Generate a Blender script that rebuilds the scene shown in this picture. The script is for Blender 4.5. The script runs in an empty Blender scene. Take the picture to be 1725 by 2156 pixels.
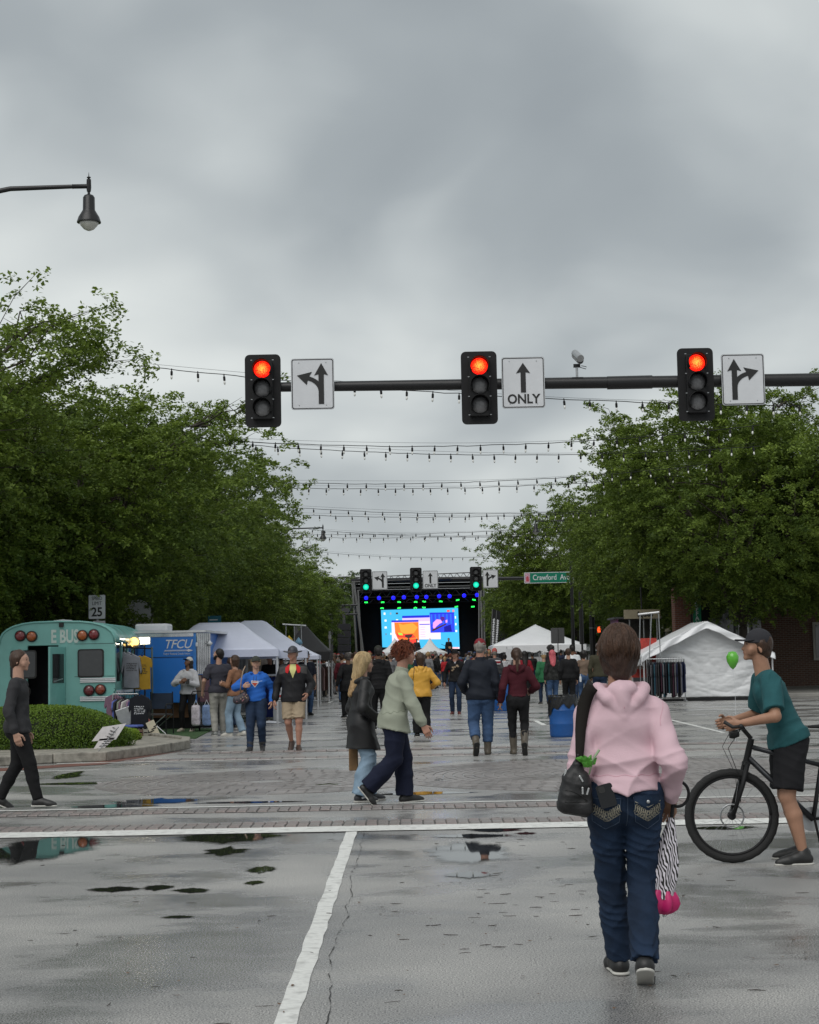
import bpy, math, random
import numpy as np
from mathutils import Vector, Matrix
from mathutils.bvhtree import BVHTree
R = math.radians
random.seed(7); RNG = np.random.RandomState(11)
scn = bpy.context.scene
COL = scn.collection

# ---------------------------------------------------------------- camera
CAM_H, FOC, PITCH, ROLL = 1.55, 3600.0, math.atan((1385-1078)/3600.0), R(1.1)
cam_d = bpy.data.cameras.new('camera'); cam = bpy.data.objects.new('camera', cam_d); COL.objects.link(cam)
cam_d.sensor_fit = 'HORIZONTAL'; cam_d.sensor_width = 36.0; cam_d.lens = 36.0*FOC/1725.0
cam_d.clip_start = 0.1; cam_d.clip_end = 3000
CM = Matrix.Rotation(R(90)+PITCH, 3, 'X') @ Matrix.Rotation(-ROLL, 3, 'Z')
cam.matrix_world = Matrix.Translation((0, 0, CAM_H)) @ CM.to_4x4()
scn.camera = cam
# ---------------------------------------------------------------- overcast sky and soft sun
SUN_EL, SUN_AZ = 52.0, 205.0            # the light comes from high up behind the photographer
world = bpy.data.worlds.new("World"); scn.world = world; world.use_nodes = True
def build_world():
    nt = world.node_tree; nt.nodes.clear(); N = nt.nodes.new; L = nt.links.new
    out = N('ShaderNodeOutputWorld'); bg = N('ShaderNodeBackground'); L(bg.outputs[0], out.inputs[0])
    sky = N('ShaderNodeTexSky'); sky.sky_type = 'NISHITA'; sky.sun_disc = False
    sky.sun_elevation = R(SUN_EL); sky.sun_rotation = R(SUN_AZ); sky.dust_density = 4.0
    tc = N('ShaderNodeTexCoord'); sp = N('ShaderNodeSeparateXYZ'); L(tc.outputs['Generated'], sp.inputs[0])
    # cloud deck: the view direction is carried onto a flat layer overhead
    zz = N('ShaderNodeMath'); zz.operation = 'MAXIMUM'; L(sp.outputs[2], zz.inputs[0]); zz.inputs[1].default_value = 0.0
    za = N('ShaderNodeMath'); za.operation = 'ADD'; L(zz.outputs[0], za.inputs[0]); za.inputs[1].default_value = 0.42
    dx = N('ShaderNodeMath'); dx.operation = 'DIVIDE'; L(sp.outputs[0], dx.inputs[0]); L(za.outputs[0], dx.inputs[1])
    dy = N('ShaderNodeMath'); dy.operation = 'DIVIDE'; L(sp.outputs[1], dy.inputs[0]); L(za.outputs[0], dy.inputs[1])
    cb = N('ShaderNodeCombineXYZ'); L(dx.outputs[0], cb.inputs[0]); L(dy.outputs[0], cb.inputs[1])
    def noise(scale, det, off, dist=0.6, rough=0.5):
        mp = N('ShaderNodeMapping'); L(cb.outputs[0], mp.inputs[0]); mp.inputs['Location'].default_value = off; mp.inputs['Scale'].default_value = (-1, 1, 1)
        n = N('ShaderNodeTexNoise'); L(mp.outputs[0], n.inputs['Vector']); n.inputs['Scale'].default_value = scale
        n.inputs['Detail'].default_value = det; n.inputs['Roughness'].default_value = rough
        n.inputs['Distortion'].default_value = dist; return n
    n1 = noise(1.5, 3, (11.2, -1.45, 0), .3); n2 = noise(3.4, 3, (14.9, 4.4, 2), .4, .4); n3 = noise(9, 4, (1, 7, 4), .4, .5)
    m1 = N('ShaderNodeMath'); m1.operation = 'MULTIPLY'; L(n2.outputs[0], m1.inputs[0]); m1.inputs[1].default_value = 0.42
    m2 = N('ShaderNodeMath'); m2.operation = 'MULTIPLY_ADD'; L(n1.outputs[0], m2.inputs[0]); m2.inputs[1].default_value = 0.68; L(m1.outputs[0], m2.inputs[2])
    m3 = N('ShaderNodeMath'); m3.operation = 'MULTIPLY_ADD'; L(n3.outputs[0], m3.inputs[0]); m3.inputs[1].default_value = 0.06; L(m2.outputs[0], m3.inputs[2])
    cr = N('ShaderNodeValToRGB'); L(m3.outputs[0], cr.inputs[0]); e = cr.color_ramp.elements
    e[0].position = 0.44; e[0].color = (0.255, 0.283, 0.302, 1)
    e[1].position = 0.70; e[1].color = (0.565, 0.595, 0.588, 1)
    for p_, c_ in ((0.51, (0.295, 0.325, 0.342, 1)), (0.60, (0.42, 0.452, 0.46, 1))):
        q = cr.color_ramp.elements.new(p_); q.color = c_
    sc_ = N('ShaderNodeMixRGB'); sc_.blend_type = 'MULTIPLY'; sc_.inputs[0].default_value = 1; sc_.inputs[2].default_value = (0.07,)*3+(1,)
    L(sky.outputs[0], sc_.inputs[1])
    mx = N('ShaderNodeMixRGB'); mx.inputs[0].default_value = 0.965; L(sc_.outputs[0], mx.inputs[1]); L(cr.outputs[0], mx.inputs[2])
    L(mx.outputs[0], bg.inputs[0]); bg.inputs[1].default_value = 1.0
build_world()
sun_d = bpy.data.lights.new('sun', 'SUN'); sun_d.energy = 1.35; sun_d.angle = R(50); sun_d.color = (1, .975, .94)
sun = bpy.data.objects.new('sun', sun_d); COL.objects.link(sun)
_a, _e = R(SUN_AZ), R(SUN_EL)           # azimuth from +Y, clockwise
sdir = Vector((math.sin(_a)*math.cos(_e), math.cos(_a)*math.cos(_e), math.sin(_e)))
sun.rotation_euler = sdir.to_track_quat('Z', 'Y').to_euler(); sun.location = sdir*50
scn.view_settings.view_transform = 'Standard'; scn.view_settings.look = 'None'
scn.view_settings.exposure = 0.38; scn.view_settings.gamma = 1; scn.view_settings.use_curve_mapping = False
scn.cycles.max_bounces = 6; scn.cycles.diffuse_bounces = 3; scn.cycles.glossy_bounces = 3
scn.cycles.transmission_bounces = 4; scn.cycles.transparent_max_bounces = 6; scn.cycles.caustics_reflective = False

# where a line of sight of the photograph meets a depth plane / the ground (figures in the 1725 px wide view)
def ray(u, v): return CM @ Vector((u-862.5, -(v-1078.0), -FOC))
def P(u, v, Y): r = ray(u, v); t = Y/r.y; return Vector((r.x*t, Y, CAM_H+r.z*t))
def G(u, v, z=0.0): r = ray(u, v); t = (z-CAM_H)/r.z; return Vector((r.x*t, r.y*t, z))
def XZ(u, v, Y): p = P(u, v, Y); return p.x, p.z

# ---------------------------------------------------------------- materials
MATS = {}
def mat(name, col, rough=.6, metal=0.0, var=.12, vs=8.0, bump=0.0, bs=60.0, spec=.5, emit=None, es=0.0, coat=0.0, grime=0.0, attr=None, trans=0.0):
    if name in MATS: return MATS[name]
    m = bpy.data.materials.new(name); m.use_nodes = True; nt = m.node_tree; N = nt.nodes.new; L = nt.links.new
    b = nt.nodes['Principled BSDF']; b.inputs['Roughness'].default_value = rough; b.inputs['Metallic'].default_value = metal
    b.inputs['Specular IOR Level'].default_value = spec; b.inputs['Coat Weight'].default_value = coat
    b.inputs['Transmission Weight'].default_value = trans
    tc = N('ShaderNodeTexCoord'); n = N('ShaderNodeTexNoise'); L(tc.outputs['Object'], n.inputs[0])
    n.inputs['Scale'].default_value = vs; n.inputs['Detail'].default_value = 5; n.inputs['Roughness'].default_value = .6
    mx = N('ShaderNodeMixRGB'); r = N('ShaderNodeMapRange'); L(n.outputs[0], r.inputs[0])
    r.inputs[1].default_value = .3; r.inputs[2].default_value = .7; L(r.outputs[0], mx.inputs[0])
    c = tuple(col)+(1,)
    mx.inputs[1].default_value = tuple(x*(1-var) for x in col)+(1,); mx.inputs[2].default_value = tuple(min(1, x*(1+var)) for x in col)+(1,)
    last = mx.outputs[0]
    if attr:
        at = N('ShaderNodeAttribute'); at.attribute_name = attr; mm = N('ShaderNodeMixRGB'); mm.blend_type = 'MULTIPLY'; mm.inputs[0].default_value = 1
        L(last, mm.inputs[1]); L(at.outputs['Color'], mm.inputs[2]); last = mm.outputs[0]
    if grime:
        g = N('ShaderNodeTexNoise'); L(tc.outputs['Object'], g.inputs[0]); g.inputs['Scale'].default_value = vs*.35; g.inputs['Detail'].default_value = 8
        gr = N('ShaderNodeMapRange'); L(g.outputs[0], gr.inputs[0]); gr.inputs[1].default_value = .5; gr.inputs[2].default_value = .75; gr.inputs[4].default_value = grime
        gm = N('ShaderNodeMixRGB'); gm.inputs[2].default_value = (.06, .055, .045, 1); L(gr.outputs[0], gm.inputs[0]); L(last, gm.inputs[1]); last = gm.outputs[0]
    L(last, b.inputs['Base Color'])
    if bump:
        n2 = N('ShaderNodeTexNoise'); L(tc.outputs['Object'], n2.inputs[0]); n2.inputs['Scale'].default_value = bs; n2.inputs['Detail'].default_value = 4
        bp = N('ShaderNodeBump'); bp.inputs['Strength'].default_value = bump; bp.inputs['Distance'].default_value = .01
        L(n2.outputs[0], bp.inputs['Height']); L(bp.outputs[0], b.inputs['Normal'])
    if emit: b.inputs['Emission Color'].default_value = tuple(emit)+(1,); b.inputs['Emission Strength'].default_value = es
    MATS[name] = m; return m
def cloth(name, col, **k):
    k.setdefault('rough', .85); k.setdefault('bump', .25); k.setdefault('bs', 90); k.setdefault('spec', .25); return mat('cloth_'+name, col, **k)

# ---------------------------------------------------------------- mesh building
class MB:
    def __init__(s): s.v = []; s.f = []; s.n = 0
    def add(s, vs, fs):
        o = len(s.v); s.v += [tuple(v) for v in vs]; s.f += [tuple(i+o for i in f) for f in fs]; return s
    def box(s, c, d, rot=None):
        x, y, z = d[0]/2, d[1]/2, d[2]/2
        vs = [Vector(p) for p in ((-x,-y,-z),(x,-y,-z),(x,y,-z),(-x,y,-z),(-x,-y,z),(x,-y,z),(x,y,z),(-x,y,z))]
        if rot is not None: vs = [rot @ v for v in vs]
        c = Vector(c); return s.add([v+c for v in vs], [(0,3,2,1),(4,5,6,7),(0,1,5,4),(1,2,6,5),(2,3,7,6),(3,0,4,7)])
    def tube(s, pts, r, n=8, cap=True):
        pts = [Vector(p) for p in pts]; rs = r if isinstance(r, (list, tuple)) else [r]*len(pts); vs = []; fs = []
        up = None
        for i, p in enumerate(pts):
            t = (pts[min(i+1, len(pts)-1)]-pts[max(i-1, 0)]).normalized()
            if up is None: up = Vector((0,0,1)) if abs(t.z) < .9 else Vector((1,0,0))
            a = t.cross(up)
            if a.length < 1e-5: a = t.orthogonal()
            a.normalize(); b = t.cross(a).normalized(); up = a.cross(t)
            for k in range(n): q = 2*math.pi*k/n; vs.append(p+(a*math.cos(q)+b*math.sin(q))*rs[i])
        for i in range(len(pts)-1):
            for k in range(n): k2 = (k+1) % n; fs.append((i*n+k, i*n+k2, (i+1)*n+k2, (i+1)*n+k))
        if cap: fs.append(tuple(range(n-1, -1, -1))); fs.append(tuple((len(pts)-1)*n+k for k in range(n)))
        return s.add(vs, fs)
    def lathe(s, prof, n=16, c=(0,0,0), axis='Z', capb=True, capt=True):
        vs = []; fs = []
        for r_, z in prof:
            for k in range(n):
                q = 2*math.pi*k/n; x, y = r_*math.cos(q), r_*math.sin(q)
                v = (x, y, z) if axis == 'Z' else ((x, -z, y) if axis == 'Y' else (z, x, y))
                vs.append((v[0]+c[0], v[1]+c[1], v[2]+c[2]))
        for i in range(len(prof)-1):
            for k in range(n): k2 = (k+1) % n; fs.append((i*n+k, i*n+k2, (i+1)*n+k2, (i+1)*n+k))
        if capb: fs.append(tuple(range(n-1, -1, -1)))
        if capt: fs.append(tuple((len(prof)-1)*n+k for k in range(n)))
        return s.add(vs, fs)
    def prism(s, poly, y0, y1):            # outline in x,z; y0 is the front
        n = len(poly); vs = [(x, y0, z) for x, z in poly]+[(x, y1, z) for x, z in poly]
        a = sum(poly[i][0]*poly[(i+1)%n][1]-poly[(i+1)%n][0]*poly[i][1] for i in range(n))
        fr = tuple(range(n)); bk = tuple(range(2*n-1, n-1, -1)); sd = [(i, n+i, n+(i+1)%n, (i+1)%n) for i in range(n)]
        fs = [fr, bk]+sd if a > 0 else [fr[::-1], bk[::-1]]+[f[::-1] for f in sd]
        return s.add(vs, fs)
    def slab(s, poly, z0, z1):             # outline in x,y
        n = len(poly); vs = [(x, y, z1) for x, y in poly]+[(x, y, z0) for x, y in poly]
        a = sum(poly[i][0]*poly[(i+1)%n][1]-poly[(i+1)%n][0]*poly[i][1] for i in range(n))
        fs = [tuple(range(n)), tuple(range(2*n-1, n-1, -1))]+[((i+1)%n, i, n+i, n+(i+1)%n) for i in range(n)]
        if a < 0: fs = [f[::-1] for f in fs]
        return s.add(vs, fs)
    def grid(s, fn, nu, nv, thick=None):
        vs = [fn(i/(nu-1), j/(nv-1)) for j in range(nv) for i in range(nu)]
        fs = [(j*nu+i, j*nu+i+1, (j+1)*nu+i+1, (j+1)*nu+i) for j in range(nv-1) for i in range(nu-1)]
        return s.add(vs, fs)
    def build(s, name, m, parent=None, smooth=False, bevel=0, solid=0, loc=None):
        me = bpy.data.meshes.new(name); me.from_pydata(s.v, [], s.f); me.update()
        if m: me.materials.append(m)
        if smooth:
            for p in me.polygons: p.use_smooth = True
            if smooth != 'all': me.set_sharp_from_angle(angle=R(40))
        o = bpy.data.objects.new(name, me); COL.objects.link(o)
        if parent: o.parent = parent
        if loc is not None: o.location = loc
        if solid: q = o.modifiers.new('s', 'SOLIDIFY'); q.thickness = solid; q.offset = 0
        if bevel: q = o.modifiers.new('b', 'BEVEL'); q.width = bevel; q.segments = 2; q.limit_method = 'ANGLE'
        return o
def npmesh(name, V, F, m, parent=None, smooth=True, loc=None, color=None):
    me = bpy.data.meshes.new(name); V = np.asarray(V, dtype=np.float32); F = np.asarray(F, dtype=np.int32); k = F.shape[1]
    me.vertices.add(len(V)); me.vertices.foreach_set('co', V.ravel())
    me.loops.add(F.size); me.loops.foreach_set('vertex_index', F.ravel())
    me.polygons.add(len(F)); me.polygons.foreach_set('loop_start', np.arange(0, F.size, k, dtype=np.int32))
    me.polygons.foreach_set('loop_total', np.full(len(F), k, dtype=np.int32))
    me.polygons.foreach_set('use_smooth', np.full(len(F), smooth, dtype=bool)); me.update(calc_edges=True)
    if color is not None:
        a = me.color_attributes.new('tint', 'FLOAT_COLOR', 'POINT'); a.data.foreach_set('color', np.asarray(color, dtype=np.float32).ravel())
    if m: me.materials.append(m)
    o = bpy.data.objects.new(name, me); COL.objects.link(o)
    if parent: o.parent = parent
    if loc is not None: o.location = loc
    return o
def empty(name, label, cat, loc=(0,0,0), rz=0.0, group=None):
    o = bpy.data.objects.new(name, None); COL.objects.link(o); o.empty_display_size = .2
    o.location = loc; o.rotation_euler = (0, 0, rz); tag(o, label, cat, group); return o
def tag(o, label=None, cat=None, group=None, kind=None):
    if label: o['label'] = label
    if cat: o['category'] = cat
    if group: o['group'] = group
    if kind: o['kind'] = kind
    return o
def struct(o, kind='structure', label=None):
    o['kind'] = kind
    if label: o['label'] = label
    return o
def dup(o, parent=None):
    c = o.copy(); COL.objects.link(c); c.parent = parent
    for ch in list(o.children): dup(ch, c)
    return c
def share(name, me, parent, loc=(0,0,0), rot=(0,0,0), m=None):
    o = bpy.data.objects.new(name, me); COL.objects.link(o); o.parent = parent; o.location = loc; o.rotation_euler = rot
    if m: o.material_slots[0].link = 'OBJECT'; o.material_slots[0].material = m
    return o
def lettering(s, h, m, parent, loc, rot=(R(90), 0, 0), name='lettering', sx=1.0, th=.002, align='CENTER', shear=0.0, bold=0.0, vertical=False, spc=1.0):
    cu = bpy.data.curves.new(name, 'FONT'); cu.body = s if not vertical else '\n'.join(s); cu.size = h*1.4; cu.extrude = th; cu.align_x = align; cu.align_y = 'CENTER'
    cu.shear = shear; cu.offset = bold; cu.resolution_u = 3; cu.space_character = spc
    if vertical: cu.space_line = .8
    o = bpy.data.objects.new(name, cu); COL.objects.link(o)
    dg = bpy.context.evaluated_depsgraph_get(); me = bpy.data.meshes.new_from_object(o.evaluated_get(dg))
    bpy.data.objects.remove(o); me.materials.clear(); me.materials.append(m)
    t = bpy.data.objects.new(name, me); COL.objects.link(t); t.parent = parent; t.location = loc; t.rotation_euler = rot; t.scale = (sx, 1, 1)
    return t
def rrect(w, h, r, n=4, cx=0, cz=0):
    out = []
    for (sx, sz, a0) in ((1,1,0),(-1,1,90),(-1,-1,180),(1,-1,270)):
        for k in range(n+1):
            a = R(a0+90*k/n); out.append((cx+sx*(w/2-r)+r*math.cos(a), cz+sz*(h/2-r)+r*math.sin(a)))
    return out
# ================================================================ ground, markings, kerbs
def asphalt():
    m = bpy.data.materials.new('wet_asphalt'); m.use_nodes = True; nt = m.node_tree; N = nt.nodes.new; L = nt.links.new
    b = nt.nodes['Principled BSDF']; tc = N('ShaderNodeTexCoord')
    def noise(sc, det, scale=(1,1,1), off=(0,0,0), rough=.55):
        mp = N('ShaderNodeMapping'); mp.inputs['Scale'].default_value = scale; mp.inputs['Location'].default_value = off; L(tc.outputs['Object'], mp.inputs[0])
        n = N('ShaderNodeTexNoise'); L(mp.outputs[0], n.inputs[0]); n.inputs['Scale'].default_value = sc; n.inputs['Detail'].default_value = det; n.inputs['Roughness'].default_value = rough; return n.outputs[0]
    def rng(s, a, b_, c, d):
        r = N('ShaderNodeMapRange'); r.interpolation_type = 'SMOOTHSTEP'; L(s, r.inputs[0]); r.inputs[1].default_value = a; r.inputs[2].default_value = b_; r.inputs[3].default_value = c; r.inputs[4].default_value = d; return r.outputs[0]
    fine = noise(95, 3, rough=.7); mid = noise(9, 5); big = noise(.55, 4); wet = noise(.8, 5, (.8, 1.0, 1), (4, 9, 0)); film = noise(2.3, 4, (.55, 1.6, 1), (1, 3, 0)); agg = noise(110, 3, rough=.75)
    r1 = N('ShaderNodeValToRGB'); L(agg, r1.inputs[0]); e = r1.color_ramp.elements; e[0].position = .40; e[0].color = (.068, .068, .069, 1); e[1].position = .60; e[1].color = (.56, .55, .53, 1)
    mb = N('ShaderNodeMixRGB'); mb.blend_type = 'MULTIPLY'; mb.inputs[0].default_value = .8; L(r1.outputs[0], mb.inputs[1])
    r2 = N('ShaderNodeValToRGB'); L(big, r2.inputs[0]); e = r2.color_ramp.elements; e[0].position = .35; e[0].color = (.66, .66, .67, 1); e[1].position = .68; e[1].color = (1.25, 1.23, 1.2, 1); L(r2.outputs[0], mb.inputs[2])
    w = N('ShaderNodeMath'); w.operation = 'ADD'; L(rng(wet, .42, .62, 0, .85), w.inputs[0]); L(rng(film, .5, .72, 0, .35), w.inputs[1]); w.use_clamp = True
    dk = N('ShaderNodeMixRGB'); dk.blend_type = 'MULTIPLY'; dk.inputs[2].default_value = (.72, .73, .75, 1); L(w.outputs[0], dk.inputs[0]); L(mb.outputs[0], dk.inputs[1])
    L(dk.outputs[0], b.inputs['Base Color'])
    L(rng(w.outputs[0], 0, 1, .42, .10), b.inputs['Roughness']); b.inputs['Specular IOR Level'].default_value = .5
    hs = N('ShaderNodeMath'); hs.operation = 'MULTIPLY_ADD'; L(fine, hs.inputs[0]); hs.inputs[1].default_value = .6; L(agg, hs.inputs[2])
    bp = N('ShaderNodeBump'); bp.inputs['Distance'].default_value = .005; L(hs.outputs[0], bp.inputs['Height']); L(rng(w.outputs[0], 0, 1, .62, .13), bp.inputs['Strength'])
    L(bp.outputs[0], b.inputs['Normal']); return m
M_ROAD = asphalt()
m_white = mat('road_paint', (.74, .74, .71), .42, var=.12, vs=30, bump=.5, bs=300, grime=.45)
struct(MB().add([(-400,-30,0),(400,-30,0),(400,900,0),(-400,900,0)], [(0,1,2,3)]).build('road', M_ROAD))
def strip(name, x0, x1, y0, y1, m, z=.004, wob=.006):
    mb = MB(); n = max(2, int(max(x1-x0, y1-y0)/.25)); a = []; b = []
    for i in range(n+1):
        t = i/n; w1, w2 = random.uniform(-wob, wob), random.uniform(-wob, wob)
        if x1-x0 > y1-y0: a.append((x0+(x1-x0)*t, y0+w1, z)); b.append((x0+(x1-x0)*t, y1+w2, z))
        else: a.append((x1+w1, y0+(y1-y0)*t, z)); b.append((x0+w2, y0+(y1-y0)*t, z))
    mb.add(a+b, [(i, i+1, n+2+i, n+1+i) for i in range(n)])
    return struct(mb.build(name, m))
strip('stop_line', -9.5, 9.5, 15.55, 16.03, m_white, .008)
strip('lane_line', -.625, -.525, 2.0, 15.55, m_white, .004)
strip('crosswalk_line', -9.5, 9.5, 18.40, 18.50, m_white, .006)
strip('crosswalk_line', -5.6, 9.5, 26.95, 27.07, m_white, .006)
strip('crosswalk_line', -4.0, 9.5, 29.55, 29.67, m_white, .006)
strip('corner_line', -11, -4.6, 25.1, 25.2, m_white, .006)
for (x, y0, y1) in ((2.9, 38.2, 41), (2.9, 50.5, 53.5), (2.9, 62.8, 65.8), (-3.0, 47, 50), (-3.0, 61, 64), (2.9, 75, 78), (.0, 52, 55), (0, 68, 71)):
    strip('lane_dash', x-.055, x+.055, y0, y1, m_white, .004)
strip('lane_line', 5.9, 6.0, 33, 60, m_white, .004)
# jagged crack beside the lane line
mb = MB(); pts = []; x = -.44
for i in range(130): x += random.uniform(-.012, .012)+(-.44-x)*.05; pts.append((x, 3+i*.1))
for i in range(129):
    w = random.uniform(.0003, .0032)*(1 if random.random() < .8 else .2); (xa, ya), (xb, yb) = pts[i], pts[i+1]; mb.add([(xa-w, ya, .005), (xa+w, ya, .005), (xb+w, yb, .005), (xb-w, yb, .005)], [(0,1,2,3)])
struct(mb.build('pavement_crack', mat('crack_dark', (.012, .012, .012), .9)))
# brick borders of the crosswalks, brick by brick
m_bricks = [mat('paver_%d' % i, c, .38, var=.2, vs=25, bump=.5, bs=200, grime=.35) for i, c in enumerate(((.235, .195, .187), (.25, .21, .20), (.22, .198, .19), (.24, .218, .21)))]
m_mortar = mat('mortar', (.09, .086, .08), .6)
def brick_me(w, d):
    b = MB(); g = .006; t = .012
    vs = [(-w/2, -d/2, 0), (w/2, -d/2, 0), (w/2, d/2, 0), (-w/2, d/2, 0)]; vt = [(-w/2+g, -d/2+g, t), (w/2-g, -d/2+g, t), (w/2-g, d/2-g, t), (-w/2+g, d/2-g, t)]
    b.add(vs+vt, [(4,5,6,7),(0,1,5,4),(1,2,6,5),(2,3,7,6),(3,0,4,7)]); o = b.build('brick', m_bricks[0]); me = o.data; bpy.data.objects.remove(o); return me
BRICK = brick_me(.098, .215); BRICKW = brick_me(.17, .195)
def band(y0, x0, x1, rows=2, px=.107, me=BRICK, py=.232):
    bed = struct(strip('brick_border', x0, x1, y0, y0+rows*py, m_mortar, .003, 0))
    n = 0; x = x0+px/2
    while x < x1:
        for r in range(rows):
            n += 1
            share('brick', me, bed, (x+random.uniform(-.003, .003), y0+py*(r+.5), .004+random.uniform(-.003, .003)), (random.uniform(-.008, .008), random.uniform(-.01, .01), random.uniform(-.012, .012)), random.choice(m_bricks))
        x += px
band(16.06, -4.1, 4.1); band(17.72, -4.3, 4.3)
band(27.1, -4.6, 6.6, 2, .18, BRICKW, .21); band(29.05, -4.0, 6.6, 2, .18, BRICKW, .21)
# round brick medallion in the middle of the crossing: concentric rings, too fine to pick apart
mb = MB()
for (cx, cy, r0, r1) in ((-1.9, 22.2, .25, 2.1), (2.7, 22.6, .25, 3.0)):
    r = r0
    while r < r1:
        n = int(2*math.pi*r/.22)
        for k in range(n):
            a0, a1 = 2*math.pi*(k+.06)/n, 2*math.pi*(k+.94)/n; z = .006+random.uniform(-.002, .002)
            q = [(cx+math.cos(a)*rr, cy+math.sin(a)*rr, z) for a, rr in ((a0, r+.008), (a1, r+.008), (a1, r+.112), (a0, r+.112))]
            lo = [(p[0], p[1], .001) for p in q]; mb.add(q+lo, [(3,2,1,0),(4,5,1,0),(5,6,2,1),(6,7,3,2),(7,4,0,3)])
        r += .13
struct(mb.build('brick_medallion', mat('medallion_paver', (.255, .235, .228), .34, var=.25, vs=1.5, bump=.5, bs=200, grime=.5)), 'stuff', 'rings of brick pavers set in the middle of the crossing')
# puddles: still water with ragged edges
def water():
    m = bpy.data.materials.new('puddle_water'); m.use_nodes = True; nt = m.node_tree; N = nt.nodes.new; L = nt.links.new; b = nt.nodes['Principled BSDF']; b.inputs['Base Color'].default_value = (.02, .021, .021, 1); b.inputs['Roughness'].default_value = .02; b.inputs['Specular IOR Level'].default_value = .6
    at = N('ShaderNodeAttribute'); at.attribute_name = 'depth'; tc = N('ShaderNodeTexCoord'); n = N('ShaderNodeTexNoise'); n.inputs['Scale'].default_value = 55; n.inputs['Detail'].default_value = 4; L(tc.outputs['Object'], n.inputs[0])
    ad = N('ShaderNodeMath'); ad.operation = 'MULTIPLY_ADD'; L(n.outputs[0], ad.inputs[0]); ad.inputs[1].default_value = .9; L(at.outputs['Fac'], ad.inputs[2]); r = N('ShaderNodeMapRange'); r.interpolation_type = 'SMOOTHSTEP'; L(ad.outputs[0], r.inputs[0]); r.inputs[1].default_value = .48; r.inputs[2].default_value = .95
    tr = N('ShaderNodeBsdfTransparent'); mx = N('ShaderNodeMixShader'); L(r.outputs[0], mx.inputs[0]); L(tr.outputs[0], mx.inputs[1]); L(b.outputs[0], mx.inputs[2]); L(mx.outputs[0], nt.nodes['Material Output'].inputs[0]); return m
m_water = water()
def puddle(u0, u1, v0, v1, seed=0, rag=.25):
    rs = random.Random(seed*13+5); a, b_ = G(u0, (v0+v1)/2), G(u1, (v0+v1)/2); yc0, yc1 = G((u0+u1)/2, v1).y, G((u0+u1)/2, v0).y
    cx, cy, rx, ry = (a.x+b_.x)/2, (yc0+yc1)/2, (b_.x-a.x)/2, (yc1-yc0)/2; n = 72; vs = []
    ph = [(rs.uniform(0, 6.3), rs.randint(2, 17)) for _ in range(9)]
    for k in range(n):
        t = 2*math.pi*k/n; f = 1+sum(math.sin(t*q+p_)*rag/(1+q*.35) for p_, q in ph)*.55+rs.uniform(-.1, .1)*rag
        s = abs(math.cos(t))**.3
        for q in (0.02, .45, .8, 1.12): vs.append((cx+math.cos(t)*rx*f*q, cy+math.sin(t)*ry*f*q*(1.15-.35*s), .0045))
    o = MB().add(vs, [(4*k+j, 4*k+j+1, 4*((k+1) % n)+j+1, 4*((k+1) % n)+j) for k in range(n) for j in range(3)]+[tuple(4*k for k in range(n))]).build('puddle', m_water)
    a = o.data.color_attributes.new('depth', 'FLOAT_COLOR', 'POINT')
    for i in range(len(vs)): d_ = (1, .85, .42, 0)[i % 4]; a.data[i].color = (d_, d_, d_, 1)
    return struct(o)
for i, a in enumerate(((-20, 205, 1760, 1815), (375, 590, 1750, 1776), (430, 520, 1785, 1802), (522, 580, 1824, 1840), (515, 556, 1855, 1864), (185, 300, 1868, 1879), (300, 365, 1864, 1876), (362, 445, 1871, 1881),
        (340, 410, 1929, 1935), (240, 420, 1682, 1694), (400, 640, 1688, 1692), (150, 330, 1694, 1702), (118, 170, 1625, 1642), (895, 1080, 1772, 1822), (900, 1085, 1757, 1765), (980, 1110, 1745, 1752), (1085, 1130, 1753, 1758),
        (780, 1010, 1668, 1674), (900, 1010, 1640, 1645), (600, 730, 1649, 1655), (935, 1040, 1836, 1850), (60, 250, 1648, 1653), (1000, 1120, 1618, 1622), (1450, 1600, 1740, 1748))):
    puddle(*a, seed=i)
# twigs, leaf scraps and grit scattered over the wet road
mb = MB(); rs = random.Random(4)
for i in range(150):
    u, v = (rs.gauss(1120, 190), rs.gauss(1870, 60)) if i % 2 else (rs.uniform(60, 1700), 1740+420*rs.random()**1.3)
    if v < 1590: continue
    p = G(u, v); a = rs.uniform(-.5, .5) if rs.random() < .75 else rs.uniform(-1.6, 1.6); l = rs.uniform(.008, .045); d = Vector((math.cos(a), math.sin(a), 0))*l
    k = Vector((rs.uniform(-.3, .3)*l, rs.uniform(-.3, .3)*l, 0)); w = rs.uniform(.0012, .003)
    mb.tube([p-d+Vector((0, 0, .006)), p+k+Vector((0, 0, .006)), p+d+Vector((0, 0, .006))], [w*.6, w, w*.5], 4)
struct(mb.build('twig_litter', mat('twig', (.03, .022, .016), .8)), 'stuff', 'thin dark twigs scattered on the wet asphalt')
mb = MB()
for i in range(60):
    p = G(rs.uniform(80, 1700), rs.uniform(1750, 2140)); r_ = rs.uniform(.008, .018); a = rs.uniform(0, 3)
    q = [(p.x+math.cos(a+t)*r_*f, p.y+math.sin(a+t)*r_*f, .006+.006*rs.random()) for t, f in ((0, 1), (1.2, .5), (2.6, .8), (3.6, 1), (4.6, .45))]; mb.add(q, [(0,1,2,3,4)])
struct(mb.build('leaf_litter', mat('wet_leaf', (.10, .05, .02), .5)), 'stuff', 'small wet leaf scraps lying on the asphalt')
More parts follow.
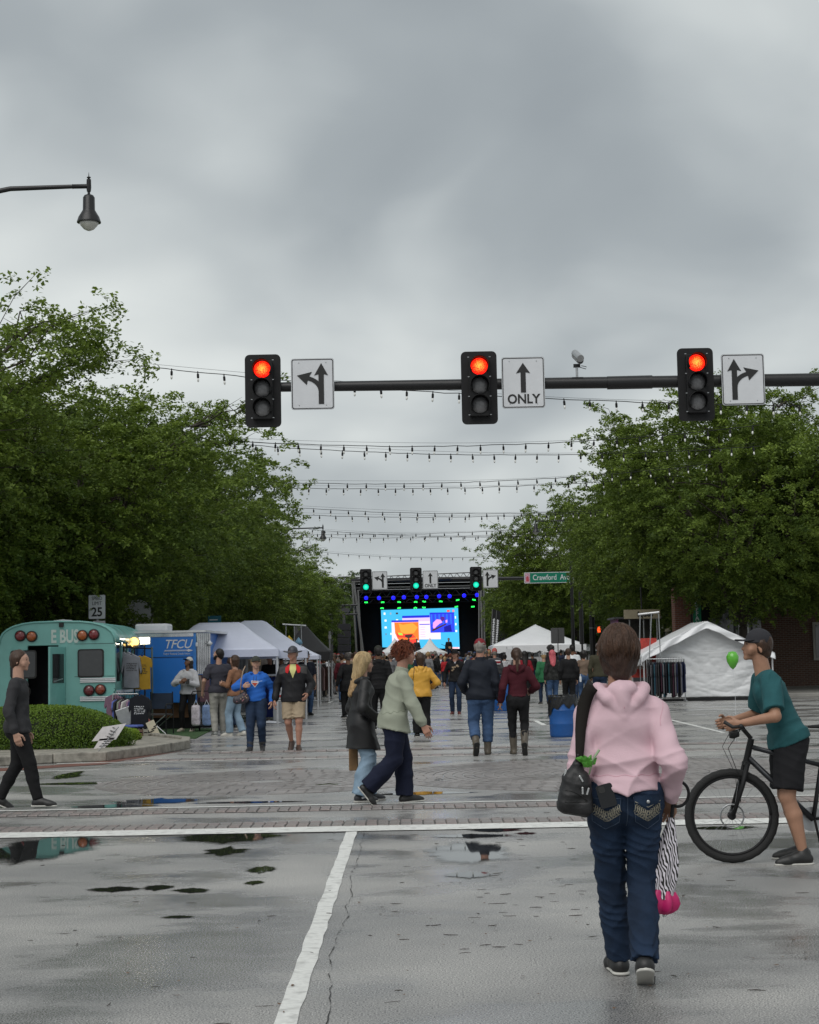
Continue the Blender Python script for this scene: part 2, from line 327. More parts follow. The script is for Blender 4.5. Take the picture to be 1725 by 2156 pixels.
# planted kerb island at the left corner
isl = [G(-140, 1622), G(112, 1607), G(225, 1603), G(262, 1598), G(330, 1589), G(399, 1577), G(401, 1569), G(330, 1560), G(200, 1556), G(-140, 1556)]
poly = [(p.x, p.y) for p in isl]
m_conc = mat('kerb_concrete', (.30, .28, .24), .6, var=.25, vs=12, bump=.6, bs=80, grime=.75)
cen = Vector((sum(p[0] for p in poly)/len(poly), sum(p[1] for p in poly)/len(poly)))
def inset(pl, d):
    out = []; n = len(pl)
    for i in range(n):
        a, b_, c = Vector(pl[i-1]), Vector(pl[i]), Vector(pl[(i+1) % n]); t = ((b_-a).normalized()+(c-b_).normalized()).normalized(); out.append((b_.x-t.y*d, b_.y+t.x*d))
    return out
inn = inset(poly, .16)
kerb = struct(MB().add([(0,0,-5),(.01,0,-5),(0,.01,-5)], [(0,1,2)]).build('kerb', m_conc), 'structure')
n = len(poly)
mbk = None
for i in range(n):
    a, b_, c, d = poly[i], poly[(i+1) % n], inn[(i+1) % n], inn[i]; L_ = math.dist(a, b_); k = max(1, round(L_/1.1))
    for j in range(k):
        t0, t1 = (j+.006)/k, (j+.994)/k; l = lambda p, q, t: (p[0]+(q[0]-p[0])*t, p[1]+(q[1]-p[1])*t)
        MB().slab([l(a, b_, t0), l(a, b_, t1), l(d, c, t1), l(d, c, t0)], 0, .155+random.uniform(-.006, .006)).build('kerb_stone', m_conc, kerb, bevel=.018)
kerb.data.clear_geometry(); kerb.data.from_pydata([(p[0], p[1], .11) for p in inn], [], [tuple(range(n))]); kerb.data.update()
kerb.data.materials.append(mat('island_brick', (.15, .085, .07), .55, var=.4, vs=30, bump=.5, bs=40)); kerb.name = 'kerb_island'
# red brick apron in front of it
struct(MB().add([(G(-140, 1626).x, G(-140, 1626).y, .005), (G(100, 1613).x, G(100, 1613).y, .005), (G(210, 1604).x, G(210, 1604).y, .005), (G(390, 1581).x, G(390, 1581).y, .005), (G(262, 1602).x, G(262, 1602).y, .005), (G(220, 1610).x, G(220, 1610).y, .005), (G(-140, 1634).x, G(-140, 1634).y, .005)], [(6,5,4,3,2,1,0)]).build('brick_apron', mat('red_apron', (.17, .07, .055), .45, var=.3, vs=20, bump=.4, bs=60)))
# sidewalks
m_walk = mat('sidewalk_concrete', (.28, .27, .25), .5, var=.15, vs=3, bump=.4, bs=90, grime=.4)
for x0, x1, y0, y1 in ((-40, -9.6, 33, 98), (9.6, 40, 57, 98), (-40, -9.6, 112, 260), (9.6, 40, 112, 260)):
    struct(MB().slab([(x0, y0), (x1, y0), (x1, y1), (x0, y1)], 0, .14).build('sidewalk', m_walk, bevel=.02))
for u0, u1, v0 in ((1150, 1300, 1440),):
    a = G(u0, v0); b_ = G(u1, v0)
    struct(MB().slab([(a.x, a.y), (b_.x+.6, a.y), (b_.x+.6, a.y+3), (a.x, a.y+3)], 0, .16).build('planter_kerb', m_conc, bevel=.02))
    struct(MB().slab([(a.x+.35, a.y+.4), (b_.x, a.y+.4), (b_.x, a.y+2.6), (a.x+.35, a.y+2.6)], .162, .42).build('planter_wall', m_conc, bevel=.02))
# ================================================================ foliage
def leaf_mat(name, c0, c1):
    m = bpy.data.materials.new(name); m.use_nodes = True; nt = m.node_tree; N = nt.nodes.new; L = nt.links.new; b = nt.nodes['Principled BSDF']
    at = N('ShaderNodeAttribute'); at.attribute_name = 'tint'; cr = N('ShaderNodeMixRGB'); cr.inputs[1].default_value = tuple(c0)+(1,); cr.inputs[2].default_value = tuple(c1)+(1,)
    L(at.outputs['Fac'], cr.inputs[0]); L(cr.outputs[0], b.inputs['Base Color']); b.inputs['Roughness'].default_value = .5; b.inputs['Specular IOR Level'].default_value = .3
    tr = N('ShaderNodeBsdfTranslucent'); L(cr.outputs[0], tr.inputs[0]); mx = N('ShaderNodeMixShader'); mx.inputs[0].default_value = .32
    L(b.outputs[0], mx.inputs[1]); L(tr.outputs[0], mx.inputs[2]); L(mx.outputs[0], nt.nodes['Material Output'].inputs[0]); return m
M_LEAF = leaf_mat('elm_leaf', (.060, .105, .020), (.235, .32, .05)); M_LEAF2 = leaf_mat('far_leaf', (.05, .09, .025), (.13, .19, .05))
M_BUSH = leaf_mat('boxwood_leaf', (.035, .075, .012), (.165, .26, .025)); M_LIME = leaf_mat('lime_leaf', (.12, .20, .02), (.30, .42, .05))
M_BARK = mat('bark', (.045, .036, .028), .9, var=.35, vs=6, bump=.8, bs=25)
def leaves(cen, nrm, rs, size, tint, asp=.55):
    """one folded leaf of two triangles per centre"""
    n = len(cen); a = rs.normal(size=(n, 3)); a -= nrm*np.sum(a*nrm, 1, keepdims=True); a /= np.linalg.norm(a, axis=1, keepdims=True)+1e-9
    b = np.cross(nrm, a); s = size[:, None]; V = np.empty((n, 4, 3)); V[:, 0] = cen-a*s; V[:, 1] = cen+b*s*asp+nrm*s*.12; V[:, 2] = cen+a*s; V[:, 3] = cen-b*s*asp+nrm*s*.12
    F = np.arange(n*4).reshape(n, 4); T = np.repeat(tint, 4); return V.reshape(-1, 3), F, np.stack([T, T, T, np.ones_like(T)], 1)
def make_tree(seed, rad=4.6, z0=2.6, z1=10.2, clumps=900, per=62, trunk_r=.17, sparse=0.0, lsize=.075, lean=(0, 0), up=0.0):
    rs = np.random.RandomState(seed); pr = random.Random(seed); br = MB(); zc = z0+(z1-z0)*.42; tips = []
    fork = Vector((lean[0]*.3, lean[1]*.3, 2.1+pr.random()*.4))
    br.tube([(0, 0, 0), (0, 0, .3), fork*.55, fork], [trunk_r*1.5, trunk_r*1.1, trunk_r*.95, trunk_r*.9], 10)
    nl = pr.randint(5, 7)
    for i in range(nl):
        az = 2*math.pi*(i+pr.uniform(-.25, .25))/nl; hr = rad*pr.uniform(.45, .8); top = z0+(z1-z0)*pr.uniform(.6, .95); p = fork.copy(); pts = [p.copy()]; m = 7
        for k in range(1, m+1):
            t = k/m; q = Vector((fork.x+math.cos(az)*hr*t**1.1+lean[0]*t, fork.y+math.sin(az)*hr*t**1.1+lean[1]*t, fork.z+(top-fork.z)*t**.9)); q += Vector((pr.uniform(-.2, .2), pr.uniform(-.2, .2), pr.uniform(-.1, .1))); pts.append(q)
        br.tube(pts, [trunk_r*.62*(1-.88*k/m) for k in range(m+1)], 6)
        for k in range(2, m+1):
            for w in range(3 if k < m else 4):
                a2 = az+pr.uniform(-1.4, 1.4); l = rad*pr.uniform(.3, .62)*(1.1-.4*k/m); s0 = pts[k]; q = [s0]
                for j in range(1, 5):
                    t = j/4; q.append(s0+Vector((math.cos(a2)*l*t, math.sin(a2)*l*t, l*(pr.uniform(.2, .9)+up)*t-.35*l*t*t))+Vector((pr.uniform(-.08, .08), pr.uniform(-.08, .08), 0)))
                br.tube(q, [.035, .028, .02, .014, .007], 4, cap=False)
                for j in range(1, 5): tips.append(q[j])
                for j in (2, 3, 4):
                    a3 = a2+pr.uniform(-1.2, 1.2); e = q[j]+Vector((math.cos(a3), math.sin(a3), pr.uniform(0, .7)))*pr.uniform(.4, 1.0); br.tube([q[j], e], [.012, .004], 3, cap=False); tips.append(e)
    tips = np.array([tuple(t) for t in tips]); C = []
    want = clumps; k = int(want*(.30 if not sparse else .92)); idx = rs.randint(0, len(tips), k); C.append(tips[idx]+rs.normal(scale=.22, size=(k, 3)))
    if not sparse:                        # the rest fills the envelope, lobed and thicker toward the outside
        k = want-k; lob = rs.normal(size=(16, 3)); lob[:, 2] *= .8; lob /= np.linalg.norm(lob, axis=1, keepdims=True); la = rs.uniform(.10, .30, 16)
        d = rs.normal(size=(k*2, 3)); d /= np.linalg.norm(d, axis=1, keepdims=True); rr = rs.uniform(.35, 1.0, (k*2, 1))**.45
        f = .80+np.sum(la*np.exp(-((1-d@lob.T)*9)), 1, keepdims=True)
        H = (z1-z0)*.56; hd = np.where(d[:, 2:] > 0, H*1.0, (zc-z0)*1.0)
        c = np.concatenate([d[:, :2]*rad*f*rr, d[:, 2:]*hd*f*rr+zc], 1); c[:, :2] += np.array(lean)*.8; C.append(c[:k])
    C = np.concatenate(C); C = C[C[:, 2] > z0-.5]; n = len(C)
    # each clump is a drooping spray reaching outward
    out = C-np.array([lean[0], lean[1], zc]); out[:, 2] *= .4; out /= np.linalg.norm(out, axis=1, keepdims=True)+1e-6
    out += rs.normal(scale=.45, size=out.shape); out /= np.linalg.norm(out, axis=1, keepdims=True)
    t = rs.uniform(-.25, 1, (n, per)); L_ = rs.uniform(.35, .62, (n, 1)); side = np.cross(out, [0, 0, 1.]); side /= np.linalg.norm(side, axis=1, keepdims=True)+1e-6
    ws = rs.normal(size=(n, per))*.13*(1.1-t*.6); wz = rs.normal(size=(n, per))*.055-.22*t**2
    cen = C[:, None]+out[:, None]*(t*L_)[..., None]+side[:, None]*ws[..., None]; cen[..., 2] += wz; cen = cen.reshape(-1, 3)
    nr = rs.normal(scale=.55, size=cen.shape); nr[:, 2] += 1.0; nr /= np.linalg.norm(nr, axis=1, keepdims=True)
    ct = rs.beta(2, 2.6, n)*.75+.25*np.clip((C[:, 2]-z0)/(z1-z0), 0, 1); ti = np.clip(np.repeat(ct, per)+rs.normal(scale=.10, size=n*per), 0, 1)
    V, F, T = leaves(cen, nr, rs, rs.uniform(.7, 1.25, len(cen))*lsize, ti); tr = br.build('trunk', M_BARK, None, smooth='all'); cr = npmesh('crown', V, F, M_LEAF, None, False, None, T)
    a, b_ = tr.data, cr.data; bpy.data.objects.remove(tr); bpy.data.objects.remove(cr); return a, b_
TV = [make_tree(3, rad=5.3, z0=2.2, z1=10.6, clumps=2600, per=66, lsize=.062), make_tree(8, rad=5.5, z0=2.2, z1=10.0, clumps=2600, per=66, lsize=.062), make_tree(15, rad=5.0, z0=2.3, z1=11.4, clumps=2600, per=66, lsize=.062)]
TS = make_tree(23, rad=4.9, z0=3.4, z1=9.8, clumps=1700, per=42, sparse=1, lsize=.06, up=.35, lean=(1.1, 0))
def tree(v, x, y, s, rz, label, group, sz=1.0, m=None):
    t = empty('elm_tree', label, 'tree', (x, y, 0), R(rz), group); a = share('trunk', v[0], t); b_ = share('crown', v[1], t, m=m)
    t.scale = (s, s, s*sz); return t
gl, gr_ = 'elms lining the left side of the street', 'elms lining the right side of the street'
LT = [(-9.6, 44, 1.0, 0), (-10.2, 51, 1.0, 1), (-9.7, 59, 1.02, 2), (-10.4, 68, 1.0, 0), (-10.5, 78, 1.02, 1), (-10.8, 90, 1.0, 2), (-10.0, 104, .98, 0), (-9.6, 119, 1.0, 1), (-11.0, 134, 1.02, 2)]
ord_ = ['first', 'second', 'third', 'fourth', 'fifth', 'sixth', 'seventh', 'eighth', 'ninth']
for i, (x, y, s, v) in enumerate(LT):
    tree(TV[v], x, y, s*.93, 40*i+15, 'leafy green elm, %s in the left row counted from the teal bus' % ord_[i], gl, sz=(.95, .88, .95, .97, .9, .92, .88, .84, .82)[i])
tree(TS, -12.0, 34.5, .93, 0, 'airy elm with open twiggy top above the teal bus', gl)
tree(TV[1], -12.6, 39.5, .92, 200, 'leafy green elm behind the teal bus below the airy crown', gl, .92)
tree(TV[0], -15.5, 48, 1.0, 120, 'leafy green elm set back behind the blue trailer', gl, .95)
RT = [(11.6, 60, 1.0, 2), (12.3, 69, 1.02, 0), (12.7, 79, 1.02, 1), (13.0, 91, 1.0, 2), (10.9, 112, 1.1, 0), (10.4, 123, 1.0, 1), (12.0, 134, 1.0, 2)]
for i, (x, y, s, v) in enumerate(RT):
    tree(TV[v], x, y, s*.97, 70*i+33, 'leafy green elm, %s in the right row counted from the white tent' % ord_[i], gr_, sz=(1.0, 1.0, 1.02, 1.08, 1.05, .9, .82)[i])
tree(TV[0], 16.8, 63, 1.0, 10, 'leafy green elm farthest right, set back behind the white tent', gr_)
# far trees closing the street behind the stage
for i, (u, y, s) in enumerate(((722, 158, .72), (745, 176, .66), (690, 170, .9), (1040, 172, .72), (1065, 160, .8), (1015, 190, .72), (780, 200, .62), (960, 205, .62), (880, 210, .6), (1110, 175, .95), (640, 180, .95))):
    p = P(u, 1385, y); tree(TV[i % 3], p.x, y, s, 50*i, 'pale green tree beyond the stage, %s' % ('nearest its left scaffold', 'hidden by its left scaffold', 'second left of its left scaffold', 'nearest its right scaffold', 'second right of its right scaffold', 'hidden by its right scaffold', 'hidden by the dark left wing', 'hidden by the dark right wing', 'hidden by the middle of the screen', 'third right, toward the big tent', 'third left, toward the left elms')[i], 'pale trees beyond the stage', m=M_LEAF2)
def bush(name, label, c, rx, ry, rz, n, size, m, seed, group=None):
    rs = np.random.RandomState(seed); t = empty(name, label, 'bush', (c[0], c[1], c[2]), 0, group)
    d = rs.normal(size=(n, 3)); d[:, 2] = np.abs(d[:, 2])*1.0-.12; d /= np.linalg.norm(d, axis=1, keepdims=True)
    k = rs.normal(size=(26, 3)); k /= np.linalg.norm(k, axis=1, keepdims=True); f = .93+.09*np.sum(np.exp(-(1-d@k.T)*30), 1); f *= rs.uniform(.86, 1.03, n)
    sup = (np.abs(d[:, 0])**3+np.abs(d[:, 1])**3+np.abs(d[:, 2])**3)**(-1/3.); sup = .45+.55*sup
    cen = d*np.array([rx, ry, rz])*(f*sup)[:, None]; nr = d*.9+rs.normal(scale=.6, size=d.shape); nr /= np.linalg.norm(nr, axis=1, keepdims=True)
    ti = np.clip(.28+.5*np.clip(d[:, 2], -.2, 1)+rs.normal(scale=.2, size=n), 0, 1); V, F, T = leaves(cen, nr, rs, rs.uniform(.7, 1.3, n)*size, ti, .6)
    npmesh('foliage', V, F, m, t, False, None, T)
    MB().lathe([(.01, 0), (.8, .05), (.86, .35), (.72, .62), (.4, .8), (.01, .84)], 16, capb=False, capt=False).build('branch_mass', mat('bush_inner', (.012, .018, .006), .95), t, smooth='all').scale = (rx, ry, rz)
    return t
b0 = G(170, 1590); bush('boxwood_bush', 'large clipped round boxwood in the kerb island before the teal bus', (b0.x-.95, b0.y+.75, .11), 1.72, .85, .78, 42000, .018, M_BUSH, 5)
b1 = G(262, 1572); bush('low_shrub', 'small pale green shrub beside the leaning sign on the island', (b1.x-.02, b1.y+.25, .11), .26, .22, .24, 2600, .020, M_LIME, 6)
for i, (u, v, r_) in enumerate(((1158, 1437, .55), (1290, 1437, .75))):
    p = G(u, v); bush('lime_shrub', ('lime green shrub behind the pink haired person', 'lime green shrub right of the woman in brown top')[i], (p.x+.2, p.y+1.4, .40), r_*1.1, r_, r_*1.1, 2600, .05, M_LIME, 9+i)
# ================================================================ signals, signs, lamps, string lights
m_black = mat('black_paint', (.010, .010, .011), .6, var=.2, spec=.3); m_pole = mat('pole_black', (.018, .018, .019), .38, metal=.3)
m_sign = mat('sign_white', (.62, .635, .66), .4, var=.05, vs=3, grime=.05); m_ink = mat('sign_black', (.012, .012, .012), .5); m_alu = mat('aluminium', (.42, .43, .44), .4, metal=.8)
m_lens = mat('lens_off', (.16, .16, .165), .25, var=.25, vs=20); m_bulbs = mat('clear_bulb', (.75, .75, .72), .1, spec=.8); m_greensign = mat('street_green', (.0, .17, .10), .45)
def glow_mat(name, core, rim, s):
    m = bpy.data.materials.new(name); m.use_nodes = True; nt = m.node_tree; N = nt.nodes.new; L = nt.links.new; b = nt.nodes['Principled BSDF']
    tc = N('ShaderNodeTexCoord'); ln = N('ShaderNodeVectorMath'); ln.operation = 'LENGTH'; L(tc.outputs['Object'], ln.inputs[0]); n = N('ShaderNodeTexVoronoi'); n.inputs['Scale'].default_value = 70; L(tc.outputs['Object'], n.inputs[0])
    ad = N('ShaderNodeMath'); ad.operation = 'MULTIPLY_ADD'; L(n.outputs['Distance'], ad.inputs[0]); ad.inputs[1].default_value = .12; L(ln.outputs['Value'], ad.inputs[2])
    r = N('ShaderNodeMapRange'); r.interpolation_type = 'SMOOTHSTEP'; L(ad.outputs[0], r.inputs[0]); r.inputs[1].default_value = .085; r.inputs[2].default_value = .185
    mx = N('ShaderNodeMixRGB'); mx.inputs[1].default_value = tuple(core)+(1,); mx.inputs[2].default_value = tuple(rim)+(1,); L(r.outputs[0], mx.inputs[0])
    b.inputs['Base Color'].default_value = tuple(x*.2 for x in rim)+(1,); L(mx.outputs[0], b.inputs['Emission Color']); b.inputs['Emission Strength'].default_value = s; return m
M_RED = glow_mat('lens_red_lit', (1, .42, .05), (.9, .008, .004), 1.5); M_GREEN = glow_mat('lens_green_lit', (.10, 1, .66), (0, .62, .40), 1.0)
def signal(u, v, Y, label, group, lit, rz=0.0):
    x, z = XZ(u, v, Y); t = empty('traffic_signal', label, 'traffic light', (x, Y, z), rz, group)
    MB().prism(rrect(.635, 1.30, .085), -.02, 0.02).build('backplate', m_black, t)
    MB().prism(rrect(.36, 1.04, .03), -.13, .18).build('housing', m_black, t, bevel=.01)
    for k, dz in enumerate((.345, 0, -.345)):
        ln = MB().lathe([(.150, 0), (.143, .028), (.10, .052), (.05, .062), (.004, .065)], 24, (0, 0, 0), 'Y', capb=True).build('lens', (lit == k) and (M_RED if k == 0 else M_GREEN) or m_lens, t, smooth='all', loc=(0, -.13, dz+.02))
        vs = []; fs = []; n = 20
        for j in range(n+1):
            a = R(-35+250*j/n); 
            for d in (-.13, -.13-.20-.03*math.sin(a)): vs.append((math.cos(a)*.163, d, math.sin(a)*.163+dz+.02))
        for j in range(n): fs.append((2*j, 2*j+1, 2*j+3, 2*j+2))
        MB().add(vs, fs).build('visor', m_black, t, solid=.006, smooth='all')
    for sx in (-.19, .19):
        for sz in (-.5, -.17, .18, .53): MB().box((sx, -.135, sz), (.03, .01, .012)).build('clip', m_alu, t)
    return t
def arrow(mb, kind):
    if kind == 'up': mb.prism([(-.045,-.30),(.045,-.30),(.045,.09),(.125,.07),(.0,.27),(-.125,.07),(-.045,.09)], -.018, -.014)
    else:
        s = 1 if kind == 'left' else -1; M = lambda pl: [(x*s, z) for x, z in pl]
        mb.prism(M([(.105,-.36),(.20,-.36),(.20,.17),(.275,.15),(.155,.37),(.03,.15),(.105,.17)]), -.018, -.014)
        th = [R(a) for a in range(0, 74, 9)]; cx, cz = -.17, -.14; r0, r1 = .275, .36
        o1 = [(cx+r1*math.cos(a)*1.0, cz+r1*math.sin(a)*.80) for a in th]; o2 = [(cx+r0*math.cos(a), cz+r0*math.sin(a)*.78) for a in th]
        e = Vector((cx+.317*math.cos(th[-1]), cz+.317*.79*math.sin(th[-1]))); d = Vector((-1, .28)).normalized(); n_ = Vector((-d.y, d.x))
        mb.prism(M(o1+[tuple(e-n_*.13-d*.03), tuple(e+d*.21), tuple(e+n_*.12-d*.0)]+o2[::-1]), -.0185, -.0145)
def lane_sign(u, v, Y, label, kind, text, group):
    x, z = XZ(u, v, Y); t = empty('lane_sign', label, 'sign', (x, Y, z), 0, group)
    MB().prism(rrect(.762, .914, .045), -.008, 0).build('panel', m_alu, t)
    MB().prism(rrect(.75, .902, .042), -.011, -.0082).build('face', m_sign, t)
    fr = MB(); o, i = rrect(.735, .887, .038), rrect(.705, .857, .03); n = len(o); vs = [(p[0], -.0135, p[1]) for p in o+i]
    fr.add(vs, [(k, (k+1) % n, n+(k+1) % n, n+k) for k in range(n)]).build('border', m_ink, t)
    mb = MB(); arrow(mb, kind); ar = mb.build('arrow', m_ink, t)
    if text: ar.location.z = .10; ar.scale = (1, 1, .93); lettering(text, .165, m_ink, t, (0, -.0135, -.30), sx=.92, bold=.006)
    for sx in (-.24, .24):
        for sz in (-.38, .38): MB().lathe([(.011, 0), (.006, .006)], 8, (sx, -.012, sz), 'Y').build('bolt', m_alu, t)
    return t
Y1, Y2 = 30.0, 104.0
gs, gs2 = 'traffic lights on the near mast arm', 'traffic lights on the far mast arm'
signal(554, 823, Y1, 'traffic light glowing red, leftmost on the near mast arm', gs, 0)
signal(1009.5, 816.5, Y1, 'red traffic light beside the sign reading ONLY on the near mast arm', gs, 0)
signal(1465.5, 809.5, Y1, 'red traffic light in front of the right hand elms, rightmost on near arm', gs, 0)
lane_sign(658.5, 808.5, Y1-.06, 'white near sign with forward and left turn arrows', 'left', None, 'lane signs on the near mast arm')
lane_sign(1102, 805.5, Y1-.06, 'white near sign with one up arrow and the word ONLY', 'up', 'ONLY', 'lane signs on the near mast arm')
lane_sign(1565, 799, Y1-.06, 'white near sign with forward and right turn arrows', 'right', None, 'lane signs on the near mast arm')
f = 1/1.2522
for cx, cy, lb in ((965, 1532, 'left'), (1097, 1528.5, 'middle'), (1255, 1526, 'right')):
    signal(cx*f, cy*f, Y2, 'distant traffic light glowing green over the %s of the stage' % lb, gs2, 2).scale = (1.13,)*3
for cx, cy, k, tx, lb in ((1001.5, 1530.5, 'left', None, 'distant white sign with forward and left turn arrows over stage'), (1135, 1528.5, 'up', 'ONLY', 'distant white sign reading ONLY over the stage'), (1293.5, 1526, 'right', None, 'distant white sign with forward and right turn arrows')):
    lane_sign(cx*f, cy*f, Y2-.1, lb, k, tx, 'lane signs on the far mast arm').scale = (1.22,)*3
def mast(u0, v0, u1, v1, Y, xp, label, r0, r1, rp):
    a, b_ = P(u0, v0, Y), P(u1, v1, Y); d = (b_-a)/(b_.x-a.x); e = a+d*(xp-a.x); t = empty('signal_mast', label, 'traffic mast', (xp, Y+.12, 0)); o = Vector((xp, Y+.12, 0))
    L_ = (e-a).length; k = max(2, int(L_/1.0)); pts = [a+(e-a)*(i/k)+Vector((0, .12, 0))-o for i in range(k+1)]
    MB().tube(pts, [r0+(r1-r0)*i/k for i in range(k+1)], 14).build('arm', m_pole, t, smooth=True)
    MB().tube([(0, 0, 0), (0, 0, .5), (0, 0, e.z+.6)], [rp*1.1, rp, rp*.8], 16).build('pole', m_pole, t, smooth=True)
    MB().lathe([(rp*1.9, 0), (rp*1.9, .08), (rp*1.3, .2), (rp*1.15, .5)], 16).build('base', m_pole, t, smooth=True)
    MB().lathe([(rp*1.0, 0), (rp*.9, .08), (.01, .14)], 12, (0, 0, e.z+.6)).build('cap', m_pole, t); return t, e
t, e = mast(560, 813, 1428, 801, Y1, 9.9, 'long black mast arm carrying the near red traffic lights', .085, .125, .16)
x, z = XZ(1322, 803, Y1); MB().tube([(x-9.9-.35, -.0, z), (x-9.9+.45, 0, z+.002)], [.118, .12], 14).build('joint_sleeve', m_pole, t, smooth=True)
mast(950, 1219, 1100, 1217.5, Y2, P(1249, 1300, 95).x+.25, 'distant black mast with arm reaching over the street before the stage', .09, .12, .15)
# traffic camera
x, z = XZ(1217, 797, Y1); t = empty('traffic_camera', 'small grey traffic camera standing on the near mast arm', 'camera', (x, Y1+.12, z))
MB().box((0, 0, .02), (.20, .16, .03)).build('saddle', m_pole, t); MB().tube([(0, 0, .03), (0, 0, .24)], .022, 8).build('post', m_alu, t); MB().box((0, 0, .25), (.12, .05, .06)).build('bracket', m_pole, t)
c = MB().tube([(.05, -.16, .31), (-.02, .14, .46)], [.062, .055], 14).build('camera_body', mat('camera_grey', (.30, .30, .31), .5), t, smooth=True)
MB().tube([(.051, -.166, .307), (.052, -.172, .304)], .045, 14).build('camera_lens', m_ink, t); MB().tube([(.05, -.20, .345), (-.02, .10, .50)], [.066, .062], 14).build('sun_shield', m_alu, t, smooth=True)
MB().tube([(.06, 0, .22), (.16, 0, .19), (.17, 0, .23), (.08, 0, .25)], .007, 6).build('loop_cable', m_ink, t)
# string lights: catenary cable, drop socket and bulb every 0.6 m
so = MB().lathe([(.012, 0), (.013, -.05), (.028, -.07), (.028, -.15), (.018, -.16)], 7).build('x', m_black); SOCK = so.data; bpy.data.objects.remove(so)
so = MB().lathe([(.014, -.16), (.022, -.185), (.024, -.21), (.016, -.24), (.003, -.25)], 8).build('x', m_bulbs, smooth='all'); BULB = so.data; bpy.data.objects.remove(so)
def string(a, b_, sag, label, step=.62, gaps=True):
    t = empty('string_light', label, 'string lights', tuple(a), 0, 'festoon strings hung across the street'); L_ = (b_-a).length; n = int(L_/.31); pts = []
    rs = random.Random(int(a.y*10)+int(b_.z*100))
    f_ = lambda s: (b_-a)*s+Vector((0, 0, -sag*4*s*(1-s)))
    MB().tube([f_(i/n)+Vector((0, 0, rs.uniform(-.012, .012)-.02)) for i in range(n+1)], .009, 4).build('cable', m_black, t)
    MB().tube([f_(i/n)+Vector((0, 0, .05+.03*math.sin(i*.15))) for i in range(n+1)], .004, 3).build('support_wire', m_black, t)
    k = int(L_/step); 
    for i in range(k+1):
        q = f_((i+.3)/(k+.6)); s = share('socket', SOCK, t, q, (rs.uniform(-.1, .1), rs.uniform(-.1, .1), 0)); share('bulb', BULB, s)
    return t
SL = [(290, 768, 1700, 852, 38, 38, .2, 'nearest festoon string, just behind the near mast arm'),
      (470, 925, 1600, 893, 44, 44, .33, 'second festoon string, rising to the right elms'), (480, 932, 1600, 938, 47, 47, .28, 'lower of the two festoon strings under the red lights'),
      (520, 1012, 1500, 975, 54, 54, .30, 'third festoon pair, its upper string'), (530, 1024, 1500, 995, 58, 58, .25, 'third festoon pair, its lower string'),
      (540, 1062, 1400, 1066, 65, 65, .30, 'fourth festoon pair, its upper string'), (560, 1080, 1400, 1068, 68, 68, .25, 'fourth festoon pair, its lower string'),
      (600, 1122, 1300, 1098, 80, 80, .25, 'festoon string level with the far left street lamp'), (600, 1130, 1300, 1112, 84, 84, .2, 'festoon string just under the far left street lamp'), (650, 1114, 1300, 1122, 88, 88, .3, 'festoon string crossing behind the far left street lamp'),
      (640, 1158, 1200, 1160, 108, 108, .45, 'farthest festoon string, just above the stage roof')]
for u0, v0, u1, v1, ya, yb, sag, lb in SL: string(P(u0, v0, ya), P(u1, v1, yb), sag, lb, .60 if ya < 60 else .66)
# street lamps
def lamp(u, v, Y, s, xpole, rise, label):
    """(u, v) is the finial tip"""
    p = P(u, v, Y); g = 'bell shaped street lamps'; t = empty('street_lamp', label, 'street lamp', (xpole, Y, 0), 0, g); x, z = p.x-xpole, p.z; S = s
    h = lambda pr: [(r_*S, z+q*S) for r_, q in pr]
    m = m_pole
    MB().lathe(h([(.002, 0), (.012, -.10), (.045, -.115), (.045, -.13), (.015, -.14), (.05, -.17), (.055, -.36), (.045, -.44)][::-1]), 12, (x, 0, 0)).build('finial', m, t, smooth=True)
    MB().lathe(h([(.03, -.44), (.03, -.50), (.10, -.53), (.13, -.58), (.135, -.86), (.17, -.92), (.23, -1.02), (.255, -1.10), (.265, -1.12), (.265, -1.14), (.235, -1.145)][::-1]), 20, (x, 0, 0)).build('lamp_shade', m, t, smooth=True)
    MB().lathe(h([(.22, -1.14), (.19, -1.20), (.11, -1.29), (.03, -1.325), (.002, -1.33)][::-1]), 20, (x, 0, 0), capb=False).build('lamp_glass', mat('lamp_glass', (.55, .55, .50), .1, spec=.7), t, smooth='all')
    za = z-.32*S; sg = 1 if x > 0 else -1
    MB().tube([(x, 0, za), (x-sg*.35*S, 0, za), (x-sg*.36*S, 0, za-.0)], [.05*S, .05*S, .058*S], 10).build('collar', m, t, smooth=True)
    MB().tube([(x-sg*.3, 0, za), (x*.55, 0, za-.02), (x*.3, 0, za-rise*.35), (0, 0, za-rise)], [.045*S, .055*S, .06*S, .075*S], 10).build('arm', m, t, smooth=True)
    MB().tube([(0, 0, 0), (0, 0, .8), (0, 0, za-rise+.5)], [.15, .11, .075], 12).build('pole', m, t, smooth=True)
    MB().lathe([(.22, 0), (.22, .1), (.17, .25), (.14, .8)], 12).build('base', m, t, smooth=True)
lamp(187, 362, 31.5, .85, -9.2, .5, 'near black street lamp on a horizontal arm at the upper left')
lamp(680, 1102, 100, .80, -9.0, 1.0, 'far black street lamp on a curved arm, left of the street')
lamp(1128, 1088, 100, .80, 9.4, .0, 'far black street lamp on an arm out of the right elms')
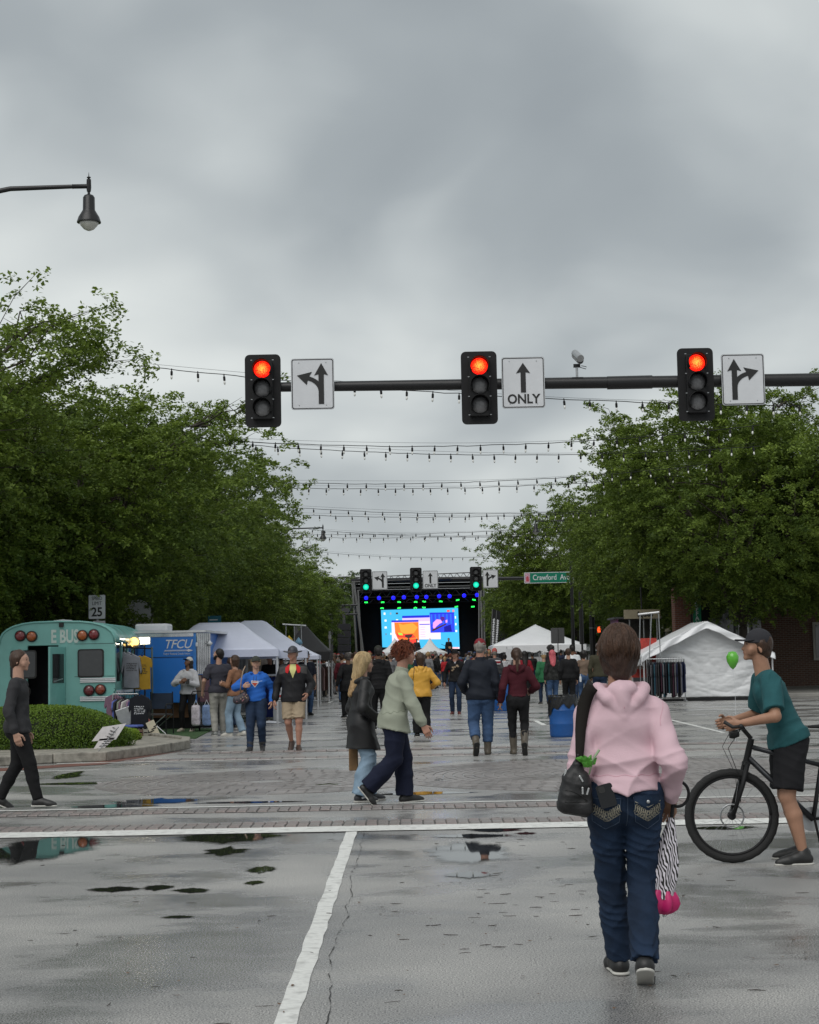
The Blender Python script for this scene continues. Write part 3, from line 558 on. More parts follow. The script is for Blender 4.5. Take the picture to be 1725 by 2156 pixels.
# street name sign
xa, za = XZ(1104, 1217, Y2-.15); xb, _ = XZ(1208, 1217, Y2-.15); w = xb-xa; t = empty('street_name_sign', 'green street name sign reading Crawford Ave. on the far arm', 'sign', ((xa+xb)/2, Y2-.15, za))
MB().prism(rrect(w, .66, .04), -.01, .01).build('border', m_sign, t); MB().prism(rrect(w-.07, .59, .03), -.014, -.0102).build('panel', m_greensign, t)
MB().prism(rrect(.30, .57, .02, cx=-w/2+.2), -.018, -.0142).build('emblem_panel', mat('emblem_pink', (.55, .33, .42), .5, var=.5, vs=9), t)
q = MB(); q.prism([(-w/2+.12, -.22), (-w/2+.28, -.22), (-w/2+.28, .02), (-w/2+.2, .13), (-w/2+.12, .02)], -.021, -.0182).build('emblem', mat('emblem_red', (.45, .07, .09), .5), t)
lettering('Crawford  Ave.', .33, m_sign, t, (.18, -.016, 0), sx=.80, bold=.004)
# pedestrian signals and their poles, plates seen from behind
m_hand = mat('hand_orange', (.5, .05, .01), .5, emit=(1, .10, .02), es=1.5)
for (u, v, Y, pu, lb) in ((1261, 1326, 95, 1249, 'right'), (555, 1338, 95, 575, 'left')):
    x, z = XZ(u, v, Y); xp = P(pu, 1385, Y).x; side = 'pedestrian signal showing an orange hand on the %s far pole' % lb
    t = empty('pedestrian_signal', side, 'signal', (x, Y-.25, z), 0, 'orange hand pedestrian signals')
    MB().prism(rrect(.52, .48, .04, cx=.06), -.08, .12).build('housing', m_black, t, bevel=.01)
    MB().prism(rrect(.44, .40, .03, cx=.06), -.09, -.081).build('screen', mat('signal_screen', (.05, .05, .05), .3), t)
    mb = MB(); mb.prism(rrect(.16, .17, .03, cx=-.03, cz=-.07), -.1, -.0905)
    for k in range(4): mb.prism(rrect(.034, .2, .015, 2, cx=-.09+.04*k, cz=.07-.02*(k in (0,))), -.1, -.0905)
    mb.prism([(.04, -.10), (.09, .01), (.065, .03), (.03, -.03)], -.1, -.0905); mb.build('hand_symbol', m_hand, t)
    if lb == 'left':
        t = empty('signal_pole', 'dark signal pole at the far left corner under the elms', 'pole', (xp, Y, 0)); h_ = P(pu, 1262, Y).z
        MB().tube([(0, 0, 0), (0, 0, h_)], [.2, .15], 14).build('shaft', m_pole, t, smooth=True); MB().lathe([(.3, 0), (.28, .15), (.2, .35)], 14).build('base', m_pole, t)
    else:
        t = empty('signal_pole', 'thick dark signal pole right of the street beside the orange hand', 'pole', (xp, Y, 0)); h_ = P(pu, 1262, Y).z
        MB().tube([(0, 0, 0), (0, 0, h_)], [.16, .14], 14).build('shaft', m_pole, t, smooth=True); MB().lathe([(.26, 0), (.25, .15), (.16, .35)], 14).build('base', m_pole, t)
        for zz in (h_-.9, h_-1.6): MB().lathe([(.165, 0), (.165, .03)], 14, (0, 0, zz)).build('clamp_band', m_alu, t)
m_backplate = mat('sign_back', (.10, .10, .105), .5, metal=.4)
for (u, v, w_, h_, Y, lb) in ((1174.5, 1338.5, .72, .84, 92, 'dark back of a square sign on a post before the big white tent'), (631.5, 1337, .60, .85, 88, 'grey back of a tall sign on a post left of the street')):
    x, z = XZ(u, v, Y); t = empty('road_sign', lb, 'sign', (x, Y, 0)); MB().prism(rrect(w_, h_, .04, cz=z), -.01, 0.0).build('panel', m_backplate, t); MB().tube([(0, -.04, 0), (0, -.04, z+h_*.48)], .03, 6).build('post', m_backplate, t)
# speed limit sign half hidden by leaves
x0, _ = XZ(188, 1280, 60); x1, z0 = XZ(223, 1304, 60); _, z1 = XZ(223, 1251, 60); w_ = x1-x0; t = empty('speed_limit_sign', 'white speed limit 25 sign half hidden by leaves above the bus', 'sign', ((x0+x1)/2, 50, 0))
S_ = 50/60; x0, _ = XZ(186, 1280, 36.9); x1, z0 = XZ(223, 1304, 36.9); z1 = z0+(x1-x0)*1.45; t.location = ((x0+x1)/2, 41.5, 0)
k_ = 41.5/36.9; cx_, z0_ = XZ(204.5, 1304, 41.5); z1_ = P(204, 1252, 41.5).z; w_ = P(223, 1280, 41.5).x-P(186, 1280, 41.5).x; h_ = z1_-z0_; t.location.x = cx_; zc_ = (z0_+z1_)/2
MB().prism(rrect(w_, h_, .03, cz=zc_), -.01, 0).build('border', m_ink, t); MB().prism(rrect(w_*.94, h_*.96, .02, cz=zc_), -.0135, -.0102).build('panel', m_sign, t)
lettering('25', h_*.36, m_ink, t, (0, -.0145, zc_-h_*.22), sx=.9, bold=.008); lettering('LIMIT', h_*.15, m_ink, t, (0, -.0145, zc_+h_*.14), sx=.8); lettering('SPEED', h_*.15, m_ink, t, (0, -.0145, zc_+h_*.34), sx=.75)
MB().tube([(0, .03, 0), (0, .03, z1_)], .03, 6).build('post', m_alu, t)
MB().prism(rrect(w_*.7, h_*.35, .015, cx=.05, cz=z0_-h_*.24), -.01, 0).build('small_plate', m_sign, t); MB().prism(rrect(w_*.25, h_*.2, .01, cx=-.05, cz=z0_-h_*.24), -.014, -.0102).build('plate_patch', m_greensign, t)
# ================================================================ buildings behind the trees
m_glassd = mat('dark_glass', (.02, .023, .025), .08, spec=.7); m_trim = mat('trim_pale', (.45, .44, .40), .6)
def brick_mat(name, c):
    m = bpy.data.materials.new(name); m.use_nodes = True; nt = m.node_tree; b = nt.nodes['Principled BSDF']; t = nt.nodes.new('ShaderNodeTexBrick'); tc = nt.nodes.new('ShaderNodeTexCoord')
    sp = nt.nodes.new('ShaderNodeSeparateXYZ'); cb = nt.nodes.new('ShaderNodeCombineXYZ'); ad = nt.nodes.new('ShaderNodeMath'); nt.links.new(tc.outputs['Object'], sp.inputs[0]); nt.links.new(sp.outputs[0], ad.inputs[0]); nt.links.new(sp.outputs[1], ad.inputs[1])
    nt.links.new(ad.outputs[0], cb.inputs[0]); nt.links.new(sp.outputs[2], cb.inputs[1]); nt.links.new(cb.outputs[0], t.inputs[0]); t.inputs['Scale'].default_value = 1; t.inputs['Brick Width'].default_value = .22; t.inputs['Row Height'].default_value = .075; t.inputs['Mortar Size'].default_value = .008
    t.inputs['Color1'].default_value = tuple(c)+(1,); t.inputs['Color2'].default_value = tuple(x*.7 for x in c)+(1,); t.inputs['Mortar'].default_value = (.2, .18, .16, 1); nt.links.new(t.outputs[0], b.inputs['Base Color']); b.inputs['Roughness'].default_value = .85; return m
BM = [brick_mat('brick_red', (.22, .075, .045)), brick_mat('brick_buff', (.30, .20, .13)), mat('stucco_cream', (.42, .39, .33), .8, bump=.3), brick_mat('brick_brown', (.14, .07, .045)), mat('stucco_grey', (.30, .30, .30), .8, bump=.3)]
def building(label, x0, x1, y0, y1, h, m, side, bays, seed, group):
    """side=+1: the street front faces +x (left row), -1 faces -x"""
    rs = random.Random(seed); xf = x1 if side > 0 else x0; t = empty('shop_building', label, 'building', ((x0+x1)/2, (y0+y1)/2, 0), 0, group); ox, oy = t.location.x, t.location.y
    MB().box((0, 0, h/2+.07), (x1-x0, y1-y0, h-.14)).build('wall', m, t); MB().box((0, 0, h+.12), (x1-x0+.3, y1-y0+.1, .24)).build('cornice', m_trim, t)
    w = (y1-y0)/bays; fx = xf-ox
    for k in range(bays):
        cy = y0+w*(k+.5)-oy
        f_ = MB().box((fx+side*.04, cy, 1.65), (.1, w*.78, 2.6)).build('shop_front', m_trim, t)
        MB().box((fx+side*.10, cy, 1.65), (.04, w*.70, 2.35)).build('pane', m_glassd, f_)
        for fl in range(int((h-4.2)/3.2)+1):
            z = 5.3+fl*3.2
            if z+1 > h: break
            for q in (-.25, .25):
                f_ = MB().box((fx+side*.03, cy+q*w, z), (.1, .95, 1.7)).build('window', m_trim, t); MB().box((fx+side*.085, cy+q*w, z), (.03, .75, 1.5)).build('pane', m_glassd, f_)
        if rs.random() < .6:
            c = rs.choice(((.05, .12, .08), (.2, .03, .03), (.03, .05, .12), (.25, .22, .15))); MB().add([(fx+side*.12, cy-w*.4, 3.3), (fx+side*.12, cy+w*.4, 3.3), (fx+side*1.3, cy+w*.4, 2.6), (fx+side*1.3, cy-w*.4, 2.6)], [(0,1,2,3)]).build('awning', cloth('awning%d%d' % (seed, k), c), t, solid=.03)
    # end wall facing the photographer
    for fl in range(max(1, int(h/3.4))):
        for q in (-.3, 0, .3):
            f_ = MB().box((q*(x1-x0), (y0-oy)-.03, 1.9+fl*3.3), (1.1, .1, 1.5)).build('window', m_trim, t); MB().box((q*(x1-x0), (y0-oy)-.085, 1.9+fl*3.3), (.9, .03, 1.3)).build('pane', m_glassd, f_)
    return t
gbl, gbr = 'shops behind the left elms', 'shops behind the right elms'
for i, (y0, y1, h, k, lb) in enumerate(((52, 63, 4.6, 4, 'grey rendered shop behind the trailer and first left elms'), (63.2, 76, 7.5, 0, 'red brick two storey shop behind the left elms'), (76.2, 88, 4.6, 2, 'low cream shop behind the left elms'), (88.2, 99, 7.6, 3, 'brown brick shop near the left corner pole'), (112, 130, 7.4, 0, 'red brick block across the far left corner'), (130.2, 175, 4.6, 1, 'long buff brick block left of the far trees'))):
    building(lb, -27, -13.5, y0, y1, h, BM[k], 1, max(2, int((y1-y0)/4)), i, gbl)
for i, (y0, y1, h, k, lb) in enumerate(((68, 80, 7.2, 3, 'brown brick shop behind the dark food cart'), (80.2, 92, 4.6, 1, 'buff brick shop behind the right elms'), (92.2, 99, 4.4, 2, 'low cream shop beside the right signal pole'), (112, 130, 5.0, 4, 'grey block across the far right corner'), (130.2, 175, 4.6, 0, 'long red brick block right of the far trees'))):
    building(lb, 13.8, 27, y0, y1, h, BM[k], -1, max(2, int((y1-y0)/4)), 20+i, gbr)
t = empty('cross_street_building', 'pale building closing the view far behind the stage', 'building', (0, 300, 0)); MB().box((0, 0, 2.2), (150, 8, 4.4)).build('wall', BM[4], t)
for k in range(24): MB().box((-69+k*6, -4.03, 2.3), (3.4, .1, 1.9)).build('window', m_glassd, t)
# corrugated rust front beside the speed limit sign
x0, z0 = XZ(222, 1330, 50); x1, _ = XZ(300, 1330, 50); t = empty('rust_facade', 'rusty corrugated metal facade behind the teal bus roof', 'wall', ((x0+x1)/2, 50, 0)); w = x1-x0; n = int(w/.11)
for i in range(n):
    if i % 2 == 0: MB().box((-w/2+(i+.5)*w/n, -.03-.02*random.random(), 2.3), (w/n*1.1, .06, 4.6)).build('rust_panel', mat('rust_%d' % (i % 3), ((.16, .065, .03), (.11, .05, .028), (.20, .09, .045))[i % 3], .85, var=.45, vs=5, bump=.6, bs=30), t)
MB().box((0, .05, 2.3), (w, .1, 4.6)).build('backing', mat('rust_back', (.05, .03, .02), .9), t)
for zz in (2.45,): MB().box((0, -.09, zz), (w, .06, .12)).build('rail', mat('rust_rail', (.2, .13, .08), .8, var=.3), t)
x, z = XZ(205, 1310, 50.5); MB().box((x-.1, 51, 2.5), (3.3, .3, 5)).build('pale_wall', BM[4]); tag(bpy.data.objects['pale_wall'], 'pale grey wall seen beside the speed limit sign', 'wall')
# round white shop sign, blue plate, antiques board, green banner, brick pier
x, z = XZ(290, 1292, 46); t = empty('round_sign', 'round white shop sign with dark rim behind the elm trunk', 'sign', (x, 46, z)); MB().lathe([(.42, 0), (.42, .05)], 32, (0, 0, 0), 'Y').build('rim', m_ink, t); MB().lathe([(.38, .051), (.38, .06)], 32, (0, 0, 0), 'Y').build('panel', m_sign, t)
MB().tube([(0, .04, -z), (0, .04, .3)], .04, 6).build('post', m_pole, t)
x, z = XZ(452, 1313, 55); t = empty('teal_plate', 'small dark teal plate with pale lines behind the trailer', 'sign', (x, 55, 0)); MB().box((0, 0, z), (.42, .04, .5)).build('panel', mat('teal_plate', (.01, .10, .14), .5), t)
for k in range(3): MB().box((-.03, -.024, z+.12-.11*k), (.26-.05*k, .005, .03)).build('print_line', m_sign, t)
MB().tube([(0, .05, 0), (0, .05, z)], .03, 6).build('post', m_pole, t)
x, z = XZ(1352, 1293, 64); t = empty('antiques_sign', 'tan hanging board with blackletter ending iques above the dark cart', 'sign', (x, 64, z)); MB().box((0, 0, 0), (1.35, .08, .34)).build('panel', mat('tan_board', (.30, .26, .18), .7, grime=.3), t); lettering('iques', .20, m_ink, t, (.12, -.043, 0), bold=.012)
MB().tube([(0, 0, .17), (0, .1, 1.0)], .03, 6).build('hanger', m_pole, t)
x, z = XZ(1440, 1290, 63.5); t = empty('brick_pier', 'red brick pier behind the ridge of the white tent', 'pillar', (x, 63.6, 0)); MB().box((0, 0, 2.6), (.78*63/65*.98, .8, 5.2)).build('shaft', BM[0], t); MB().box((0, 0, 5.28), (.9, .9, .16)).build('cap', m_trim, t)
x, z = XZ(1466, 1290, 63); t = empty('green_banner', 'vertical green banner lettered UFFA behind the white tent', 'banner', (x, 62.8, 0)); MB().box((0, 0, z), (.30, .03, 1.6)).build('cloth', mat('banner_green', (.01, .20, .10), .6), t)
lettering('BUFFALO', .15, m_sign, t, (0, -.02, z-.05), vertical=True, bold=.006); MB().tube([(-.2, .03, 0), (-.2, .03, z+.9)], .03, 6).build('post', m_pole, t)
x, z = XZ(1455, 1296, 63.3); t = empty('shop_window_sign', 'dark shop window with a single white letter R by the pier', 'sign', (x+1.2, 64.4, 0)); MB().box((0, 0, 2.6), (3.2, .1, 2.6)).build('window', m_glassd, t)
lettering('R', .26, m_sign, t, (-1.12, -.06, z), bold=.01)
for k in range(5): MB().box((.6+k*.16, -.09, 2.7), (.06, .06, 2.6)).build('slat', m_alu if k % 2 else m_pole, t)

# ================================================================ stage
YS = 135.0; k_ = YS/3600
def sx(u): return P(u, 1385, YS).x
def sz(v): return P(880, v, YS).z
t = empty('concert_stage', 'large black concert stage with lit trusses at the street end', 'stage', (0, YS, 0)); st = t
m_drape = mat('black_drape', (.006, .006, .009), .9, var=.4, vs=1.5); m_truss = mat('truss_metal', (.22, .22, .22), .5, metal=.6); m_trussd = mat('truss_dark', (.05, .05, .055), .5)
xl, xr = sx(752), sx(1018); zt, zf = sz(1222), 1.35
MB().box(((xl+xr)/2, 5.2, (zt+0)/2+.2), (xr-xl+.6, .15, zt-.4)).build('back_drape', m_drape, t)
for x in (xl-.1, xr+.1): MB().box((x, 2.4, zt/2), (.12, 5, zt-.3)).build('side_drape', m_drape, t)
MB().box((xl+1.0, 4.4, zt/2), (1.9, .08, zt-1.2)).build('wing_drape', m_drape, t); MB().box((xr-1.0, 4.4, zt/2), (1.9, .08, zt-1.2)).build('wing_drape', m_drape, t)
MB().box(((xl+xr)/2, 1.9, zf/2), (xr-xl+.5, 6.4, zf)).build('deck', mat('stage_deck', (.015, .015, .016), .6), t); MB().box(((xl+xr)/2, 2.5, zt+.12), (xr-xl+.8, 6.2, .16)).build('roof', mat('stage_roof', (.03, .03, .035), .7), t)
def truss(a, b_, s, m, n, name='truss', par=None):
    a, b_ = Vector(a), Vector(b_); d = (b_-a).normalized(); u = d.cross(Vector((0, 1, 0))); u = u.normalized() if u.length > .1 else Vector((1, 0, 0)); w = d.cross(u); mb = MB()
    for q in ((1, 1), (1, -1), (-1, 1), (-1, -1)): mb.tube([a+(u*q[0]+w*q[1])*s/2, b_+(u*q[0]+w*q[1])*s/2], s*.09, 4)
    for i in range(n):
        p0, p1 = a+(b_-a)*(i/n), a+(b_-a)*((i+1)/n); s0 = 1 if i % 2 else -1
        for q in (1, -1): mb.tube([p0+(u*s0+w*q)*s/2, p1+(u*-s0+w*q)*s/2], s*.06, 3)
    return mb.build(name, m, par)
truss((sx(738), -.4, sz(1219)), (sx(1028), -.4, sz(1212)), .36, m_truss, 42, par=t)
truss((xl+.2, 1.0, sz(1249)), (xr-.2, 1.0, sz(1247)), .45, m_trussd, 26, par=t); truss((xl+.2, 2.6, sz(1262)), (xr-.2, 2.6, sz(1262)), .3, m_trussd, 26, par=t)
MB().box(((xl+xr)/2, .2, sz(1235)), (xr-xl, .1, .12)).build('beam', m_truss, t); MB().box(((xl+xr)/2, .1, sz(1240)), (xr-xl-.3, .06, .04)).build('beam', m_sign, t)
for (ua, va, ub, vb, r_) in ((748, 1222, 766, 1375, .10), (757, 1240, 762, 1370, .07), (1016, 1225, 1016, 1375, .10), (1012, 1232, 1009, 1372, .07), (745, 1222, 752, 1375, .08), (1022, 1222, 1021, 1378, .07)):
    MB().tube([(sx(ua), -.5, sz(va)), (sx(ub), -.6, max(.0, sz(vb)))], r_, 6).build('mast', m_truss, t)
for (u0, u1, v) in ((695, 742, 1216), (1024, 1085, 1208)):
    truss((sx(u0), .5, sz(v)), (sx(u1), .5, sz(v+6 if u0 < 700 else v+8)), .30, m_truss, 8, 'outrigger_truss', t); MB().tube([(sx(u0), .5, sz(v-6)), (sx(u1), .5, sz(v-6))], .06, 4).build('outrigger_rail', m_sign, t)
    MB().tube([((sx(u0)+sx(u1))/2, .5, sz(v)), ((sx(u0)+sx(u1))/2, .5, 0)], .025, 4).build('guy_wire', m_truss, t)
m_blue = mat('stage_light_blue', (0, 0, .3), .4, emit=(.01, .01, 1), es=1.3); m_grn = mat('stage_light_green', (0, .3, .02), .4, emit=(.02, 1, .10), es=2.0)
can = lambda: None
cu = lambda x: (860+x/3.45)/1.2522; cv = lambda y: (1480+y/3.45)/1.2522
for x, y in ((365,335),(482,335),(612,333),(708,328),(825,326),(912,325),(1028,318),(1123,318),(1255,312),(1372,307)):
    p = P(cu(x), cv(y), YS+.8); c_ = MB().lathe([(.10, 0), (.17, .16), (.17, .3)], 10, (p.x, .8, p.z), 'Y').build('spotlight', m_trussd, t); MB().lathe([(.16, .302), (.10, .33), (.01, .34)], 12, (p.x, .8, p.z), 'Y').build('lens', m_blue, c_)
for x, y in ((365,375),(515,375),(665,371),(815,369),(893,366),(1043,365),(1197,353),(1345,351),(510,428),(665,424),(812,424),(890,420),(1185,414),(1335,410)):
    p = P(cu(x), cv(y), YS+2.2); c_ = MB().box((p.x, 2.2, p.z), (.30, .2, .16)).build('spotlight', m_trussd, t)
    for q in range(3): MB().box((p.x-.09+.09*q, 2.08, p.z+random.uniform(-.03, .03)), (.07, .02, .10)).build('lens', m_grn, c_)
MB().box((sx(885), .6, zf+.02), (5.5, .3, .05)).build('stage_edge', m_trussd, t)
for u in range(720, 1040, 5): MB().tube([(sx(u), -1.2, 0), (sx(u), -1.2, 1.45)], .018, 4).build('barrier_bar', m_truss, t) if u % 5 == 0 else None
MB().tube([(sx(700), -1.2, 1.45), (sx(1045), -1.2, 1.45)], .03, 4).build('barrier_rail', m_truss, t)
# LED wall: flat pictures shown on a screen, kept plain
YL = YS+4.0; t = empty('video_screen', 'bright sky blue video wall with open desktop windows on stage', 'screen', (0, YL, 0))
def lx(x): return P(cu(x), 1330, YL).x
def lz(y): return P(885, cv(y), YL).z
def em(name, c, s=1.0, var=.1, vs=2): return mat('led_'+name, tuple(q*.1 for q in c), .6, emit=c, es=s)
def scr(name, pts, c, lay, s=1.0): return MB().prism([(lx(x), lz(y)) for x, y in pts][::-1], -.01-lay*.012, -.01-lay*.012+.008).build(name, em(c[0], c[1], s), t)
SB = ('blue', (.055, .46, .78)); scr('panel', ((503, 437), (1205, 428), (1212, 803), (510, 775)), SB, 0)
MB().box((lx(857), .3, lz(610)), (lx(1212)-lx(503)+.1, .25, 3.4)).build('cabinet', m_black, t)
LI, PI_, NV, WH = ('lilac', (.68, .52, .90)), ('pale_pink', (.92, .74, .92)), ('navy', (.02, .03, .62)), ('white', (.9, .92, .95))
scr('window_panel', ((695, 495), (1040, 490), (1042, 712), (700, 708)), PI_, 1); scr('title_bar', ((695, 493), (945, 491), (945, 512), (695, 514)), NV, 2); scr('tool_bar', ((697, 514), (945, 512), (945, 545), (697, 547)), LI, 2)
scr('title_bar', ((850, 570), (945, 570), (945, 578), (850, 578)), NV, 2)
for k in range(5): scr('text_row', ((858, 598+22*k), (905-7*(k % 2), 598+22*k), (905-7*(k % 2), 601+22*k), (858, 601+22*k)), ('text', (.5, .3, .55)), 3)
scr('window_panel', ((597, 545), (845, 545), (845, 785), (600, 782)), PI_, 3); scr('title_bar', ((597, 533), (843, 533), (843, 550), (597, 550)), NV, 4)
OR, RD, YL_, DK, GN = ('orange', (1, .20, .03)), ('red', (.95, .06, .04)), ('yellow', (1, .42, .06)), ('dark', (.06, .03, .03)), ('lime', (.35, .75, .08))
scr('picture', ((622, 552), (843, 552), (846, 782), (745, 782), (690, 745), (650, 700), (628, 650)), OR, 5); scr('picture_shape', ((660, 560), (700, 575), (790, 560), (835, 600), (800, 650), (740, 665), (680, 640)), YL_, 6, .85)
scr('picture_shape', ((640, 640), (700, 660), (780, 655), (815, 690), (760, 700), (700, 690), (650, 690)), RD, 7); scr('picture_shape', ((650, 645), (690, 650), (700, 670), (665, 668)), GN, 8); scr('picture_shape', ((720, 665), (790, 662), (775, 690), (745, 698), (715, 682)), DK, 8)
scr('picture_shape', ((700, 720), (820, 705), (840, 760), (780, 775), (720, 760)), RD, 8); scr('picture_shape', ((820, 695), (843, 730), (820, 750)), WH, 9); scr('picture_shape', ((790, 745), (838, 752), (842, 780), (795, 775)), DK, 9)
scr('window_panel', ((945, 468), (1168, 472), (1172, 650), (950, 652)), ('royal', (.03, .06, .85)), 4); scr('title_bar', ((945, 468), (1170, 470), (1170, 480), (945, 480)), NV, 5)
for k in range(6): scr('curtain_fold', ((955+35*k, 485), (968+35*k, 485), (970+35*k, 575), (960+35*k, 575)), ('royal2', (.03, .16, 1)), 5)
scr('picture_shape', ((975, 560), (1010, 530), (1045, 535), (1060, 560), (1035, 570), (1000, 600), (985, 625), (972, 600)), ('skin', (.8, .35, .75)), 6); scr('picture_shape', ((1040, 515), (1060, 505), (1082, 515), (1080, 540), (1055, 550)), ('hair', (.10, .02, .25)), 6)
scr('picture_shape', ((960, 625), (1090, 570), (1095, 580), (970, 640)), DK, 7); scr('picture_shape', ((1075, 600), (1135, 580), (1145, 645), (1075, 645)), ('kit', (.01, .01, .3)), 6); scr('picture_shape', ((1088, 540), (1105, 535), (1105, 560), (1090, 565)), ('skin', (.8, .35, .75)), 7)
for x, y, w, h, c in ((535, 470, 16, 20, WH), (590, 470, 14, 18, ('grey', (.3, .4, .5))), (648, 470, 20, 16, DK), (543, 533, 18, 18, WH), (648, 527, 20, 8, WH), (543, 596, 20, 18, WH), (545, 657, 16, 18, ('teal', (.1, .3, .5))), (590, 655, 10, 20, WH), (1116, 456, 26, 18, RD), (1162, 456, 18, 20, ('rose', (.8, .2, .3))), (1180, 516, 10, 22, WH), (1182, 578, 12, 20, WH), (1185, 640, 16, 18, WH)):
    scr('icon', ((x-w/2, y-h/2), (x+w/2, y-h/2), (x+w/2, y+h/2), (x-w/2, y+h/2)), c, 1)
scr('status_bar', ((1132, 785), (1210, 787), (1210, 802), (1132, 800)), ('lightpink', (.95, .8, .88)), 1)
for k in range(5): scr('status_mark', ((1138+13*k, 790), (1146+13*k, 790), (1146+13*k, 797), (1138+13*k, 797)), RD, 2)
# speaker towers and feather banners
for u0, u1, v0, v1, lb in ((712, 738, 1313, 1385, 'tall black speaker tower left of the stage'), (1050, 1068, 1290, 1385, 'tall black speaker tower right of the stage behind the banners')):
    Y = 128; x0, z0 = XZ(u0, v1, Y); x1, z1 = XZ(u1, v0, Y); t = empty('speaker_tower', lb, 'speaker', ((x0+x1)/2, Y, 0), 0, 'speaker towers flanking the stage'); w = x1-x0
    for k in range(8): MB().box((random.uniform(-.01, .01), 0, z1*(k+.5)/8), (w, .8, z1/8-.03)).build('speaker_box', mat('speaker_black', (.012, .012, .017), .7), t, bevel=.015)
    MB().box((0, .1, z1+.5), (.2, .2, 1.0)).build('rigging_post', m_trussd, t); MB().box((0, .1, z1+1.0), (w*.8, .3, .3)).build('motor', m_trussd, t)
t = empty('stage_wing_truss', 'dark horizontal truss arm holding the left speaker tower', 'truss', (P(730, 1385, 131).x, 131, 0)); truss((-1.3, 0, P(730, 1284, 131).z), (.9, 0, P(730, 1284, 131).z), .7, m_trussd, 6, par=t); MB().tube([(-1.1, 0, 0), (-1.1, 0, 5.5)], .1, 6).build('post', m_trussd, t)
for i, (ub, ut, lb) in enumerate(((1033, 1037, 'black feather banner with white vertical marks, left of the pair'), (1040, 1046, 'black feather banner with white vertical marks, right of the pair'))):
    Y = 112; xb, zb = XZ(ub, 1372, Y); xt, zt_ = XZ(ut, 1282+3*i, Y); t = empty('feather_banner', lb, 'banner', (xb, Y, 0), 0, 'feather banners by the stage'); w = .26; dx = xt-xb
    MB().prism([(0, zb), (w, zb+.1), (w+dx, zt_-.1), (dx+.02, zt_)], -.01, .01).build('cloth', m_black, t); MB().tube([(0, 0, 0), (0, 0, zb), (dx, 0, zt_)], .02, 5).build('pole', m_truss, t)
    mb = MB(); rs = random.Random(i+3)
    for k in range(13): f_ = .08+k*.055; mb.box((dx*f_+w*.5, -.014, zb+(zt_-zb)*f_), (.13, .004, .09)).box((dx*f_+w*.5+rs.uniform(-.03, .03), -.0135, zb+(zt_-zb)*(f_+.025)), (.05, .004, .07))
    mb.build('print_marks', m_sign, t)
# ================================================================ tents
m_vinyl = mat('white_vinyl', (.74, .75, .77), .35, var=.04, vs=2, bump=.25, bs=5); m_frame = mat('tent_frame', (.55, .55, .56), .4, metal=.4)
def canopy(name, label, cx, cy, w, d, ze, zp, m, group=None, ridge=0.0, val=.25, scallop=False, rz=0.0, legs=True, sag=.12):
    t = empty(name, label, 'tent', (cx, cy, 0), rz, group); n = 13; rs = random.Random(int(cx*10+cy))
    def top(u, v):
        x, y = (u-.5)*w, (v-.5)*d; ax = max(0, abs(x)-ridge/2)/(w/2-ridge/2); ay = abs(y)/(d/2); f_ = max(ax, ay); h = (1-f_); z = ze+(zp-ze)*(h**1.0)-sag*math.sin(math.pi*f_)*1.0*(1-.6*abs(ax-ay)); return (x, y, z)
    MB().grid(top, 25, 25).build('canopy', m, t, smooth='all', solid=.01)
    vb = MB()
    for (ax_, s) in (('x', -1), ('x', 1), ('y', -1), ('y', 1)):
        k = 28
        vs = []
        for i in range(k+1):
            q = i/k-.5; low = ze-val+(val*.35*abs(math.sin(i/k*math.pi*8)) if scallop else 0)*-1+(val*.2 if scallop else 0); o = .004
            p = (q*w, s*(d/2+o)) if ax_ == 'x' else (s*(w/2+o), q*d); vs += [(p[0], p[1], ze+.005), (p[0], p[1], low)]
        vb.add(vs, [(2*i, 2*i+1, 2*i+3, 2*i+2) for i in range(k)])
    vb.build('valance', m, t, solid=.008)
    for x in (-1, 1):
        for y in (-1, 1): MB().tube([(x*(w/2-.04), y*(d/2-.04), 0), (x*(w/2-.04), y*(d/2-.04), ze)], .03, 6).build('leg', m_frame, t)
    return t
Yt = 104; x0, ze = XZ(1038, 1369, Yt); x1, _ = XZ(1235, 1369, Yt); _, zp = XZ(1130, 1318, Yt+3)
canopy('frame_tent', 'large white frame tent with scalloped edge right of the stage', (x0+x1)/2, Yt+3, x1-x0, 6, ze+.25, zp+.1, m_vinyl, 'white event tents', val=.4, scallop=True, sag=.05)
x, z = XZ(1200, 1343, 112); canopy('frame_tent', 'white tent peak showing right behind the large frame tent', x, 114, 4.2, 5, ze+.1, z, m_vinyl, 'white event tents', sag=.05)
for u0, u1, up, lb in ((794, 869, 832, 'small white peaked tent before the stage, left of the pair'), (871, 942, 905, 'small white peaked tent before the stage, right of the pair')):
    Y = 118; x0, ze = XZ(u0, 1376, Y); x1, _ = XZ(u1, 1376, Y); _, zp = XZ(up, 1343, Y+1.2); canopy('popup_tent', lb, (x0+x1)/2, Y+1.2, x1-x0, 2.6, ze+.05, zp, mat('canopy_grey_white', (.62, .63, .64), .6, var=.05), 'small tents before the stage', val=.22, sag=.32)
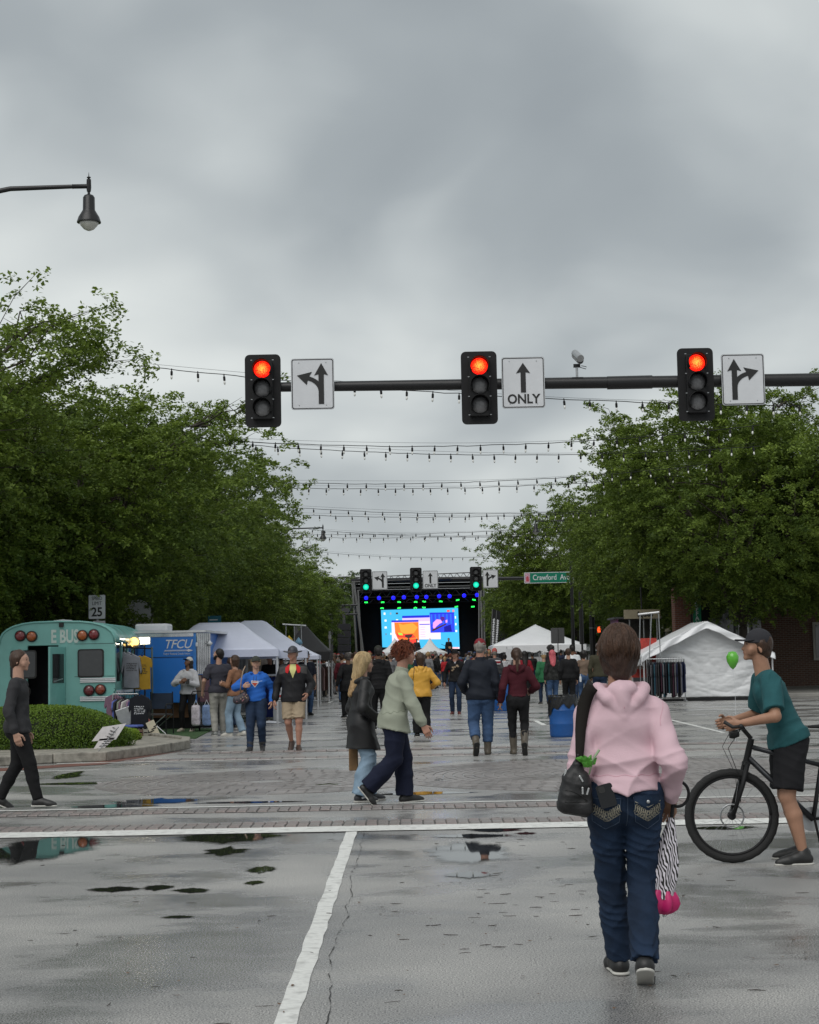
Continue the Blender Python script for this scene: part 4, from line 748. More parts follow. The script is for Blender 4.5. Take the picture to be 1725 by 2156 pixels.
# left vendor tent, slightly bluish white vinyl, two joined canopies
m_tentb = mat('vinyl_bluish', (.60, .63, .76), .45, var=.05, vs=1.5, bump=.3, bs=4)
Y = 42.0; x0, ze = XZ(432, 1370, Y); x1, _ = XZ(532, 1371, Y); _, zp = XZ(487, 1309, Y+1.5)
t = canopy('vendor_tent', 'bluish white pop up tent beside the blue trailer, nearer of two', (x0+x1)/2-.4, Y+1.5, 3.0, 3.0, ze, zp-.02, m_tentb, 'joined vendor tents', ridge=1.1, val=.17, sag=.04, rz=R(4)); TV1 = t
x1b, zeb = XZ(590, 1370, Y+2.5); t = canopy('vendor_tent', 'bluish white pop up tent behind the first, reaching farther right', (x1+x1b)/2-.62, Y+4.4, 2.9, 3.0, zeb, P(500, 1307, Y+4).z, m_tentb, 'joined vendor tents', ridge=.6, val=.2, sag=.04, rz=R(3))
def drape_wall(name, label, cat, x0, x1, y, z0, z1, m, folds=9, amp=.05, tilt=0.0, group=None, thing=True):
    rs = random.Random(int(abs(x0)*91)); ph = [rs.uniform(0, 6) for _ in range(6)]; w = x1-x0; cx = (x0+x1)/2
    def fn(u, v):
        yy = amp*(math.sin(u*folds*6.28+ph[0]+1.5*math.sin(v*3+ph[1]))*.6*(1-.3*v)+math.sin(u*folds*2.3*6.28+ph[2]+v*2)*.25+math.sin((u*2.2+v*3.4)*6+ph[3])*.7+math.sin((u*3.1-v*4.4)*5+ph[4])*.35)
        return ((u-.5)*w, yy+tilt*v, z0+(z1-z0)*v)
    mb = MB().grid(fn, 90, 40)
    if thing: o = mb.build(name, m, None, smooth='all', solid=.004, loc=(cx, y, 0)); tag(o, label, cat, group); return o
    return mb
m_tarp = mat('tarp_silver', (.40, .41, .41), .5, var=.12, vs=2, bump=.4, bs=8)
a0, _ = XZ(405, 1400, 45); a1, zt_ = XZ(520, 1372, 45); drape_wall('side_curtain', 'silvery grey side curtain hanging under the first vendor tent', 'curtain', a0, a1, 45.2, .2, zt_+.1, m_tarp, 5, .06)
a0, _ = XZ(512, 1400, 48); a1, zt_ = XZ(566, 1372, 48); drape_wall('back_curtain', 'plain taupe curtain at the back of the second tent', 'curtain', a0, a1, 48.4, .2, zt_+.1, mat('taupe_curtain', (.22, .19, .17), .8), 3, .02)
# dark pop up tent farther along, small white one by the left row
Y = 62; xa, ze = XZ(575, 1372, Y); xb, _ = XZ(685, 1372, Y); _, zp = XZ(628, 1328, Y); canopy('vendor_tent', 'black pop up tent behind the hat wearing man', (xa+xb)/2+.15, Y+1.4, xb-xa, 2.6, ze-.05, zp+.25, mat('canopy_black', (.018, .018, .02), .7), None, sag=.05, val=.3)
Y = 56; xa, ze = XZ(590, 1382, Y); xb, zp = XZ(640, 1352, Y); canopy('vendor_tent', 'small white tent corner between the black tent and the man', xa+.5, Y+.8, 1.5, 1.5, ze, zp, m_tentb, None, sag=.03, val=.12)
from mathutils.noise import noise as noise_
# white gabled tent on the right with a full side wall
Y = 55.0; xL, zw = XZ(1382, 1368, Y); xp, zp = XZ(1486, 1312, Y); xR = xp+(xp-xL); t = empty('market_tent', 'white gabled market tent with wrinkled side wall at right', 'tent', (xp, Y, 0)); xl_, xr_ = xL-xp, xR-xp
rs = random.Random(2); ph = [rs.uniform(0, 6) for _ in range(8)]
def wall(u, v):
    x = xl_+(xr_-xl_)*u; top = zw+(zp-.12-zw)*(1-abs(x)/abs(xl_))**.85; z = .12+(top-.12)*v
    nz = lambda a, b_, c: noise_(Vector((a, b_, c))); w1 = nz(x*.5, z*.8, 3)*1.4
    f_ = .75*(.13*(.5-abs(nz(x*.45+z*.5+w1, z*1.9-x*.35+w1, 1)))+.07*(.5-abs(nz(x*.9-z*.7, z*3.6+x*.8+w1, 7)))+.03*(.5-abs(nz(x*2.2+z*1.5, z*6.5-x*1.7+w1*2, 11)))+.014*nz(x*7, z*13, 5))*(.4+.6*math.sin(math.pi*min(1, v*1.02)))
    return (x, f_, z)
MB().grid(wall, 130, 80).build('side_wall', mat('white_tarp', (.66, .67, .68), .5, var=.05, vs=3, bump=.25, bs=14), t, smooth='all', solid=.004)
for zz in (.85, 1.62): MB().tube([(xl_, -.05, zz), (0, -.075, zz-.03), (xr_, -.05, zz)], .008, 5).build('seam', m_vinyl, t, smooth='all')
ov = .52; D_ = 3.1
def roof(u, v):
    x = (xl_-ov)+(xr_-xl_+2*ov)*u; h = 1-abs(x)/(abs(xl_)+ov); y = -.28+D_*v; return (x, y, zw-.17+(zp-zw+.17+.05)*h**.96+.006*math.sin(x*9+y*3)+.010*math.sin(y*14+x*2))
MB().grid(roof, 61, 24).build('roof', m_vinyl, t, smooth='all', solid=.012)
def fl(u, v):
    x = (xl_-ov)+(xr_-xl_+2*ov)*u; h = 1-abs(x)/(abs(xl_)+ov); zt2 = zw-.17+(zp-zw+.22)*h**.96+.006*math.sin(x*9-.84)+.010*math.sin(-3.9+x*2); return (x, -.285-.05*v+.03*math.sin(x*7+v*3), zt2-.22*v-.012*math.sin(x*11)*v)
MB().grid(fl, 70, 8).build('roof_flap', m_vinyl, t, smooth='all', solid=.006)
def sf(u, v): y = -.28+D_*u; return (xl_-ov-.01-.04*v*math.sin(y*6), y, zw-.17-.30*v-.05*abs(math.sin(y*5))*v)
MB().grid(sf, 24, 6).build('eave_flap', m_vinyl, t, smooth='all', solid=.006)
for x in (xl_-ov+.08, xr_+ov-.08):
    for y in (-.22, D_-.4): MB().tube([(x, y, 0), (x, y, zw-.15)], .028, 6).build('leg', m_frame, t)
MB().box((0, -.03, .05), (xr_-xl_, .06, .1)).build('ground_skirt', m_black, t)
# goods inside the tent opening: red poster
x, z = XZ(1357, 1385, 57); t = empty('poster_board', 'red and tan poster board standing in the tent opening', 'poster', (x, 57.2, 0)); MB().box((0, 0, z), (.9, .04, 1.3)).build('board', mat('poster_red', (.35, .03, .02), .6, var=.6, vs=3), t); MB().box((.02, -.024, z-.1), (.5, .006, .55)).build('figure_panel', mat('poster_tan', (.32, .22, .17), .6, var=.6, vs=6), t); MB().tube([(0, .04, 0), (0, .04, z-.6)], .03, 6).build('stand', m_pole, t)
# dark food cart behind
Y = 66; xa, zb = XZ(1303, 1400, Y); xb, zt_ = XZ(1385, 1300, Y); t = empty('food_cart', 'dark roofed vendor cart with purple side behind the tent', 'cart', ((xa+xb)/2, Y, 0)); w = xb-xa; h0 = zb+.2
MB().box((0, 1, zt_), (w+.3, 2.2, .07)).build('roof', m_trussd, t); MB().box((-w/2, 1, (zt_+h0)/2), (.08, 2, zt_-h0)).build('side_panel', mat('purple_poster', (.20, .07, .16), .6, var=.6, vs=6), t)
MB().box((0, .9, h0/2+.1), (w, 1.8, h0-.2)).build('body', m_trussd, t); MB().box((0, 1.9, (zt_+h0)/2), (w, .1, zt_-h0)).build('back_panel', mat('cart_back', (.05, .055, .055), .4, var=.4, vs=3), t)
for x in (-w*.2, w*.15, w*.32, w*.48): MB().tube([(x, 0, h0), (x, 0, zt_)], .03, 6).build('post', m_alu, t)
MB().box((.1, .3, h0+.35), (w*.4, .5, .5)).build('machine', m_alu, t, bevel=.04); 
for x in (-.5, .6): MB().lathe([(.3, -.06), (.3, .06)], 16, (x, -.02, .3), 'Y').build('wheel', m_ink, t)
for x, z_ in ((-w*.3, .55), (w*.35, .7)): MB().lathe([(.001, -.09), (.09, 0), (.001, .09)], 10, (x, .5, h0+z_)).build('lit_lamp', mat('warm_lamp', (1, .9, .7), .5, emit=(1, .85, .6), es=4), t)
# lattice light stand left of the tent opening
t = empty('tripod_stand', 'thin grey three legged stand in front of the white tent', 'stand', (P(1378, 1385, 54).x, 54, 0))
for u0, u1 in ((1347, 1348), (1367, 1372), (1390, 1387)):
    a, b_ = P(u0, 1396 if u0 == 1367 else 1358, 54), P(u1, 1293, 54); MB().tube([(a.x-t.location.x, 0, 0), (a.x-t.location.x, 0, a.z), (b_.x-t.location.x, 0, b_.z)], .018, 6).build('pole', m_alu, t)
a, b_ = P(1344, 1294, 54), P(1388, 1289, 54); MB().tube([(a.x-t.location.x, 0, a.z), (b_.x-t.location.x, 0, b_.z)], .035, 6).build('top_bar', m_frame, t)
# ================================================================ garments and racks
def garment(name, w, h, m, par, loc, sleeves=.5, rz=0.0, th=.05, seed=0):
    rs = random.Random(seed); out = [(-.10*w, h), (-.5*w, h*.90), (-.5*w-.35*w*sleeves*.6, h*(.9-.62*sleeves)), (-.5*w-.10*w*sleeves, h*(.82-.68*sleeves)), (-.44*w, h*.66), (-.46*w, .02), (0, 0), (.46*w, .01), (.44*w, h*.66), (.5*w+.10*w*sleeves, h*(.82-.68*sleeves)), (.5*w+.35*w*sleeves*.6, h*(.9-.62*sleeves)), (.5*w, h*.90), (.10*w, h), (0, h*.95)]
    o = MB().prism(out, -th/2, th/2).build(name, m, par, bevel=th*.35, loc=loc); o.rotation_euler = (0, 0, rz); return o
def hanger(par, loc, w, rz=0.0):
    o = MB().tube([(-w/2, 0, -.07), (0, 0, 0), (w/2, 0, -.07), (-w/2, 0, -.07)], .008, 4).tube([(0, 0, 0), (0, 0, .05), (.03, 0, .08), (.03, 0, .11), (0, 0, .12)], .005, 4).build('hanger', m_black, par, loc=loc); o.rotation_euler = (0, 0, rz); return o
def rack(label, ua, ub, vt, vb, Y, cols, hg, group, rot=0.0, sleeves=.35, depth=.45, dens=.055, wheel=True):
    xa, zt_ = XZ(ua, vt, Y); xb, _ = XZ(ub, vt, Y); w = xb-xa; t = empty('clothes_rack', label, 'clothes rack', ((xa+xb)/2, Y, 0), rot, group); zt_ = max(zt_, .8)
    for s in (-1, 1): MB().tube([(s*w/2, -.25, .05), (s*w/2, 0, .06), (s*w/2, 0, zt_)], .016, 6).build('upright', m_alu, t); MB().tube([(s*w/2, -.28, .06), (s*w/2, .28, .06)], .018, 6).build('foot', m_alu, t)
    MB().tube([(-w/2, 0, zt_), (w/2, 0, zt_)], .016, 6).build('rail', m_alu, t); MB().tube([(-w/2, 0, .12), (w/2, 0, .12)], .012, 6).build('lower_rail', m_alu, t)
    n = int(w/dens); rs = random.Random(int(ua))
    for i in range(n):
        x = -w/2+(i+.6)*w/(n+.2); c = cols[rs.randrange(len(cols))]; h = hg*rs.uniform(.82, 1.0); rz = R(90)+rs.uniform(-.45, .1)
        garment('garment', depth, h, cloth(c[0], c[1]), t, (x, 0, zt_-.10-h), sleeves, rz, .04, i); hanger(t, (x, 0, zt_-.08), depth*.8, rz)
    return t
DARKS = [('ink', (.012, .013, .018)), ('navy', (.014, .02, .05)), ('char', (.03, .03, .033)), ('plum', (.035, .012, .022)), ('grey', (.10, .10, .11)), ('teal', (.02, .06, .08)), ('blk', (.008, .008, .009))]
rack('clothes rack of long dark garments before the white tent wall', 1362, 1441, 1388, 1472, 53.8, DARKS, 1.15, None, dens=.05, depth=.4)
REDS = [('crimson', (.26, .012, .02)), ('offwhite', (.6, .58, .56)), ('crimson', (.22, .01, .02)), ('palepink', (.5, .33, .33)), ('steel', (.12, .13, .16))]
rack('rack of crimson and white shirts behind the man in the hat', 646, 672, 1397, 1470, 60, REDS, .95, 'racks of game day shirts', R(15), dens=.06, depth=.5)
rack('rack of pale pink and brown shirts left of the long haired walker', 676, 698, 1398, 1466, 65, [('palepink', (.5, .33, .33)), ('brownish', (.10, .05, .04)), ('offwhite', (.6, .58, .56))], .95, 'racks of game day shirts', R(25), dens=.07)
# ================================================================ teal bus
m_teal = mat('bus_teal', (.17, .42, .385), .35, var=.08, vs=2, coat=.3, grime=.12, bump=.05, bs=8); m_rub = mat('rubber', (.012, .012, .012), .6)
YB = 36.0; bx0, _ = XZ(242, 1400, YB); W = 2.42; cx = bx0-W/2; ztop = P(118, 1311, YB).z+.02; zb = .45; ze = P(230, 1352, YB).z
t = empty('teal_bus', 'teal painted short bus with open rear door and round lamps', 'bus', (cx, YB, 0), R(1.0)); bus = t
def prof(w, zt_, ze_, n=14):
    out = []
    for k in range(n+1): a = math.pi*k/n; out.append((w/2*math.copysign(abs(math.cos(a))**.62, math.cos(a)), ze_+(zt_-ze_)*abs(math.sin(a))**.85))
    return out
pr = prof(W, ztop, ze)
MB().prism([(W/2, zb)]+pr+[(-W/2, zb), (-.62, zb), (-.62, ze-.05), (0.02, ze-.05), (.02, zb)], 0, .08).build('rear_wall', m_teal, t, bevel=.015)
L_ = 4.6
def shell(u, v): q = pr[min(len(pr)-1, int(round(u*(len(pr)-1))))]; return (q[0], .08+(L_-.08)*v, q[1])
MB().grid(shell, len(pr), 10).build('roof', m_teal, t, smooth='all', solid=.03)
MB().tube([(p[0]*1.0, -.005, p[1]) for p in pr], .025, 6).build('roof_trim', m_teal, t, smooth='all')
for k in range(6): MB().tube([(p[0]*1.005, .6+k*.75, p[1]+.008) for p in pr], .014, 4).build('roof_rib', m_teal, t)
for s in (-1, 1):
    MB().box((s*(W/2-.03), L_/2+.04, (zb+1.15)/2+.02), (.06, L_-.1, 1.15-zb)).build('side_panel', m_teal, t)
    for k in range(6): MB().box((s*(W/2-.03), .13+k*.86, (1.15+ze)/2), (.06, .1, ze-1.14)).build('window_post', m_teal, t)
    for k in range(5): MB().box((s*(W/2-.035), .56+k*.86, (1.15+ze)/2), (.02, .74, ze-1.2)).build('side_window', m_glassd, t)
    for zz in (.95, .6): MB().box((s*(W/2+.012), L_/2, zz), (.02, L_-.3, .07)).build('rub_rail', m_sign, t)
MB().box((0, L_, (zb+ze)/2), (W-.1, .08, ze-zb)).build('front_wall', m_teal, t); MB().box((0, L_/2, zb), (W-.12, L_-.1, .08)).build('floor_plate', m_rub, t)
MB().box((-.3, 2.2, 1.2), (.9, .5, .9)).build('interior_seat', m_rub, t); MB().box((0, .6, 1.35), (W-.3, .02, 1.6)).build('interior_curtain', m_drape, t)
def bp(u, v): p = P(u, v, YB-.03); return p.x-cx, p.z
for u, v, c in ((173, 1338, (.35, .08, .01)), (197, 1336, (.17, .008, .012)), (187, 1454, (.12, .01, .015)), (211, 1452, (.22, .035, .012))):
    x, z = bp(u, v); mm = mat('lamp_%d' % u, c, .18, spec=.7, var=.25, vs=25, coat=.5)
    l = MB().lathe([(.118, 0), (.118, .03), (.10, .04)], 24, (x, -.005, z), 'Y').build('tail_lamp', m_rub, t); MB().lathe([(.10, .035), (.09, .06), (.05, .075), (.005, .08)], 24, (x, -.005, z), 'Y').build('lens', mm, l, smooth='all')
    x2 = -x-.0; l = MB().lathe([(.118, 0), (.118, .03), (.10, .04)], 24, (x2, -.005, z), 'Y').build('tail_lamp', m_rub, t); MB().lathe([(.10, .035), (.09, .06), (.05, .075), (.005, .08)], 24, (x2, -.005, z), 'Y').build('lens', mm, l, smooth='all')
xa, za = bp(163, 1427); xb, zb2 = bp(218, 1366)
for s in (1, -1):
    f_ = MB().prism(rrect(xb-xa, zb2-za, .06, cx=s*(xa+xb)/2, cz=(za+zb2)/2), -.022, -.002).build('rear_window', m_rub, t); MB().prism(rrect(xb-xa-.06, zb2-za-.06, .05, cx=s*(xa+xb)/2, cz=(za+zb2)/2), -.028, -.0225).build('pane', mat('smoked_glass', (.05, .052, .055), .2, spec=.6), f_)
for va, vb_ in ((1438, 1427+24), (1478, 1490)): pass
for v in (1433, 1472):
    xa, z = bp(168, v); xb, _ = bp(243, v)
    for k in range(3): MB().box(((xa+xb)/2, -.015, z+.035-.035*k), (xb-xa, .03, .027)).build('white_rail', m_sign, t, bevel=.008)
q = bp(98, 1342); lettering('E BUS', .27, mat('bus_lettering', (.50, .60, .56), .5), t, (bp(136, 1342)[0], -.008, q[1]), sx=.62, bold=.012, name='bus_lettering')
x, z = bp(129, 1316); MB().box((x, -.03, z), (.09, .06, .09)).build('marker_lamp', m_rub, t)
dz0, dz1 = zb, ze-.08
d = MB().box((0, 0, (dz0+dz1)/2), (.05, .62, dz1-dz0)).build('rear_door', m_teal, t, bevel=.01, loc=(.05, -.30, 0)); d.rotation_euler = (0, 0, R(-20)); MB().box((.03, .0, dz1-.45), (.015, .44, .6)).build('pane', m_glassd, d); MB().tube([(.045, -.2, 1.2), (.045, .15, 1.25)], .012, 5).build('handle', m_alu, d)
MB().lathe([(.30, 0), (.42, .03), (.42, .25), (.30, .28)], 24, (W/2-.2, 1.0, .42), 'X').build('wheel', m_rub, t, smooth=True); MB().lathe([(.30, 0), (.42, .03), (.42, .25), (.30, .28)], 24, (-W/2-.08, 1.0, .42), 'X').build('wheel', m_rub, t, smooth=True)
MB().lathe([(.30, 0), (.42, .03), (.42, .25), (.30, .28)], 24, (W/2-.2, 4.0, .42), 'X').build('wheel', m_rub, t, smooth=True); MB().box((0, -.12, zb-.02), (W, .18, .16)).build('bumper', m_rub, t, bevel=.02)
mb = MB()
for v_ in (1359, 1422, 1466):
    for k in range(20): x_, z_ = bp(160+4*k, v_); mb.lathe([(.007, 0), (.004, .005)], 6, (x_, -.001, z_), 'Y')
for k in range(24): x_, z_ = bp(224, 1364+5*k); mb.lathe([(.007, 0), (.004, .005)], 6, (x_, -.001, z_), 'Y')
tag(mb.build('rivets', m_teal, t), kind='stuff')
for v_ in (1356, 1425): xa, za = bp(156, v_); xb, _ = bp(240, v_); MB().box(((xa+xb)/2, -.002, za), (xb-xa, .006, .008)).build('panel_seam', m_rub, t)
for y in (.9, 2.0, 3.0): MB().lathe([(.001, 0), (.24, .0), (.2, .07), (.001, .09)], 12, (-.05, y, ztop-.02)).build('roof_vent', m_sign, t)
# work lamps clipped at the trailer edge
x, z = XZ(283, 1352, 38.5); t = empty('work_lamp', 'round amber lamp shining beside the bus roof', 'lamp', (x, 38.5, z), 0, 'lit lamps by the bus')
MB().lathe([(.125, -.05), (.14, 0), (.125, .03)], 24, (0, 0, 0), 'Y').build('housing', m_trim, t, smooth=True); MB().lathe([(.105, .031), (.07, .05), (.003, .06)], 24, (0, 0, 0), 'Y').build('lens', mat('amber_lit', (1, .7, .2), .4, emit=(1, .62, .16), es=2.2), t, smooth='all'); MB().tube([(0, 0, -.12), (0, 0, -z)], .02, 6).build('stand_pole', m_pole, t)
x, z = XZ(304, 1349, 38.6); t = empty('work_lamp', 'white flood lamp glaring right of the amber lamp', 'lamp', (x, 38.6, z), 0, 'lit lamps by the bus')
MB().box((0, .03, 0), (.26, .06, .17)).build('housing', m_trim, t); MB().box((0, -.012, 0), (.22, .02, .12)).build('lens', mat('flood_lit', (1, 1, .9), .4, emit=(1, .95, .80), es=14), t, bevel=.01); MB().tube([(0, .04, -.08), (0, .04, -z)], .02, 6).build('stand_pole', m_pole, t)
# ================================================================ blue trailer
m_tblue = mat('trailer_blue', (.018, .165, .56), .35, var=.05, vs=1.2, coat=.2); m_chrome = mat('ribbed_metal', (.55, .55, .57), .22, metal=.9, var=.3, vs=3)
YT = 39.5; xL, _ = XZ(262, 1400, YT); xR, _ = XZ(414, 1400, YT); zt_ = P(340, 1333, YT).z; z0 = .62; w = xR-xL; t = empty('blue_trailer', 'blue trailer with white TFCU lettering and ribbed metal corner', 'trailer', ((xL+xR)/2, YT, 0), R(-2)); D_ = 5
MB().box((0, D_/2, (z0+zt_)/2), (w, D_, zt_-z0)).build('body', m_tblue, t, bevel=.02); MB().box((.05, D_/2, zt_+.025), (w+.35, D_+.1, .05)).build('roof', m_sign, t)
MB().box((0, -.006, zt_-.05), (w+.02, .012, .08)).build('top_trim', m_chrome, t)
for k in range(7): MB().lathe([(.028, z0+.65), (.028, zt_-.02)], 8, (w/2+.035+k*.042, .0+k*.015, 0)).build('metal_rib', m_chrome, t, smooth=True)
MB().box((w/2+.15, .03+.05, z0+.32), (.28, .06, .62)).build('corner_panel', mat('maroon_panel', (.13, .07, .09), .4), t); MB().box((w/2-.03, -.012, (z0+zt_)/2), (.06, .02, zt_-z0)).build('corner_trim', mat('trim_bright_blue', (.04, .2, .55), .35), t)
MB().box((-.35, -.004, z0+.55), (.012, .008, 1.0)).build('door_seam', m_ink, t); MB().box((.2, -.004, z0+1.05), (1.1, .008, .012)).build('door_seam', m_ink, t)
MB().box((w/2+.02, -.04, zt_-.28), (.05, .05, .09)).build('marker_light', m_sign, t, bevel=.01); MB().lathe([(.001, -.07), (.07, 0), (.001, .07)], 12, (w/2+.32, -.02, zt_-.26)).build('lamp', m_sign, t, smooth='all')
ax, az = XZ(374, 1357, YT-.01); lx_ = ax-(xL+xR)/2
lettering('TFCU', .205, m_sign, t, (lx_, -.006, az), shear=.3, sx=.92, bold=.002, spc=.95); MB().prism([(-.31, -.155), (.24, -.155), (.24, -.175), (.36, -.14), (.24, -.105), (.24, -.125), (-.29, -.125)], -.010, -.004).build('arrow_logo', m_sign, t, loc=(lx_, 0, az)); MB().box((-.03, -.012, -.140), (.5, .003, .006)).build('arrow_line', m_tblue, t, loc=(lx_, 0, az))
lettering('Tinker Federal Credit Union', .045, m_sign, t, (lx_-.02, -.006, az-.215), sx=.85)
MB().box((0, .5, z0-.18), (w*.96, .12, .34)).build('lower_panel', mat('cardboard_panel', (.24, .12, .065), .8, var=.15), t); MB().box((0, .55, .2), (w*.96, .1, .4)).build('skirt', m_black, t)
for y in (1.6, 2.6): MB().lathe([(.2, 0), (.33, .03), (.33, .2), (.2, .22)], 20, (w/2-.1, y, .33), 'X').build('wheel', m_rub, t, smooth=True)
ax, az = XZ(320, 1318, YT+1.2); a2, az2 = XZ(357, 1308, YT+1.2); MB().box(((ax+XZ(283,1318,YT+1.2)[0])/2*0+ax-(xL+xR)/2, 1.2, zt_+.14), (.78, .7, .20)).build('roof_unit', m_sign, t, bevel=.05)
x, z = XZ(388, 1507, YT-.2); MB().box((x-(xL+xR)/2, .48, .38), (.14, .02, .14)).build('outlet_plate', m_sign, t)
# ================================================================ stall things by the bus
m_mesh = mat('mesh_panel', (.16, .17, .17), .5)
def hang(u, v, Y, w, h, c, label, sleeves, nm, th=.07, cat='shirt', marks=0, grp=None):
    """(u, v) is the collar"""
    x, z = XZ(u, v, Y); t = empty(nm, label, cat, (x, Y, z), 0, grp); g = garment('cloth', w, h, cloth(*c), t, (0, 0, -h), sleeves, 0, th); hanger(t, (0, 0, .0), w*.7)
    if marks:
        mb = MB(); rs = random.Random(int(u))
        for r_ in range(marks):
            x_ = -.10
            while x_ < .09: w_ = rs.uniform(.012, .05); mb.box((x_+w_/2, -th/2-.004, -h*.28-r_*.036+rs.uniform(-.004, .004)), (w_, .003, rs.uniform(.008, .02))); x_ += w_+rs.uniform(.006, .02)
        mb.build('print', m_sign if sum(c[1]) < .2 else m_ink, t)
    return t
t = empty('garment_stand', 'tall pole stand with cross bar beside the bus, holding sweatshirts', 'stand', (P(258, 1385, 37.3).x, 37.3, 0)); x0_ = t.location.x
for u in (244, 262, 320): a = P(u, 1362, 37.4); MB().tube([(a.x-x0_, .1, 0), (a.x-x0_, .1, a.z)], .022, 6).build('pole', mat('stand_green', (.10, .13, .11), .5), t)
a, b_ = P(250, 1362, 37.4), P(322, 1366, 37.4); MB().tube([(a.x-x0_, .1, a.z), (b_.x-x0_, .1, b_.z)], .018, 6).build('cross_bar', m_black, t)
for u in (270, 284, 298): a = P(u, 1360, 37.2); MB().box((a.x-x0_, 0, a.z), (.10, .1, .03)).build('hook', m_black, t)
hang(266, 1372, 37.1, .40, .82, ('heather', (.25, .26, .29)), 'grey sweatshirt hanging highest beside the bus, left one', .55, 'hanging_sweatshirt', .12)
hang(277, 1377, 36.95, .36, .74, ('heather2', (.22, .23, .26)), 'grey sweatshirt with dark print hanging next to the mustard tee', .6, 'hanging_sweatshirt', .10, marks=5)
hang(299, 1380, 37.0, .40, .74, ('mustard', (.36, .215, .025)), 'mustard yellow printed tee shirt hanging against the blue trailer', .28, 'hanging_shirt', .06, marks=6)
LOW = [('lilac', (.25, .16, .24)), ('offwhite', (.6, .58, .56)), ('denimblue', (.10, .14, .40)), ('ink', (.012, .013, .018)), ('sage', (.22, .24, .2)), ('mauve', (.17, .10, .14)), ('char', (.03, .03, .033))]
rack('low crowded clothes rack beside the boxwood bush', 236, 292, 1462, 1545, 34.8, LOW, .62, None, R(-12), dens=.05, depth=.42)
hang(240, 1462, 35.3, .34, .66, ('mauve2', (.20, .12, .17)), 'mauve tee shirt at the left end of the low rack', .4, 'hanging_shirt', .10)
hang(294, 1462, 34.5, .38, .86, ('ink', (.012, .013, .018)), 'black tee shirt with white print at the end of the low rack', .35, 'hanging_shirt', .12, marks=5)
t = hang(303, 1468, 35.4, .30, .72, ('char2', (.02, .02, .022)), 'plain charcoal shirt behind the black printed tee', .3, 'hanging_shirt', .06)
x, z = XZ(258, 1528, 34.3); t = empty('silver_box', 'silver flap box leaning under the low clothes rack', 'box', (x, 34.6, .2), R(10)); MB().box((0, 0, .28), (.30, .25, .36), Matrix.Rotation(R(-18), 3, 'Y')).build('body', m_alu, t, bevel=.01); MB().box((.1, -.13, .42), (.14, .02, .12)).build('flap', m_alu, t)
x, z = XZ(268, 1550, 34.2); t = empty('goods_pile', 'pile of lilac and pale folded garments on the ground by the rack', 'pile', (x, 34.2, 0))
rs = random.Random(3)
for k in range(9): MB().box((rs.uniform(-.25, .25), rs.uniform(-.15, .15), .05+.045*k*.8), (rs.uniform(.2, .35), .25, .05), Matrix.Rotation(rs.uniform(-.5, .5), 3, 'Z')).build('folded_garment', cloth(*rs.choice(LOW)), t, bevel=.02)
for i, (u, c) in enumerate(((279, (.10, .12, .07)), (288, (.03, .03, .03)), (297, (.12, .07, .05)), (306, (.25, .24, .2)))):
    x, z = XZ(u, 1552, 34.0); t = empty('record_crate', ('olive', 'black', 'brown', 'pale')[i]+' narrow crate standing on the turf under the black tee', 'crate', (x, 34.0, 0), R(8*i-10), 'narrow crates on the turf')
    MB().box((0, 0, .02), (.09, .22, .02)).build('bottom', mat('crate%d' % i, c, .7), t)
    for s in (-1, 1): MB().box((s*.043, 0, .14), (.01, .22, .24)).build('side', mat('crate%d' % i, c, .7), t)
    for k in range(3): MB().box((0, -.115, .06+.08*k), (.09, .01, .055)).build('slat', mat('crate%d' % i, c, .7), t)
x, z = XZ(327, 1546, 34.4); t = empty('price_board', 'cream price board with dark lines leaning on the turf', 'sign', (x-.05, 34.4, 0)); MB().box((.02, 0, .20), (.17, .035, .40), Matrix.Rotation(R(-24), 3, 'Y')).build('panel', mat('cream_board', (.55, .50, .38), .6), t)
for k in range(5): MB().box((.065-.04*k, -.02, .30-.055*k-.005), (.10, .004, .022), Matrix.Rotation(R(-24), 3, 'Y')).build('print_line', m_ink, t)
x, z = XZ(313, 1520, 34.9); t = empty('red_trinket', 'small red and white trinket hanging beside the black tee', 'ornament', (x, 34.9, .32)); MB().lathe([(.001, -.09), (.07, -.03), (.05, .05), (.001, .10)], 10).build('body', mat('trinket', (.35, .06, .04), .4, var=.7, vs=25), t, smooth='all'); MB().tube([(0, 0, .09), (0, .2, .3)], .004, 4).build('cord', m_ink, t)
# folding chair
x, z = XZ(334, 1545, 37.0); t = empty('camp_chair', 'black folding camp chair in front of the blue trailer', 'chair', (x, 37.0, 0), R(-12)); cf = m_black
MB().box((0, .0, .44), (.46, .42, .03)).build('seat', cloth('chairseat', (.06, .055, .055)), t); MB().box((-.0, .22, .72), (.46, .03, .34), Matrix.Rotation(R(-8), 3, 'X')).build('backrest', cloth('chairblue', (.02, .03, .05)), t)
for s in (-1, 1):
    MB().tube([(s*.25, -.22, 0), (s*.25, -.22, .62), (s*.25, -.18, .66), (s*.25, .2, .66)], .014, 6).build('arm_frame', cf, t, smooth=True); MB().tube([(s*.25, .24, 0), (s*.25, .2, .92)], .013, 6).build('leg', cf, t)
MB().tube([(-.25, -.22, .03), (.25, -.22, .44)], .011, 6).build('cross_brace', m_alu, t); MB().tube([(.25, -.225, .03), (-.25, -.225, .44)], .011, 6).build('cross_brace', m_alu, t); MB().tube([(-.25, .22, .03), (.25, .22, .44)], .011, 6).build('cross_brace', m_alu, t)
